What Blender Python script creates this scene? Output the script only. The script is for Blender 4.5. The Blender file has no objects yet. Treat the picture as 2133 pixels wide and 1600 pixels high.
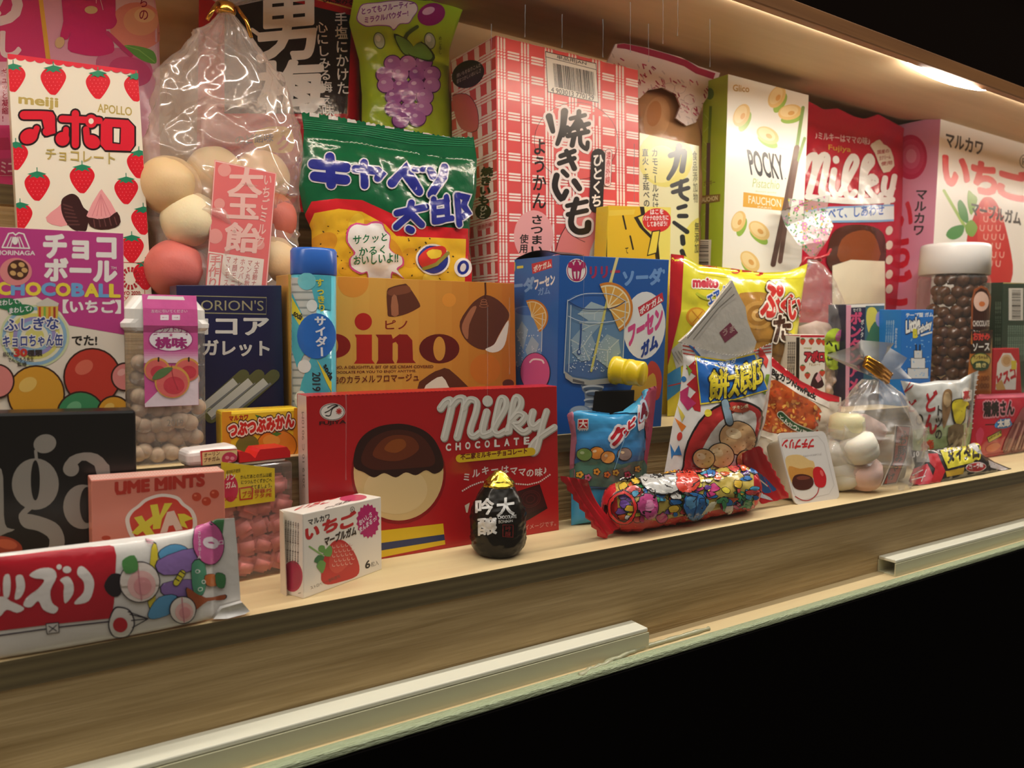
import bpy, bmesh, math, random
import numpy as np
from mathutils import Vector, Matrix, noise
from mathutils.bvhtree import BVHTree
from mathutils.geometry import tessellate_polygon

random.seed(7)
C = bpy.context.scene.collection
SC = bpy.context.scene

# ------------------------------------------------------------------ camera
FPX = 1628.7
YAW, PITCH, ROLL = math.radians(33.512), math.radians(4.458), math.radians(0.964)


def cam_axes():
    cy, sy, cp, sp = math.cos(YAW), math.sin(YAW), math.cos(PITCH), math.sin(PITCH)
    f = Vector((sy * cp, cy * cp, -sp))
    r = Vector((cy, -sy, 0))
    u = r.cross(f)
    c, s = math.cos(ROLL), math.sin(ROLL)
    return c * r + s * u, -s * r + c * u, f


CR, CU, CF = cam_axes()
cam = bpy.data.objects.new('camera', bpy.data.cameras.new('camera'))
C.objects.link(cam)
cam.matrix_world = Matrix((
    (CR.x, CU.x, -CF.x, 0), (CR.y, CU.y, -CF.y, 0), (CR.z, CU.z, -CF.z, 0), (0, 0, 0, 1)))
cam.data.sensor_width = 36
cam.data.lens = FPX / 2133 * 36
cam.data.clip_start = 0.01
cam.data.dof.use_dof = True
cam.data.dof.focus_distance = 0.36
cam.data.dof.aperture_fstop = 19
SC.camera = cam

# ------------------------------------------------------------------ light and exposure
SC.view_settings.view_transform = 'Standard'
SC.view_settings.look = 'None'
SC.view_settings.exposure = 0.0
SC.view_settings.gamma = 1
SC.cycles.max_bounces = 14
SC.cycles.transparent_max_bounces = 40
SC.cycles.caustics_reflective = False
SC.cycles.caustics_refractive = False
SC.cycles.sample_clamp_indirect = 6
SC.cycles.use_denoising = True
W = bpy.data.worlds.new('ambient_fill')
SC.world = W
W.use_nodes = True
# added ambient fill: bright overhead, kept dark at eye level to spare reflections
_n = W.node_tree.nodes
_tc, _sp, _rp = _n.new('ShaderNodeTexCoord'), _n.new('ShaderNodeSeparateXYZ'), _n.new('ShaderNodeValToRGB')
_rp.color_ramp.elements[0].position = .50
_rp.color_ramp.elements[0].color = (.05, .04, .03, 1)
_rp.color_ramp.elements[1].position = .85
_rp.color_ramp.elements[1].color = (1.0, .96, .90, 1)
W.node_tree.links.new(_tc.outputs['Generated'], _sp.inputs[0])
W.node_tree.links.new(_sp.outputs['Z'], _rp.inputs[0])
W.node_tree.links.new(_rp.outputs[0], _n['Background'].inputs[0])
_n['Background'].inputs[1].default_value = 2.25
LED_STRENGTH = 205.0



# ------------------------------------------------------------------ pixel <-> place
def ray(x, y):
    return CF + (x - 1066.5) / FPX * CR - (y - 800) / FPX * CU


def onz(x, y, z):
    d = ray(x, y)
    return d * (z / d.z)


def ony(x, y, Y):
    d = ray(x, y)
    return d * (Y / d.y)


def pix(P):
    P = Vector(P)
    f = P.dot(CF)
    return 1066.5 + FPX * P.dot(CR) / f, 800 - FPX * P.dot(CU) / f


class Plane:
    """upright plane of a package front: through p0, turned by yaw, leaning back by lean"""
    def __init__(s, p0, yaw=0, lean=0):
        s.p0 = Vector(p0)
        a, b = math.radians(yaw), math.radians(lean)
        s.right = Vector((math.cos(a), math.sin(a), 0))
        back = Vector((-math.sin(a), math.cos(a), 0))
        s.up = Vector((0, 0, 1)) * math.cos(b) + back * math.sin(b)
        s.n = -back * math.cos(b) + Vector((0, 0, 1)) * math.sin(b)      # towards the viewer

    def hit(s, x, y):
        d = ray(x, y)
        return d * (s.p0.dot(s.n) / d.dot(s.n))


    def at(s, x, z):
        """row of the photo where column x meets height z on this plane"""
        a, b = s.hit(x, 0), s.hit(x, 1600)
        lo, hi = -600.0, 2400.0
        for _ in range(40):
            m = (lo + hi) / 2
            if s.hit(x, m).z > z:
                lo = m
            else:
                hi = m
        return lo


def plane_at(x, y, Y, yaw=0, lean=0):
    return Plane(ony(x, y, Y), yaw, lean)


# ------------------------------------------------------------------ materials
MATS = {}


def lin(c):
    return tuple((v / 12.92 if v <= .04045 else ((v + .055) / 1.055) ** 2.4) for v in c)


def rgb(h):
    h = h.lstrip('#')
    if len(h) == 3:
        h = ''.join(a + a for a in h)
    return lin(tuple(int(h[i:i + 2], 16) / 255 for i in (0, 2, 4)))


FIN = {'paper': (.42, .35, 0, 0), 'card': (.28, .5, 0, 0), 'film': (.17, .5, 0, .35), 'foil': (.24, .5, .45, .35),
       'matte': (.75, .2, 0, 0), 'plastic': (.25, .5, 0, 0), 'candy': (.5, .35, 0, .2), 'gold': (.16, .5, 1, .2),
       'ink': (.42, .35, 0, 0)}


def mat(col, fin='paper'):
    key = col + '_' + fin
    if key in MATS:
        return key
    m = bpy.data.materials.new(fin + '_' + col.strip('#'))
    m.use_nodes = True
    nt = m.node_tree
    b = nt.nodes['Principled BSDF']
    rough, spec, metal, bump = FIN[fin]
    c = rgb(col)
    b.inputs['Base Color'].default_value = (*c, 1)
    b.inputs['Roughness'].default_value = rough
    b.inputs['Specular IOR Level'].default_value = spec
    b.inputs['Metallic'].default_value = metal
    if bump:
        tc = nt.nodes.new('ShaderNodeTexCoord')
        no = nt.nodes.new('ShaderNodeTexNoise')
        no.inputs['Scale'].default_value = 120 if fin != 'candy' else 900
        no.inputs['Detail'].default_value = 3
        bu = nt.nodes.new('ShaderNodeBump')
        bu.inputs['Strength'].default_value = bump
        bu.inputs['Distance'].default_value = .0012 if fin != 'candy' else .0005
        nt.links.new(tc.outputs['Object'], no.inputs['Vector'])
        nt.links.new(no.outputs['Fac'], bu.inputs['Height'])
        nt.links.new(bu.outputs['Normal'], b.inputs['Normal'])
    if fin == 'candy':
        b.inputs['Subsurface Weight'].default_value = .25
        b.inputs['Subsurface Radius'].default_value = (.004, .002, .001)
    MATS[key] = m
    return key


def clear_mat(name, tint=(1, 1, 1), haze=.06, gloss=.10, rough=.08, hazecol=(1, .95, .9), bump=.5, bscale=90):
    m = bpy.data.materials.new(name)
    m.use_nodes = True
    nt = m.node_tree
    nt.nodes.remove(nt.nodes['Principled BSDF'])
    out = nt.nodes['Material Output']
    tr = nt.nodes.new('ShaderNodeBsdfTransparent')
    tr.inputs[0].default_value = (*tint, 1)
    gl = nt.nodes.new('ShaderNodeBsdfGlossy')
    gl.inputs['Roughness'].default_value = rough
    di = nt.nodes.new('ShaderNodeBsdfDiffuse')
    di.inputs[0].default_value = (*hazecol, 1)
    lw = nt.nodes.new('ShaderNodeFresnel')
    lw.inputs[0].default_value = 1.45
    ad = nt.nodes.new('ShaderNodeMath')
    ad.operation = 'MULTIPLY_ADD'
    ad.inputs[1].default_value = 1.0
    ad.inputs[2].default_value = gloss - .04
    m1 = nt.nodes.new('ShaderNodeMixShader')
    m2 = nt.nodes.new('ShaderNodeMixShader')
    m1.inputs[0].default_value = haze
    nt.links.new(tr.outputs[0], m1.inputs[1])
    nt.links.new(di.outputs[0], m1.inputs[2])
    nt.links.new(lw.outputs[0], ad.inputs[0])
    mn = nt.nodes.new('ShaderNodeMath')
    mn.operation = 'MINIMUM'
    mn.inputs[1].default_value = .22
    nt.links.new(ad.outputs[0], mn.inputs[0])
    nt.links.new(mn.outputs[0], m2.inputs[0])
    nt.links.new(m1.outputs[0], m2.inputs[1])
    nt.links.new(gl.outputs[0], m2.inputs[2])
    nt.links.new(m2.outputs[0], out.inputs[0])
    if bump:
        tc = nt.nodes.new('ShaderNodeTexCoord')
        no = nt.nodes.new('ShaderNodeTexNoise')
        no.inputs['Scale'].default_value = bscale
        no.inputs['Detail'].default_value = 2
        no.inputs['Distortion'].default_value = .6
        bu = nt.nodes.new('ShaderNodeBump')
        bu.inputs['Strength'].default_value = bump
        bu.inputs['Distance'].default_value = .002
        nt.links.new(tc.outputs['Object'], no.inputs['Vector'])
        nt.links.new(no.outputs['Fac'], bu.inputs['Height'])
        nt.links.new(bu.outputs['Normal'], gl.inputs['Normal'])
        nt.links.new(bu.outputs['Normal'], lw.inputs['Normal'])
    MATS[name] = m
    return name


def wood_mat(name, dark, light, rough=.55, scale=1.0, ply=False, bump=.25, lo=.45, hi=.95):
    """long grain along X; ply adds the layers of a plywood edge"""
    m = bpy.data.materials.new(name)
    m.use_nodes = True
    nt = m.node_tree
    L = nt.links
    b = nt.nodes['Principled BSDF']
    b.inputs['Roughness'].default_value = rough
    b.inputs['Specular IOR Level'].default_value = .35
    tc = nt.nodes.new('ShaderNodeTexCoord')
    mp = nt.nodes.new('ShaderNodeMapping')
    mp.inputs['Scale'].default_value = (7 * scale, 90 * scale, 170 * scale)
    n1 = nt.nodes.new('ShaderNodeTexNoise')
    n1.inputs['Scale'].default_value = 1.6
    n1.inputs['Detail'].default_value = 6
    n1.inputs['Distortion'].default_value = .5
    mp2 = nt.nodes.new('ShaderNodeMapping')
    mp2.inputs['Scale'].default_value = (1.2, 14, 22)
    n2 = nt.nodes.new('ShaderNodeTexNoise')
    n2.inputs['Scale'].default_value = 2.0
    n2.inputs['Detail'].default_value = 3
    ad = nt.nodes.new('ShaderNodeMath')
    ad.operation = 'MULTIPLY_ADD'
    ad.inputs[1].default_value = .45
    rp = nt.nodes.new('ShaderNodeValToRGB')
    rp.color_ramp.elements[0].position = lo
    rp.color_ramp.elements[1].position = hi
    rp.color_ramp.elements[0].color = (*rgb(dark), 1)
    rp.color_ramp.elements[1].color = (*rgb(light), 1)
    L.new(tc.outputs['Object'], mp.inputs['Vector'])
    L.new(tc.outputs['Object'], mp2.inputs['Vector'])
    L.new(mp.outputs[0], n1.inputs['Vector'])
    L.new(mp2.outputs[0], n2.inputs['Vector'])
    L.new(n1.outputs['Fac'], ad.inputs[0])
    L.new(n2.outputs['Fac'], ad.inputs[2])
    L.new(ad.outputs[0], rp.inputs[0])
    col = rp.outputs[0]
    if ply:
        sp = nt.nodes.new('ShaderNodeSeparateXYZ')
        L.new(tc.outputs['Object'], sp.inputs[0])
        wob = nt.nodes.new('ShaderNodeMath')
        wob.operation = 'MULTIPLY_ADD'
        wob.inputs[1].default_value = .0025
        L.new(n2.outputs['Fac'], wob.inputs[0])
        L.new(sp.outputs['Z'], wob.inputs[2])
        fr = nt.nodes.new('ShaderNodeMath')
        fr.operation = 'PINGPONG'
        fr.inputs[1].default_value = .0016
        L.new(wob.outputs[0], fr.inputs[0])
        r2 = nt.nodes.new('ShaderNodeValToRGB')
        r2.color_ramp.elements[0].position = 0
        r2.color_ramp.elements[1].position = .0005
        r2.color_ramp.elements[0].color = (.35, .33, .3, 1)
        r2.color_ramp.elements[1].color = (1, 1, 1, 1)
        L.new(fr.outputs[0], r2.inputs[0])
        mx = nt.nodes.new('ShaderNodeMixRGB')
        mx.blend_type = 'MULTIPLY'
        mx.inputs[0].default_value = .9
        L.new(col, mx.inputs[1])
        L.new(r2.outputs[0], mx.inputs[2])
        col = mx.outputs[0]
    L.new(col, b.inputs['Base Color'])
    bu = nt.nodes.new('ShaderNodeBump')
    bu.inputs['Strength'].default_value = bump
    bu.inputs['Distance'].default_value = .0006
    L.new(n1.outputs['Fac'], bu.inputs['Height'])
    L.new(bu.outputs['Normal'], b.inputs['Normal'])
    MATS[name] = m
    return name


def emit_mat(name, col, strength):
    m = bpy.data.materials.new(name)
    m.use_nodes = True
    nt = m.node_tree
    nt.nodes.remove(nt.nodes['Principled BSDF'])
    e = nt.nodes.new('ShaderNodeEmission')
    e.inputs[0].default_value = (*col, 1)
    e.inputs[1].default_value = strength
    nt.links.new(e.outputs[0], nt.nodes['Material Output'].inputs[0])
    MATS[name] = m
    return name


# ------------------------------------------------------------------ mesh building
class MB:
    def __init__(s):
        s.v, s.f, s.m, s.s = [], [], [], []
        s.rv, s.rf = [], []          # the same shapes with sharp edges, for laying print on

    def add(s, verts, faces, m, smooth=False, raw=True):
        if raw:
            b = len(s.rv)
            s.rv.extend([Vector(p) for p in verts])
            s.rf.extend([[b + i for i in f] for f in faces])
        b = len(s.v)
        s.v.extend([tuple(p) for p in verts])
        for f in faces:
            s.f.append([b + i for i in f])
            s.m.append(m)
            s.s.append(smooth)
        return s

    def bvh(s):
        return BVHTree.FromPolygons(s.rv, s.rf)

    def obj(s, name, parent=None, origin=None):
        n = np.array(s.v, dtype=float)
        if parent is not None:
            org = Vector(parent.get('_o', (0, 0, 0)))
        elif origin is not None:
            org = Vector(origin)
        else:
            lo, hi = n.min(0), n.max(0)
            org = Vector(((lo[0] + hi[0]) / 2, (lo[1] + hi[1]) / 2, lo[2]))
        me = bpy.data.meshes.new(name)
        me.from_pydata([tuple(p) for p in (n - np.array(org))], [], s.f)
        names = []
        for k in s.m:
            if k not in names:
                names.append(k)
        for k in names:
            me.materials.append(MATS[k])
        ix = {k: i for i, k in enumerate(names)}
        me.polygons.foreach_set('material_index', [ix[k] for k in s.m])
        me.polygons.foreach_set('use_smooth', s.s)
        me.update()
        o = bpy.data.objects.new(name, me)
        C.objects.link(o)
        if parent is not None:
            o.parent = parent
            o['_o'] = tuple(org)
        else:
            o.location = org
            o['_o'] = tuple(org)
        return o


def tag(o, label, cat, group=None):
    o['label'] = label
    o['category'] = cat
    if group:
        o['group'] = group
    return o


def thing(name, label, cat, loc, group=None):
    o = bpy.data.objects.new(name, None)
    o.empty_display_size = .01
    C.objects.link(o)
    o.location = loc
    o['_o'] = tuple(loc)
    return tag(o, label, cat, group)


def struct(o, label=None):
    o['kind'] = 'structure'
    if label:
        o['label'] = label
    return o


def from_bm(bm, mb, m, smooth=False, raw=True):
    bm.verts.index_update()
    mb.add([v.co.copy() for v in bm.verts], [[v.index for v in f.verts] for f in bm.faces], m, smooth, raw)
    bm.free()


def hexa(mb, p, m, bevel=.0004, seg=2, smooth=False):
    """p: 8 corners, front TL TR BR BL then back TL TR BR BL"""
    bm = bmesh.new()
    vs = [bm.verts.new(q) for q in p]
    for f in ((3, 2, 1, 0), (4, 5, 6, 7), (0, 1, 5, 4), (2, 3, 7, 6), (3, 0, 4, 7), (1, 2, 6, 5)):
        bm.faces.new([vs[i] for i in f])
    bmesh.ops.recalc_face_normals(bm, faces=bm.faces)
    if bevel:
        bm.verts.index_update()
        b = len(mb.rv)
        mb.rv.extend([v.co.copy() for v in bm.verts])
        mb.rf.extend([[b + v.index for v in f.verts] for f in bm.faces])
        bmesh.ops.bevel(bm, geom=bm.edges[:], offset=bevel, segments=seg, affect='EDGES', profile=.5)
    from_bm(bm, mb, m, smooth, not bevel)


def block(mb, lo, hi, m, bevel=.0005, seg=2):
    x0, y0, z0 = lo
    x1, y1, z1 = hi
    hexa(mb, [(x0, y0, z1), (x1, y0, z1), (x1, y0, z0), (x0, y0, z0), (x0, y1, z1), (x1, y1, z1), (x1, y1, z0), (x0, y1, z0)],
         m, bevel, seg)


class Box:
    """carton: front corners traced on its upright front plane, bottom edge on the tread"""
    def __init__(s, quad, z, depth, Y=None, yaw=0, lean=0, m='', bevel=.0003, squash=1):
        TL, TR, BR, BL = quad
        p0 = onz(*BL, z) if Y is None else Vector((0, Y, z))
        if Y is not None and yaw:
            p0 = ony(*BL, Y)
        s.pl = Plane(p0, yaw, lean)
        h = [s.pl.hit(*q) for q in quad]

        def down(a, b):
            t = (z - a.z) / (b.z - a.z)
            return a + (b - a) * t
        br, bl = down(h[1], h[2]), down(h[0], h[3])
        s.c = [h[0], h[1], br, bl]
        back = -s.pl.n * depth
        back.z = 0 if not lean else back.z
        s.b = [q + back for q in s.c]
        if lean:
            for q in (2, 3):
                s.b[q] = Vector((s.b[q].x, s.b[q].y, z))
        s.mb = MB()
        if m:
            hexa(s.mb, s.c + s.b, m, bevel)
        s.front = [pix(q) for q in s.c]
        s.left = [pix(q) for q in (s.b[0], s.c[0], s.c[3], s.b[3])]
        s.top = [pix(q) for q in (s.b[0], s.b[1], s.c[1], s.c[0])]
        s.base = (s.c[2] + s.c[3] + s.b[2] + s.b[3]) / 4


# ------------------------------------------------------------------ printed artwork
def catmull(pts, n=6, closed=True):
    P = [Vector((p[0], p[1])) for p in pts]
    N = len(P)
    out = []
    rng = N if closed else N - 1
    for i in range(rng):
        p1, p2 = P[i], P[(i + 1) % N]
        p0 = P[(i - 1) % N] if closed or i > 0 else p1
        p3 = P[(i + 2) % N] if closed or i + 2 < N else p2
        for k in range(n):
            t = k / n
            out.append(.5 * ((2 * p1) + (p2 - p0) * t + (2 * p0 - 5 * p1 + 4 * p2 - p3) * t * t
                             + (3 * p1 - p0 - 3 * p2 + p3) * t ** 3))
    if not closed:
        out.append(P[-1])
    return [(q.x, q.y) for q in out]


GL = {}


def glyphs(s, off=0):
    """flat faces of a written line; off > 0 thickens it by a stroke run round every contour"""
    k = (s, round(off, 4))
    if k in GL:
        return GL[k]
    if off <= 0:
        c = bpy.data.curves.new('t', 'FONT')
        c.body = s
        c.resolution_u = 3
        c.offset = off
        o = bpy.data.objects.new('t', c)
        m = o.to_mesh()
        GL[k] = ([(v.co.x, v.co.y) for v in m.vertices], [list(p.vertices) for p in m.polygons])
        o.to_mesh_clear()
        bpy.data.objects.remove(o)
        bpy.data.curves.remove(c)
        return GL[k]
    v0, f0 = glyphs(s, 0)
    V, F = list(v0), [list(q) for q in f0]
    cnt = {}
    for q in f0:
        for i in range(len(q)):
            e = (q[i], q[(i + 1) % len(q)])
            e = (min(e), max(e))
            cnt[e] = cnt.get(e, 0) + 1
    seen = set()
    for (i, j), n in cnt.items():
        if n != 1:
            continue
        (x0, y0), (x1, y1) = v0[i], v0[j]
        dx, dy = x1 - x0, y1 - y0
        l = math.hypot(dx, dy)
        if l < 1e-6:
            continue
        nx, ny = -dy / l * off, dx / l * off
        b = len(V)
        V += [(x0 + nx, y0 + ny), (x0 - nx, y0 - ny), (x1 - nx, y1 - ny), (x1 + nx, y1 + ny)]
        F.append([b, b + 1, b + 2, b + 3])
        for p in (i, j):
            if p not in seen:
                seen.add(p)
                b = len(V)
                V += [(v0[p][0] + off * math.cos(math.tau * t / 8), v0[p][1] + off * math.sin(math.tau * t / 8)) for t in range(8)]
                F.append([b + t for t in range(8)])
    GL[k] = (V, F)
    return GL[k]


def bbox(v):
    xs = [p[0] for p in v]
    ys = [p[1] for p in v]
    return min(xs), min(ys), max(xs), max(ys)


class Art:
    """print laid on the surface of a mesh; L = spacing (px) at which it is bent to the surface"""
    def __init__(s, mb, fin='paper', L=None, eps=None, clip=None, bvh=None, smooth=False, tf=None):
        s.tf = tf
        s.mb, s.fin, s.L, s.clip = mb, fin, L, clip
        s.e0, s.e1 = (.000015, .00002) if L is None else (.00011, .00007)
        s.t = bvh or mb.bvh()
        s.done = []
        s.hull = None
        if clip is None and L is None and bvh is None and mb.v:
            P = sorted(set(pix(q) for q in mb.v))

            def half(P):
                h = []
                for p in P:
                    while len(h) > 1 and (h[-1][0] - h[-2][0]) * (p[1] - h[-2][1]) - (h[-1][1] - h[-2][1]) * (p[0] - h[-2][0]) <= 0:
                        h.pop()
                    h.append(p)
                return h[:-1]
            h = half(P) + half(P[::-1])
            out = []
            for q in h:
                if not out or abs(q[0] - out[-1][0]) + abs(q[1] - out[-1][1]) > 1.5:
                    out.append(q)
            s.hull = out
        s.smooth = smooth
        s.sub = None

    def put(s, v, f, col, fin=None, clip=None, lv=None, L=None):
        if not f:
            return
        if s.tf:
            ox, oy, sc = s.tf
            v = [(ox + p[0] / sc, oy + p[1] / sc) for p in v]
        m = col if col in MATS else mat(col, fin or s.fin)
        clip = clip or s.clip or s.hull
        L = L or s.L
        L = L * .6 if L else None
        b = bbox(v)
        if lv is None:
            lv = 1
            for bb, l in s.done:
                if l >= lv and bb[0] < b[2] and bb[2] > b[0] and bb[1] < b[3] and bb[3] > b[1]:
                    lv = l + 1
        s.done.append((b, lv))
        if clip or L:
            bm = bmesh.new()
            vs = [bm.verts.new((p[0], p[1], 0)) for p in v]
            for q in f:
                try:
                    bm.faces.new([vs[i] for i in q])
                except ValueError:
                    pass

            def cut(co, no, outer=False):
                bmesh.ops.bisect_plane(bm, geom=bm.verts[:] + bm.edges[:] + bm.faces[:], dist=1e-4, plane_co=co,
                                       plane_no=no, clear_outer=outer)
            if clip:
                cx = sum(p[0] for p in clip) / len(clip)
                cy = sum(p[1] for p in clip) / len(clip)
                for i in range(len(clip)):
                    p, q = clip[i], clip[(i + 1) % len(clip)]
                    n = Vector((q[1] - p[1], p[0] - q[0], 0))
                    if n.dot(Vector((cx - p[0], cy - p[1], 0))) > 0:
                        n = -n
                    n.normalize()
                    if max(n.x * (x - p[0]) + n.y * (y - p[1]) for x in (b[0], b[2]) for y in (b[1], b[3])) > -.5:
                        cut((p[0] - n.x * .5, p[1] - n.y * .5, 0), n, True)
                    if not bm.faces:
                        bm.free()
                        return
            if L:
                for k in range(int(b[0] // L) + 1, int(b[2] // L) + 1):
                    cut((k * L + .013, 0, 0), (1, 0, 0))
                for k in range(int(b[1] // L) + 1, int(b[3] // L) + 1):
                    cut((0, k * L + .017, 0), (0, 1, 0))
            bm.verts.index_update()
            v = [(q.co.x, q.co.y) for q in bm.verts]
            f = [[q.index for q in g.verts] for g in bm.faces]
            bm.free()
        O = Vector((0, 0, 0))

        def shoot(p):
            d = ray(*p).normalized()
            h = s.t.ray_cast(O, d)
            return d, h
        out, ok = [], []
        e = s.e0 + s.e1 * lv
        # pieces that overlap inside one print get their own hair-thin height, so that none shades another
        comp = list(range(len(v)))

        def root(i):
            while comp[i] != i:
                comp[i] = comp[comp[i]]
                i = comp[i]
            return i
        for q in f:
            r0 = root(q[0])
            for i in q[1:]:
                comp[root(i)] = r0
        order = {}
        lift = []
        for i in range(len(v)):
            k_ = order.setdefault(root(i), len(order))
            lift.append((k_ % 41) * 3e-7 + 4e-6 * i / len(v))
        hits = [shoot(p) for p in v]
        if any(h[1][0] is None for h in hits):
            near = {}
            for q in f:
                good = [i for i in q if hits[i][1][0] is not None]
                for i in q:
                    if hits[i][1][0] is None and good:
                        g = min(good, key=lambda k: (v[k][0] - v[i][0]) ** 2 + (v[k][1] - v[i][1]) ** 2)
                        o = near.get(i)
                        if o is None or (v[g][0] - v[i][0]) ** 2 + (v[g][1] - v[i][1]) ** 2 < (v[o][0] - v[i][0]) ** 2 + (v[o][1] - v[i][1]) ** 2:
                            near[i] = g
            if clip:
                gx, gy = sum(q[0] for q in clip) / len(clip), sum(q[1] for q in clip) / len(clip)
            for i in range(len(v)):
                if hits[i][1][0] is not None:
                    continue
                if i in near:
                    a_, b_ = v[near[i]], v[i]
                    hit = hits[near[i]]
                    for _ in range(8):
                        m_ = ((a_[0] + b_[0]) / 2, (a_[1] + b_[1]) / 2)
                        h_ = shoot(m_)
                        if h_[1][0] is not None:
                            a_, hit = m_, h_
                        else:
                            b_ = m_
                    hits[i] = hit
                elif clip:
                    L_ = math.hypot(gx - v[i][0], gy - v[i][1]) + 1e-6
                    for k in (1.5, 3, 6, 10, 16):
                        h_ = shoot((v[i][0] + (gx - v[i][0]) / L_ * k, v[i][1] + (gy - v[i][1]) / L_ * k))
                        if h_[1][0] is not None:
                            hits[i] = h_
                            break
        for i_, (d, h) in enumerate(hits):
            if h[0] is None:
                out.append((0, 0, 0))
                ok.append(False)
            else:
                n = h[1] if h[1].dot(d) < 0 else -h[1]
                k = min(1.0, abs(n.dot(d)) * 3)
                out.append(h[0] + (n * k - d * (1 - k)) * (e + lift[i_]))
                ok.append(True)
        ff = [q for q in f if all(ok[i] for i in q)]
        if not ff:
            return
        used = sorted({i for q in ff for i in q})
        ix = {i: k for k, i in enumerate(used)}
        s.mb.add([out[i] for i in used], [[ix[i] for i in q] for q in ff], m, s.smooth)

    def poly(s, pts, col, sm=0, holes=(), **k):
        if sm:
            pts = catmull(pts, sm)
        loops = [pts] + [catmull(h, sm) if sm else h for h in holes]
        tri = tessellate_polygon([[Vector((p[0], p[1], 0)) for p in l] for l in loops])
        flat = [p for l in loops for p in l]
        s.put(flat, [list(t) for t in tri], col, **k)

    def rect(s, x0, y0, x1, y1, col, **k):
        s.poly([(x0, y0), (x1, y0), (x1, y1), (x0, y1)], col, **k)

    def ell(s, cx, cy, rx, ry, col, rot=0, n=28, a0=0, a1=360, **k):
        r = math.radians(rot)
        pts = []
        full = abs(a1 - a0) >= 360
        for i in range(n if full else n + 1):
            a = math.radians(a0 + (a1 - a0) * i / n)
            x, y = rx * math.cos(a), ry * math.sin(a)
            pts.append((cx + x * math.cos(r) - y * math.sin(r), cy + x * math.sin(r) + y * math.cos(r)))
        s.poly(pts, col, **k)

    def ring(s, cx, cy, rx, ry, w, col, rot=0, n=28, **k):
        r = math.radians(rot)
        pts = []
        for i in range(n + 1):
            a = 2 * math.pi * i / n
            x, y = rx * math.cos(a), ry * math.sin(a)
            pts.append((cx + x * math.cos(r) - y * math.sin(r), cy + x * math.sin(r) + y * math.cos(r)))
        s.line(pts, w, col, **k)

    def lines(s, many, w, col, cap=True, **k):
        V, F = [], []
        for pts in many:
            _stroke(V, F, pts, w, cap)
        s.put(V, F, col, **k)

    def line(s, pts, w, col, sm=0, closed=False, cap=True, out=None, **k):
        if sm:
            pts = catmull(pts, sm, closed)
        if closed:
            pts = pts + [pts[0]]
        if out:
            V, F = [], []
            _stroke(V, F, pts, w + 2 * out[1] if not isinstance(w, (list, tuple)) else [q + 2 * out[1] for q in w], cap)
            s.put(V, F, out[0], **k)
        V, F = [], []
        _stroke(V, F, pts, w, cap)
        s.put(V, F, col, **k)

    def text(s, t, bl, br, h, col, bold=0, out=None, tl=None, warp=None, em=False, **k):
        """bottom-left and bottom-right of the written line, its height, optional (colour, width) outline"""
        v0, f0 = glyphs(t, 0)
        x0, y0, x1, y1 = bbox(v0)
        if em:
            x0, y0, x1, y1 = 0, -.08, len(t), .85
        tl = tl or (bl[0], bl[1] - h)
        ax, ay = (br[0] - bl[0]) / (x1 - x0), (br[1] - bl[1]) / (x1 - x0)
        bx, by = (tl[0] - bl[0]) / (y1 - y0), (tl[1] - bl[1]) / (y1 - y0)

        def M(v):
            q = [(bl[0] + (x - x0) * ax + (y - y0) * bx, bl[1] + (x - x0) * ay + (y - y0) * by) for x, y in v]
            return [warp(*p) for p in q] if warp else q
        for o in (out if isinstance(out, list) else [out]):
            if o:
                v, f = glyphs(t, bold + o[1])
                s.put(M(v), f, o[0], **k)
        v, f = glyphs(t, bold) if bold else (v0, f0)
        s.put(M(v), f, col, **k)

    def vtext(s, t, top, bot, w, col, bold=0, out=None, squeeze=1.0, **k):
        """column of characters from the middle of its top to the middle of its bottom"""
        n = len(t)
        V, F, VO, FO = [], [], [], []
        for i, ch in enumerate(t):
            c0 = (top[0] + (bot[0] - top[0]) * i / n, top[1] + (bot[1] - top[1]) * i / n)
            dy = ((bot[0] - top[0]) / n * squeeze, (bot[1] - top[1]) / n * squeeze)
            for (off, VV, FF) in (((bold + out[1]) if out else None, VO, FO), (bold, V, F)):
                if off is None:
                    continue
                v, f = glyphs(ch, off)
                b = len(VV)
                for x, y in v:
                    y2 = .88 - y
                    if ch in 'ー〜':
                        x, y2 = 1 - y2, x
                    VV.append((c0[0] + (x - .5) * w + y2 * dy[0], c0[1] + y2 * dy[1] + (x - .5) * w * 0))
                FF.extend([[b + j for j in q] for q in f])
        if out:
            s.put(VO, FO, out[0], **k)
        s.put(V, F, col, **k)

    def barcode(s, a, b, h, col='#1a1714', seed=1, n=30, **k):
        """bars between top-left a and top-right b, h tall"""
        r = random.Random(seed)
        V, F = [], []
        t = 0
        while t < 1:
            w = r.choice((.6, 1, 1, 1.6, 2.2)) / n / 2.2
            g = r.choice((.6, 1, 1.5)) / n / 2.2
            e = min(1, t + w)
            p = [(a[0] + (b[0] - a[0]) * q, a[1] + (b[1] - a[1]) * q) for q in (t, e)]
            i = len(V)
            V += [p[0], p[1], (p[1][0] + h[0], p[1][1] + h[1]), (p[0][0] + h[0], p[0][1] + h[1])]
            F.append([i, i + 1, i + 2, i + 3])
            t += w + g
        s.put(V, F, col, **k)


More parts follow.
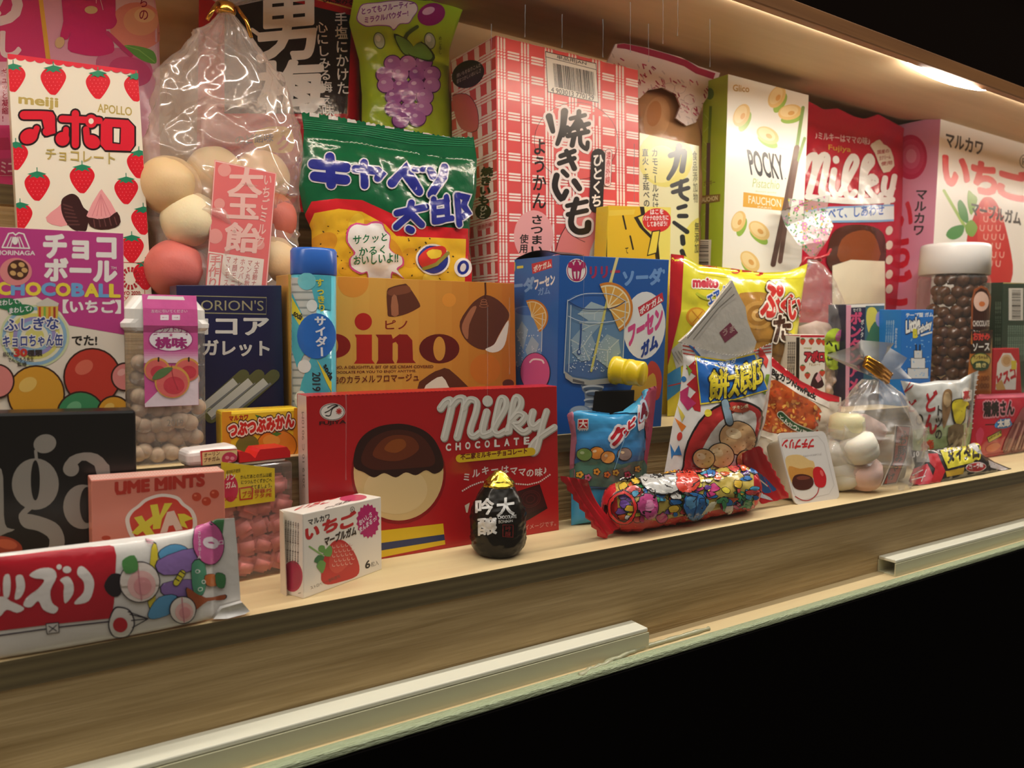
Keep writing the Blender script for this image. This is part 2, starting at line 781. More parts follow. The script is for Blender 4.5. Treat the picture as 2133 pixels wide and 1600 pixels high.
def _stroke(V, F, pts, w, cap=True):
    n = len(pts)
    P = [Vector((p[0], p[1])) for p in pts]
    W = [w] * n if not isinstance(w, (list, tuple)) else [w[0] + (w[1] - w[0]) * i / max(1, n - 1) for i in range(n)] if len(w) == 2 \
        else [w[0] + (w[1] - w[0]) * (i / (n - 1)) * 2 if i / (n - 1) < .5 else w[1] + (w[2] - w[1]) * (i / (n - 1) * 2 - 1) for i in range(n)]
    b = len(V)
    for i in range(n):
        d = (P[min(i + 1, n - 1)] - P[max(i - 1, 0)])
        if d.length < 1e-6:
            d = Vector((1, 0))
        d.normalize()
        nn = Vector((-d.y, d.x)) * W[i] / 2
        if 0 < i < n - 1:
            d1 = (P[i] - P[i - 1])
            d2 = (P[i + 1] - P[i])
            if d1.length > 1e-6 and d2.length > 1e-6:
                c = max(.5, math.cos(d1.angle(d2) / 2))
                nn /= c
        V += [tuple(P[i] + nn), tuple(P[i] - nn)]
    for i in range(n - 1):
        F.append([b + 2 * i, b + 2 * i + 1, b + 2 * i + 3, b + 2 * i + 2])
    if cap:
        for q, ww in ((P[0], W[0]), (P[-1], W[-1])):
            if ww < 1.2:
                continue
            c = len(V)
            for k in range(12):
                a = math.tau * k / 12
                V.append((q.x + ww / 2 * math.cos(a), q.y + ww / 2 * math.sin(a)))
            F.append([c + k for k in range(12)])


ZA, ZB, ZC2 = (0, 0, 3.3333), (0, 440, 3.3333), (0, 820, 2.7594)     # scales the artwork was measured at
ZD, ZE, ZF = (400, 0, 3.3333), (560, 460, 3.3333), (560, 780, 3.3333)
ZG, ZH, ZI = (900, 60, 3.3333), (1000, 480, 3.3333), (1100, 760, 3.3333)
ZJ, ZK, ZL2, ZM = (1400, 60, 2.91), (1580, 460, 3.81), (1580, 680, 3.81), (1450, 0, 3.123)


def strawberry(A, x, y, k, clip=None, seeds=True, tone='#d8182c', leaf='#1f7f5e'):
    pts = [(-.95, -.45), (-.55, -.95), (0, -.85), (.6, -.95), (.97, -.4), (.75, .25), (.25, .95), (0, 1.02), (-.3, .9), (-.8, .2)]
    A.poly([(x + a * k, y + b * k) for a, b in pts], tone, sm=4, clip=clip)
    if seeds:
        V = []
        for i in range(-2, 3):
            for j in range(-2, 3):
                q = (i * .3 + (j % 2) * .15, j * .26 + .05)
                if abs(q[0]) < .75 - .55 * max(0, q[1]):
                    V.append([(x + q[0] * k, y + q[1] * k - .04 * k), (x + q[0] * k, y + q[1] * k + .04 * k)])
        A.lines(V, .05 * k, '#f0707a', cap=False, clip=clip)
    lv = [(-.75, -1.0), (-.3, -1.12), (-.05, -1.2), (.05, -1.2), (.35, -1.12), (.72, -1.0), (.4, -.9), (.62, -.62), (.2, -.8), (0, -.66), (-.25, -.8),
          (-.6, -.66), (-.4, -.9)]
    A.poly([(x + a * k, y + b * k) for a, b in lv], leaf, clip=clip)
    A.line([(x, y - 1.0 * k), (x - .02 * k, y - 1.5 * k)], .07 * k, leaf, cap=False, clip=clip)


# ------------------------------------------------------------------ soft packs
def resample(pts, n):
    P = [Vector((p[0], p[1])) for p in pts]
    d = [0]
    for a, b in zip(P, P[1:]):
        d.append(d[-1] + (b - a).length)
    out = []
    for i in range(n):
        t = d[-1] * i / (n - 1)
        k = 0
        while k < len(P) - 2 and d[k + 1] < t:
            k += 1
        u = (t - d[k]) / max(1e-9, d[k + 1] - d[k])
        out.append(P[k].lerp(P[k + 1], min(1, max(0, u))))
    return out


def bag(mb, pl, T, B, Lf, R, H, m, nu=48, nv=56, amp=.0008, freq=55, seed=0, crimp=(.08, .08), zmin=None, back=.55, pw=.5,
        pv=.5, zig=0, ridge=False, mback=None, side=False, vfun=None, flat=0.0):
    """pillow pack: traced outline (T, B left to right; Lf, R top to bottom) on plane pl, blown up by H towards the viewer.
    crimp = flat sealed share at top and bottom (or left and right with side=True)"""
    T, B = resample(T, nu), resample(B, nu)
    Lf, R = resample(Lf, nv), resample(R, nv)
    if zig:
        for i in range(nu):
            T[i] = T[i] + Vector((0, zig if i % 2 else 0))
    V, F = [], []

    def prof(t, c, p):
        lo, hi = c
        if t <= lo or t >= 1 - hi:
            return 0
        q = (t - lo) / (1 - lo - hi)
        return max(0, math.sin(math.pi * q)) ** p
    grid = [[None] * nu for _ in range(nv)]
    for j in range(nv):
        v = j / (nv - 1)
        for i in range(nu):
            u = i / (nu - 1)
            p = Lf[j] * (1 - u) + R[j] * u + T[i] * (1 - v) + B[i] * v \
                - (T[0] * (1 - u) * (1 - v) + T[-1] * u * (1 - v) + B[0] * (1 - u) * v + B[-1] * u * v)
            grid[j][i] = (p, u, v)
    for sgn in (1, -1):
        b = len(V)
        for j in range(nv):
            for i in range(nu):
                p, u, v = grid[j][i]
                q = pl.hit(p.x, p.y)
                a = prof(v, crimp if not side else (0, 0), pv)
                c = prof(u, (0, 0) if not side else crimp, pw)
                h = H * a * c
                if vfun:
                    h *= vfun(u, v)
                edge = min(1, min(u, 1 - u, v, 1 - v) * 14)
                if sgn > 0:
                    x = Vector((q.x, q.y, q.z)) * freq + Vector((seed * 3.7, seed * 1.3, 0))
                    if ridge:
                        w = abs(noise.noise(x)) * 1.6 + .6 * abs(noise.noise(x * 2.3)) - .5
                    else:
                        w = noise.noise(x) + .5 * noise.noise(x * 2.1)
                    h += amp * w * edge * (.35 + .65 * min(1, a * c * 2))
                    if flat:
                        h = max(h, 0) + flat
                else:
                    h = -h * back - .0002
                if sgn < 0 and (i in (0, nu - 1) or j in (0, nv - 1)):
                    h = -.0001
                if sgn > 0 and (i in (0, nu - 1) or j in (0, nv - 1)):
                    h = .0001
                q = q + pl.n * h
                if zmin is not None and q.z < zmin + .0003:
                    q.z = zmin + .0003
                V.append(q)
        for j in range(nv - 1):
            for i in range(nu - 1):
                k = b + j * nu + i
                f = [k, k + nu, k + nu + 1, k + 1]
                F.append(f if sgn > 0 else f[::-1])
    if mback:
        h2 = (nv * nu)
        mb.add(V[:h2], [f for f in F if f[0] < h2], m, True)
        mb.add(V[h2:], [[i - h2 for i in f] for f in F if f[0] >= h2], mback, True)
    else:
        mb.add(V, F, m, True)
    # close the rim
    n2 = nu * nv
    rim = [i for i in range(nu)] + [j * nu + nu - 1 for j in range(1, nv)] + [(nv - 1) * nu + i for i in range(nu - 2, -1, -1)] \
        + [j * nu for j in range(nv - 2, 0, -1)]
    b = len(mb.v)
    mb.add([V[i] for i in rim] + [V[n2 + i] for i in rim],
           [[k, (k + 1) % len(rim), len(rim) + (k + 1) % len(rim), len(rim) + k] for k in range(len(rim))], m, True)
    return grid


def sphere(mb, c, r, m, seg=20, rings=12, sq=(1, 1, 1), rot=None, lump=0, seed=0):
    V, F = [], []
    for j in range(rings + 1):
        th = math.pi * j / rings
        for i in range(seg):
            ph = math.tau * i / seg
            p = Vector((math.sin(th) * math.cos(ph), math.sin(th) * math.sin(ph), math.cos(th)))
            k = 1 + (lump * noise.noise(p * 2.2 + Vector((seed, seed * .7, 0))) if lump else 0)
            p = Vector((p.x * sq[0], p.y * sq[1], p.z * sq[2])) * r * k
            if rot is not None:
                p = rot @ p
            V.append(Vector(c) + p)
    for j in range(rings):
        for i in range(seg):
            a, b = j * seg + i, j * seg + (i + 1) % seg
            F.append([a, a + seg, b + seg, b])
    mb.add(V, F, m, True)


def lathe(mb, prof, m, axis=None, seg=32, sx=1, sy=1, sup=1.0, close=True):
    """profile (r, z) spun round axis matrix; sup > 1 squares the section"""
    V, F = [], []
    M = axis or Matrix.Identity(4)
    n = len(prof)
    for r, z in prof:
        for i in range(seg):
            a = math.tau * i / seg
            c, s_ = math.cos(a), math.sin(a)
            k = 1 / (abs(c) ** (2 * sup) + abs(s_) ** (2 * sup)) ** (1 / (2 * sup)) if sup > 1 else 1
            V.append(M @ Vector((r * c * k * sx, r * s_ * k * sy, z)))
    for j in range(n - 1):
        for i in range(seg):
            a, b = j * seg + i, j * seg + (i + 1) % seg
            F.append([a, b, b + seg, a + seg])
    if close:
        if prof[0][0] > 1e-6:
            F.append(list(range(seg))[::-1])
        if prof[-1][0] > 1e-6:
            F.append([(n - 1) * seg + i for i in range(seg)])
    mb.add(V, F, m, True)


def tube(mb, pts, r, m, seg=8, smooth=True):
    P = [Vector(p) for p in pts]
    V, F = [], []
    n = len(P)
    prev = None
    for i in range(n):
        d = (P[min(i + 1, n - 1)] - P[max(i - 1, 0)]).normalized()
        a = d.orthogonal().normalized() if prev is None else (prev - d * prev.dot(d)).normalized()
        prev = a
        b = d.cross(a)
        rr = r[i] if isinstance(r, (list, tuple)) else r
        for k in range(seg):
            t = math.tau * k / seg
            V.append(P[i] + (a * math.cos(t) + b * math.sin(t)) * rr)
    for i in range(n - 1):
        for k in range(seg):
            q, w = i * seg + k, i * seg + (k + 1) % seg
            F.append([q, w, w + seg, q + seg])
    F.append(list(range(seg))[::-1])
    F.append([(n - 1) * seg + k for k in range(seg)])
    mb.add(V, F, m, smooth)


def dup(root, loc, label=None, group=None, rot=None):
    r = root.copy()
    C.objects.link(r)
    r.location = loc
    if rot is not None:
        r.rotation_euler = rot
    if label:
        r['label'] = label
    if group:
        r['group'] = group
    for ch in list(root.children):
        c = ch.copy()
        C.objects.link(c)
        c.parent = r
    return r
# ------------------------------------------------------------------ display case
Z1, Z2, Z3 = -.1000, -.0557, .004
Y1, Y2, Y3, Y4, YB = .2625, .3115, .3680, .4200, .4680
Z4 = ony(15, 384, Y4).z
YF = .2700
ZC = ony(1888, 123, YF).z + .0024       # front of the top board, which rises to ZCB at the back
ZCB = ony(1000, 58, YB).z
ZL = -.1464
XL, XR = -.22, 1.15
PLY = .0088
wood_mat('shelf_wood', '#c9ae82', '#e0cc9c', .5)
wood_mat('plywood_edge', '#6f6040', '#97865c', .7, ply=True)
wood_mat('riser_wood', '#8f7548', '#bfa475', .5, scale=2.3, bump=.9, lo=.55, hi=.9)
wood_mat('back_wood', '#d2aa76', '#e3c290', .55, scale=.6)
wood_mat('ceiling_wood', '#bb9e78', '#cfb48c', .6, scale=.5)
wood_mat('strip_wood', '#8a5a33', '#b98049', .55, scale=.7)


def black_mat(name, c):
    m = bpy.data.materials.new(name)
    m.use_nodes = True
    b = m.node_tree.nodes['Principled BSDF']
    b.inputs['Base Color'].default_value = (*c, 1)
    b.inputs['Roughness'].default_value = .9
    b.inputs['Specular IOR Level'].default_value = .02
    MATS[name] = m


def steps():
    ys = [Y1, Y2, Y3, Y4, YB]
    zs = [Z1, Z2, Z3, Z4]
    names = ['lowest', 'second', 'third', 'top']
    bottoms = [ZL, Z1, Z2, Z3]
    for k in range(4):
        mb = MB()
        # each step: plywood board with its layered front edge, and the riser panel under it
        x0, x1 = XL, XR
        yb = YB
        y = ys[k]
        d = .0035 if k == 0 else 0        # the lowest edge runs slightly out of line
        P = [(x0, y + d * .3, zs[k]), (x1, y - d, zs[k]), (x1, y - d, zs[k] - PLY), (x0, y + d * .3, zs[k] - PLY),
             (x0, yb, zs[k]), (x1, yb, zs[k]), (x1, yb, zs[k] - PLY), (x0, yb, zs[k] - PLY)]
        mb.add(P, [[0, 1, 5, 4], [3, 7, 6, 2], [0, 4, 7, 3], [1, 2, 6, 5]], 'shelf_wood')
        mb.add([(a[0], a[1], a[2]) for a in P[:4]], [[3, 2, 1, 0]], 'plywood_edge')
        b = struct(mb.obj('shelf_step', origin=(0, y, zs[k])), 'plywood board of the %s display step' % names[k])
        mr = MB()
        block(mr, (x0, y + .0012, bottoms[k] - .001), (x1, y + .006, zs[k] - PLY + .0001), 'riser_wood', 0)
        r = mr.obj('riser_panel', b)
        r['kind'] = 'structure'


steps()


def shell():
    mb = MB()
    block(mb, (XL, YB, -.16), (XR, YB + .01, ZCB + .03), 'back_wood', 0)
    struct(mb.obj('wall_back'), 'light wood back panel of the display case')
    mb = MB()
    hexa(mb, [(XL, YF + .003, ZC + .008), (XR, YF + .003, ZC + .008), (XR, YF + .003, ZC), (XL, YF + .003, ZC), (XL, YB, ZCB + .008), (XR, YB, ZCB + .008), (XR, YB, ZCB), (XL, YB, ZCB)], 'ceiling_wood', 0)
    struct(mb.obj('ceiling'), 'light wood top board of the display case')
    for nm, x in (('wall_left', XL - .01), ('wall_right', XR)):
        mb = MB()
        block(mb, (x, .25, -.16), (x + .01, YB, ZCB + .01), 'back_wood', 0)
        struct(mb.obj(nm), 'wood end panel of the display case')
    # wooden strip along the front of the top board
    zs = ony(1888, 123, YF).z
    zt = ony(1642, 0, YF).z
    mb = MB()
    block(mb, (XL, YF - .002, zs), (XR, YF + .0035, zt), 'strip_wood', .0006)
    struct(mb.obj('trim_1'), 'wooden strip along the front edge of the top board')
    # ledge under the glass
    mb = MB()
    block(mb, (XL, .2495, ZL - .010), (XR, Y1 + .002, ZL), 'shelf_wood', .0005)
    struct(mb.obj('trim_2'), 'narrow lit wooden ledge below the lowest step')
    mb = MB()
    black_mat('cabinet_black', (.0025, .002, .0018))
    black_mat('cabinet_brown', (.010, .006, .004))
    block(mb, (XL - .1, .243, -.75), (XR + .1, .2495, ZL - .002), 'cabinet_black', 0)
    block(mb, (XL - .1, .2495, -.75), (XR + .1, .48, ZL - .012), 'cabinet_black', 0)
    struct(mb.obj('wall_front'), 'black cabinet front below the display case')
    mb = MB()
    block(mb, (XL - .1, YF - .0015, zt), (XR + .1, YF + .0026, .235), 'cabinet_brown', 0)
    block(mb, (XL - .1, YF - .006, .235), (XR + .1, YF + .02, .8), 'cabinet_black', 0)
    struct(mb.obj('wall_upper'), 'dark brown cabinet front above the display case')
    return zs


ZS = shell()


def lights():
    emit_mat('led_glow', (1, .95, .87), LED_STRENGTH)
    mb = MB()
    z = ZC - .0006
    # a thin line of light between the strip and the top board, and a stretch where its cover hangs down
    mb.add([(XL + .02, YF + .0040, z), (XR - .02, YF + .0040, z), (XR - .02, YF + .0058, z), (XL + .02, YF + .0058, z)],
           [[0, 1, 2, 3]], 'led_glow')
    o = mb.obj('led_strip')
    tag(o, 'thin glowing light strip tucked behind the wooden strip along the case top', 'light strip')
    mb = MB()
    a, b = ony(1889, 124, YF + .004), ony(2062, 190, YF + .004)
    mat('#fff6e6', 'plastic')
    V = []
    n = 12
    for i in range(n + 1):
        t = i / n
        s = math.sin(math.pi * t) ** .6
        x = a.x + (b.x - a.x) * t
        V += [(x, YF + .0040, ZC - .0008 - .0030 * s), (x, YF + .0045 + .0050 * s, ZC - .0008 - .0022 * s)]
    mb.add(V, [[2 * i, 2 * i + 1, 2 * i + 3, 2 * i + 2] for i in range(n)], 'led_glow', True)
    o2 = mb.obj('sagging_section', o)


lights()


def bars():
    mat('#e9e6d2', 'plastic')
    mat('#c9c5a6', 'plastic')
    y0, y1 = .2520, .2634
    h = .0098
    for name, x0, x1, lab in (('light_bar', .0, ony(1352, 1325, y0).x, 'long white plastic duct on the ledge, ending below the twisted snack roll'),
                              ('light_bar', ony(1866, 1185, y0).x, XR - .05, 'white plastic duct with open end on the ledge below the marshmallow bag')):
        t = thing('cable_duct', lab, 'cable duct', (x0, (y0 + y1) / 2, ZL))
        mb = MB()
        # channel with a hollow end
        w = .0008
        z0, z1 = ZL, ZL + h * .78
        prof = [(y0, z0), (y1, z0), (y1, z1), (y1 - w, z1), (y1 - w, z0 + w), (y0 + w, z0 + w), (y0 + w, z1), (y0, z1)]
        V = [(x0, y, z) for y, z in prof] + [(x1, y, z) for y, z in prof]
        n = len(prof)
        F = [[i, (i + 1) % n, n + (i + 1) % n, n + i] for i in range(n)] + [[0, 7, 6, 5], [0, 5, 4, 1], [1, 4, 3, 2],
                                                                           [8, 13, 14, 15], [8, 9, 12, 13], [9, 10, 11, 12]]
        mb.add(V, F, '#c9c5a6_plastic')
        mb.obj('channel', t)
        mb = MB()
        block(mb, (x0 + .0004, y0 + .0004, ZL + h * .80), (x1 - .0004, y1, ZL + h), '#e9e6d2_plastic', .0005)
        mb.obj('cover', t)


bars()


def glass():
    clear_mat('front_acrylic', (.985, .985, .975), haze=.004, gloss=.04, rough=.0, bump=0)
    m = bpy.data.materials.new('acrylic_edge')
    m.use_nodes = True
    b = m.node_tree.nodes['Principled BSDF']
    b.inputs['Base Color'].default_value = (*rgb('#a9b48f'), 1)
    b.inputs['Roughness'].default_value = .25
    tcd = m.node_tree.nodes.new('ShaderNodeTexCoord')
    mp = m.node_tree.nodes.new('ShaderNodeMapping')
    mp.inputs['Scale'].default_value = (60, 400, 400)
    no = m.node_tree.nodes.new('ShaderNodeTexNoise')
    bu = m.node_tree.nodes.new('ShaderNodeBump')
    bu.inputs['Distance'].default_value = .001
    m.node_tree.links.new(tcd.outputs['Object'], mp.inputs[0])
    m.node_tree.links.new(mp.outputs[0], no.inputs['Vector'])
    m.node_tree.links.new(no.outputs[0], bu.inputs['Height'])
    m.node_tree.links.new(bu.outputs[0], b.inputs['Normal'])
    MATS['acrylic_edge'] = m
    mb = MB()
    yb, yt = .2462, YF - .0028
    zb, zt = ZL + .0005, ZC - .002
    mb.add([(XL, yb, zb), (XR, yb, zb), (XR, yt, zt), (XL, yt, zt)], [[0, 1, 2, 3]], 'front_acrylic')
    o = struct(mb.obj('window_1'), 'clear slanted acrylic front pane of the display case')
    # thin pale vertical streaks laid on the pane
    clear_mat('dried_streak', (1, 1, 1), haze=.16, gloss=.04, rough=.4, bump=0)
    ms = MB()
    pl = Plane((0, yb, zb), 0, math.degrees(math.atan2(yt - yb, zt - zb)))
    rr = random.Random(4)
    for x, ya, ye in ((1023, 50, 165), (1093, 10, 78), (1255, 40, 120), (1312, 5, 110), (1350, 50, 130), (1380, 0, 92), (1411, 0, 75), (1170, 30, 100),
                      (1478, 40, 140), (1320, 300, 420), (1015, 640, 900), (1060, 620, 780), (720, 820, 1000), (1215, 530, 680)):
        n = 6
        V = []
        for i in range(n + 1):
            t = i / n
            w = .7 * (1.3 - t) + (.9 if i == n else 0)
            xx = x + rr.uniform(-.6, .6)
            y = ya + (ye - ya) * t
            V += [pl.hit(xx - w, y) + pl.n * .0003, pl.hit(xx + w, y) + pl.n * .0003]
        ms.add(V, [[2 * i, 2 * i + 1, 2 * i + 3, 2 * i + 2] for i in range(n)], 'dried_streak')
    ms.obj('pale_streaks', o)['kind'] = 'stuff'
    mb = MB()
    block(mb, (XL, .2440, ZL - .0018), (XR, .2490, ZL + .0012), 'acrylic_edge', .0007)
    pe = mb.obj('pane_edge', o)
    # lumps of dried glue between the two ducts
    mat('#a9a888', 'plastic')
    mg = MB()
    rg = random.Random(11)
    pts = []
    for k in range(46):
        u = k / 45
        x = 1205 + 245 * u
        p = onz(x, 1405 - 108 * u + 5 * noise.noise(Vector((k * .35, 0, 0))), ZL + .0012)
        p.y = min(max(p.y, .2446), .2530)
        pts.append(p + Vector((0, 0, -.0004)))
    tube(mg, pts, [.0011 + .0006 * noise.noise(Vector((k * .4, 5, 0))) for k in range(46)], '#a9a888_plastic', 8)
    mg.obj('glue_bead', pe)


glass()
# ------------------------------------------------------------------ left part of the display
def peach_bag():
    pl = Plane((0, Y4 + .018, Z4), 0, 3)
    mb = MB()
    bag(mb, pl, [(-70, -42), (322, -10)], [(-70, pl.at(-70, Z4)), (335, pl.at(335, Z4))], [(-70, -42), (-70, 385)],
        [(322, -10), (331, 60), (333, 150), (332, 260), (335, pl.at(335, Z4))], .010, mat('#e2a9bd', 'film'), amp=.0006, freq=40, seed=1,
        crimp=(.05, .06), zmin=Z4)
    A = Art(mb, 'film', L=14, tf=ZA, smooth=True)
    A.poly([(-200, -50), (265, -50), (325, 420), (325, 1300), (-200, 1300)], '#cf3d79')
    A.poly([(262, -50), (292, -50), (352, 420), (320, 420)], '#e6b04a')
    A.poly([(292, -50), (1062, -50), (1095, 520), (1095, 1300), (352, 1300), (352, 420)], '#dfa3bd')
    A.poly([(560, -50), (1062, -50), (1085, 200), (1090, 480), (760, 480), (560, 200)], '#e0b9c4')
    # peaches behind the robe
    A.ell(950, 185, 190, 165, '#dc8a7c')
    A.ell(975, 150, 120, 100, '#e0a07f')
    A.ell(1000, 110, 70, 50, '#e6bb8e')
    A.ell(860, 470, 200, 130, '#c86a93', rot=15)
    A.ell(900, 500, 150, 100, '#c14a7e', rot=15)
    A.poly([(860, 320), (960, 325), (1060, 360), (1078, 440), (1000, 430), (920, 380)], '#5d9648', sm=4)
    A.line([(870, 322), (960, 350), (1070, 435)], 6, '#88b564')
    # robe of a figure
    A.poly([(455, -40), (770, -40), (800, 110), (810, 160), (770, 205), (690, 200), (640, 180), (640, 150), (710, 130), (690, 60), (600, 20),
            (520, 200), (740, 235), (792, 352), (720, 388), (640, 392), (560, 380), (470, 345), (492, 222), (470, 276), (418, 262), (440, 150)],
           '#c92f74', sm=3)
    A.poly([(490, -40), (690, -40), (720, 120), (740, 235), (792, 352), (640, 390), (470, 345), (500, 180)], '#c92f74')
    A.ell(632, 76, 45, 27, '#ddc08f')
    A.ell(415, 300, 32, 40, '#dcb98e', rot=20)
    A.line([(745, 235), (905, 388)], 30, '#b83a72')
    A.line([(690, -20), (715, 75)], 4, '#f0d5dc')
    A.line([(668, -20), (668, 30)], 4, '#f0d5dc')
    A.vtext('ちの', (995, -25), (995, 150), 72, '#8a1f3d', .01)
    A.text('め', (-190, 165), (140, 165), 300, '#efd8df', .05)
    A.text('し', (10, 395), (140, 395), 170, '#efd8df', .05)
    A.poly([(-200, 430), (75, 430), (75, 870), (-200, 870)], '#e3b3c4')
    A.poly([(-200, 960), (60, 955), (80, 1040), (-200, 1050)], '#b4325f')
    A.vtext('ギュッと凝縮!', (30, 475), (38, 850), 46, '#a22744', .015)
    A.rect(-200, 1100, 200, 1210, '#b93c6c')
    A.text('ハートミニ', (-150, 1205), (95, 1200), 80, '#e7b8c6', .02)
    A.rect(-200, 1215, 200, 1219, '#e7b8c6')
    tag(mb.obj('candy_pouch'), 'pink peach candy pouch with a magenta robed figure, behind the strawberry patterned box', 'candy pouch')


def plum_bag():
    pl = Plane((0, Y4 + .020, Z4), 0, 2)
    mb = MB()
    bag(mb, pl, [(415, -44), (742, -18)], [(408, pl.at(408, Z4)), (752, pl.at(752, Z4))], [(415, -44), (408, pl.at(408, Z4))],
        [(742, -18), (748, 120), (752, pl.at(752, Z4))], .009, mat('#a3161f', 'film'), amp=.0005, freq=45, seed=2, crimp=(.05, .05), zmin=Z4)
    A = Art(mb, 'film', L=14, tf=ZD, smooth=True)
    A.poly([(225, -20), (560, -20), (1105, 108), (1090, 500), (1075, 790), (225, 790)], '#191516')
    A.line([(840, -10), (1108, 62)], 10, '#d8a24a')
    A.text('心に染みる', (900, 15), (1120, 40), 45, '#3b0a0c', .02)
    A.text('男', (455, 430), (850, 395), 440, '#efe9e2', .03)
    A.text('梅', (470, 790), (905, 770), 350, '#efe9e2', .04)
    A.vtext('手塩にかけた', (1032, 85), (1048, 660), 92, '#efe9e2', .012)
    A.vtext('心にしみる梅ぇ味', (893, 150), (945, 810), 88, '#efe9e2', .012)
    A.line([(415, 208), (460, 240)], 26, '#efe9e2')
    A.poly([(200, 790), (680, 790), (690, 1080), (200, 1080)], '#b01a22')
    A.poly([(460, 900), (640, 880), (700, 940), (690, 1050), (560, 1060), (430, 1010)], '#d9a92e', sm=3)
    A.text('のど飴味', (300, 1005), (560, 985), 62, '#2b1a12', .02)
    A.text('ク', (590, 1045), (680, 1035), 95, '#c2462c', .04)
    tag(mb.obj('candy_pouch'), 'black and red plum candy pouch with big white brush characters, behind the clear sack', 'candy pouch')


def grape_bag():
    pl = Plane((0, Y4 + .010, Z4), 0, 2)
    mb = MB()
    bag(mb, pl, [(742, -34), (980, -20)], [(752, pl.at(752, Z4)), (948, pl.at(948, Z4))],
        [(742, -34), (727, 48), (748, 125), (754, 200), (752, pl.at(752, Z4))],
        [(980, -20), (960, 30), (936, 105), (934, 190), (940, 260), (948, pl.at(948, Z4))], .013, mat('#9fbd2b', 'film'), amp=.0016, freq=38, seed=5,
        crimp=(.06, .05), zmin=Z4, ridge=True)
    A = Art(mb, 'film', L=14, tf=ZD, smooth=True)
    A.poly([(1130, -60), (2000, -60), (1900, 35), (1700, 12), (1400, -10), (1130, -8)], '#5b1f3f')
    cl = [(1160, 80), (1190, 35), (1290, 25), (1360, 15), (1450, 10), (1540, 25), (1562, 70), (1530, 120), (1500, 160), (1440, 165), (1400, 205),
          (1370, 180), (1290, 175), (1210, 180), (1150, 140)]
    A.poly([(1355 + (x - 1355) * 1.03, 100 + (y - 100) * 1.08) for x, y in cl], '#8f4aa0', sm=3)
    A.poly(cl, '#ece3e8', sm=3)
    A.text('とってもフルーティー', (1180, 105), (1540, 50), 48, '#8a3f97', .03, tl=(1178, 60))
    A.text('ミラクルパウダー!', (1200, 165), (1500, 115), 48, '#8a3f97', .03, tl=(1198, 122))
    A.ell(1660, 102, 98, 76, '#8a1f6d', rot=-20)
    A.ell(1640, 78, 45, 25, '#d3a6c6', rot=-20)
    for x, y, r in ((1300, 283, -14), (1650, 285, -10)):
        A.ell(x, y, 40, 60, '#4d5f3a', rot=r)
        A.ell(x, y, 34, 53, '#a9bdae', rot=r)
        A.ell(x - 8, y - 15, 16, 24, '#cfdad2', rot=r)
    # bunch of grapes with leaves
    rr = random.Random(3)
    pts = []
    for j, n in enumerate((3, 4, 4, 3, 3, 2)):
        for i in range(n):
            pts.append((1500 + (i - (n - 1) / 2) * 104 + rr.uniform(-8, 8), 440 + j * 78 + rr.uniform(-6, 6)))
    for x, y in pts:
        A.ell(x, y, 64, 60, '#4a2450')
    for i, (x, y) in enumerate(pts):
        c = ('#a46aa8', '#b279b3', '#96599c')[i % 3]
        A.ell(x, y, 56, 52, c)
        A.ell(x - 16, y - 18, 18, 13, '#d0aed2')
    A.line([(1500, 370), (1480, 260), (1560, 190)], 26, '#3d4f22', sm=4)
    for pp in ([(1410, 250), (1440, 330), (1480, 380), (1550, 370), (1500, 290)], [(1500, 370), (1580, 300), (1660, 380), (1640, 420), (1560, 400)]):
        A.poly([(1510 + (x - 1510) * 1.12, 340 + (y - 340) * 1.15) for x, y in pp], '#2f3d1c', sm=3)
        A.poly(pp, '#5f8a3c', sm=3)
    A.vtext('めじるし', (1722, 250), (1722, 380), 22, '#4d5f1e', .01)
    tag(mb.obj('candy_pouch'), 'lime green candy pouch with purple grapes, between the black pouch and the pink checked carton', 'candy pouch')


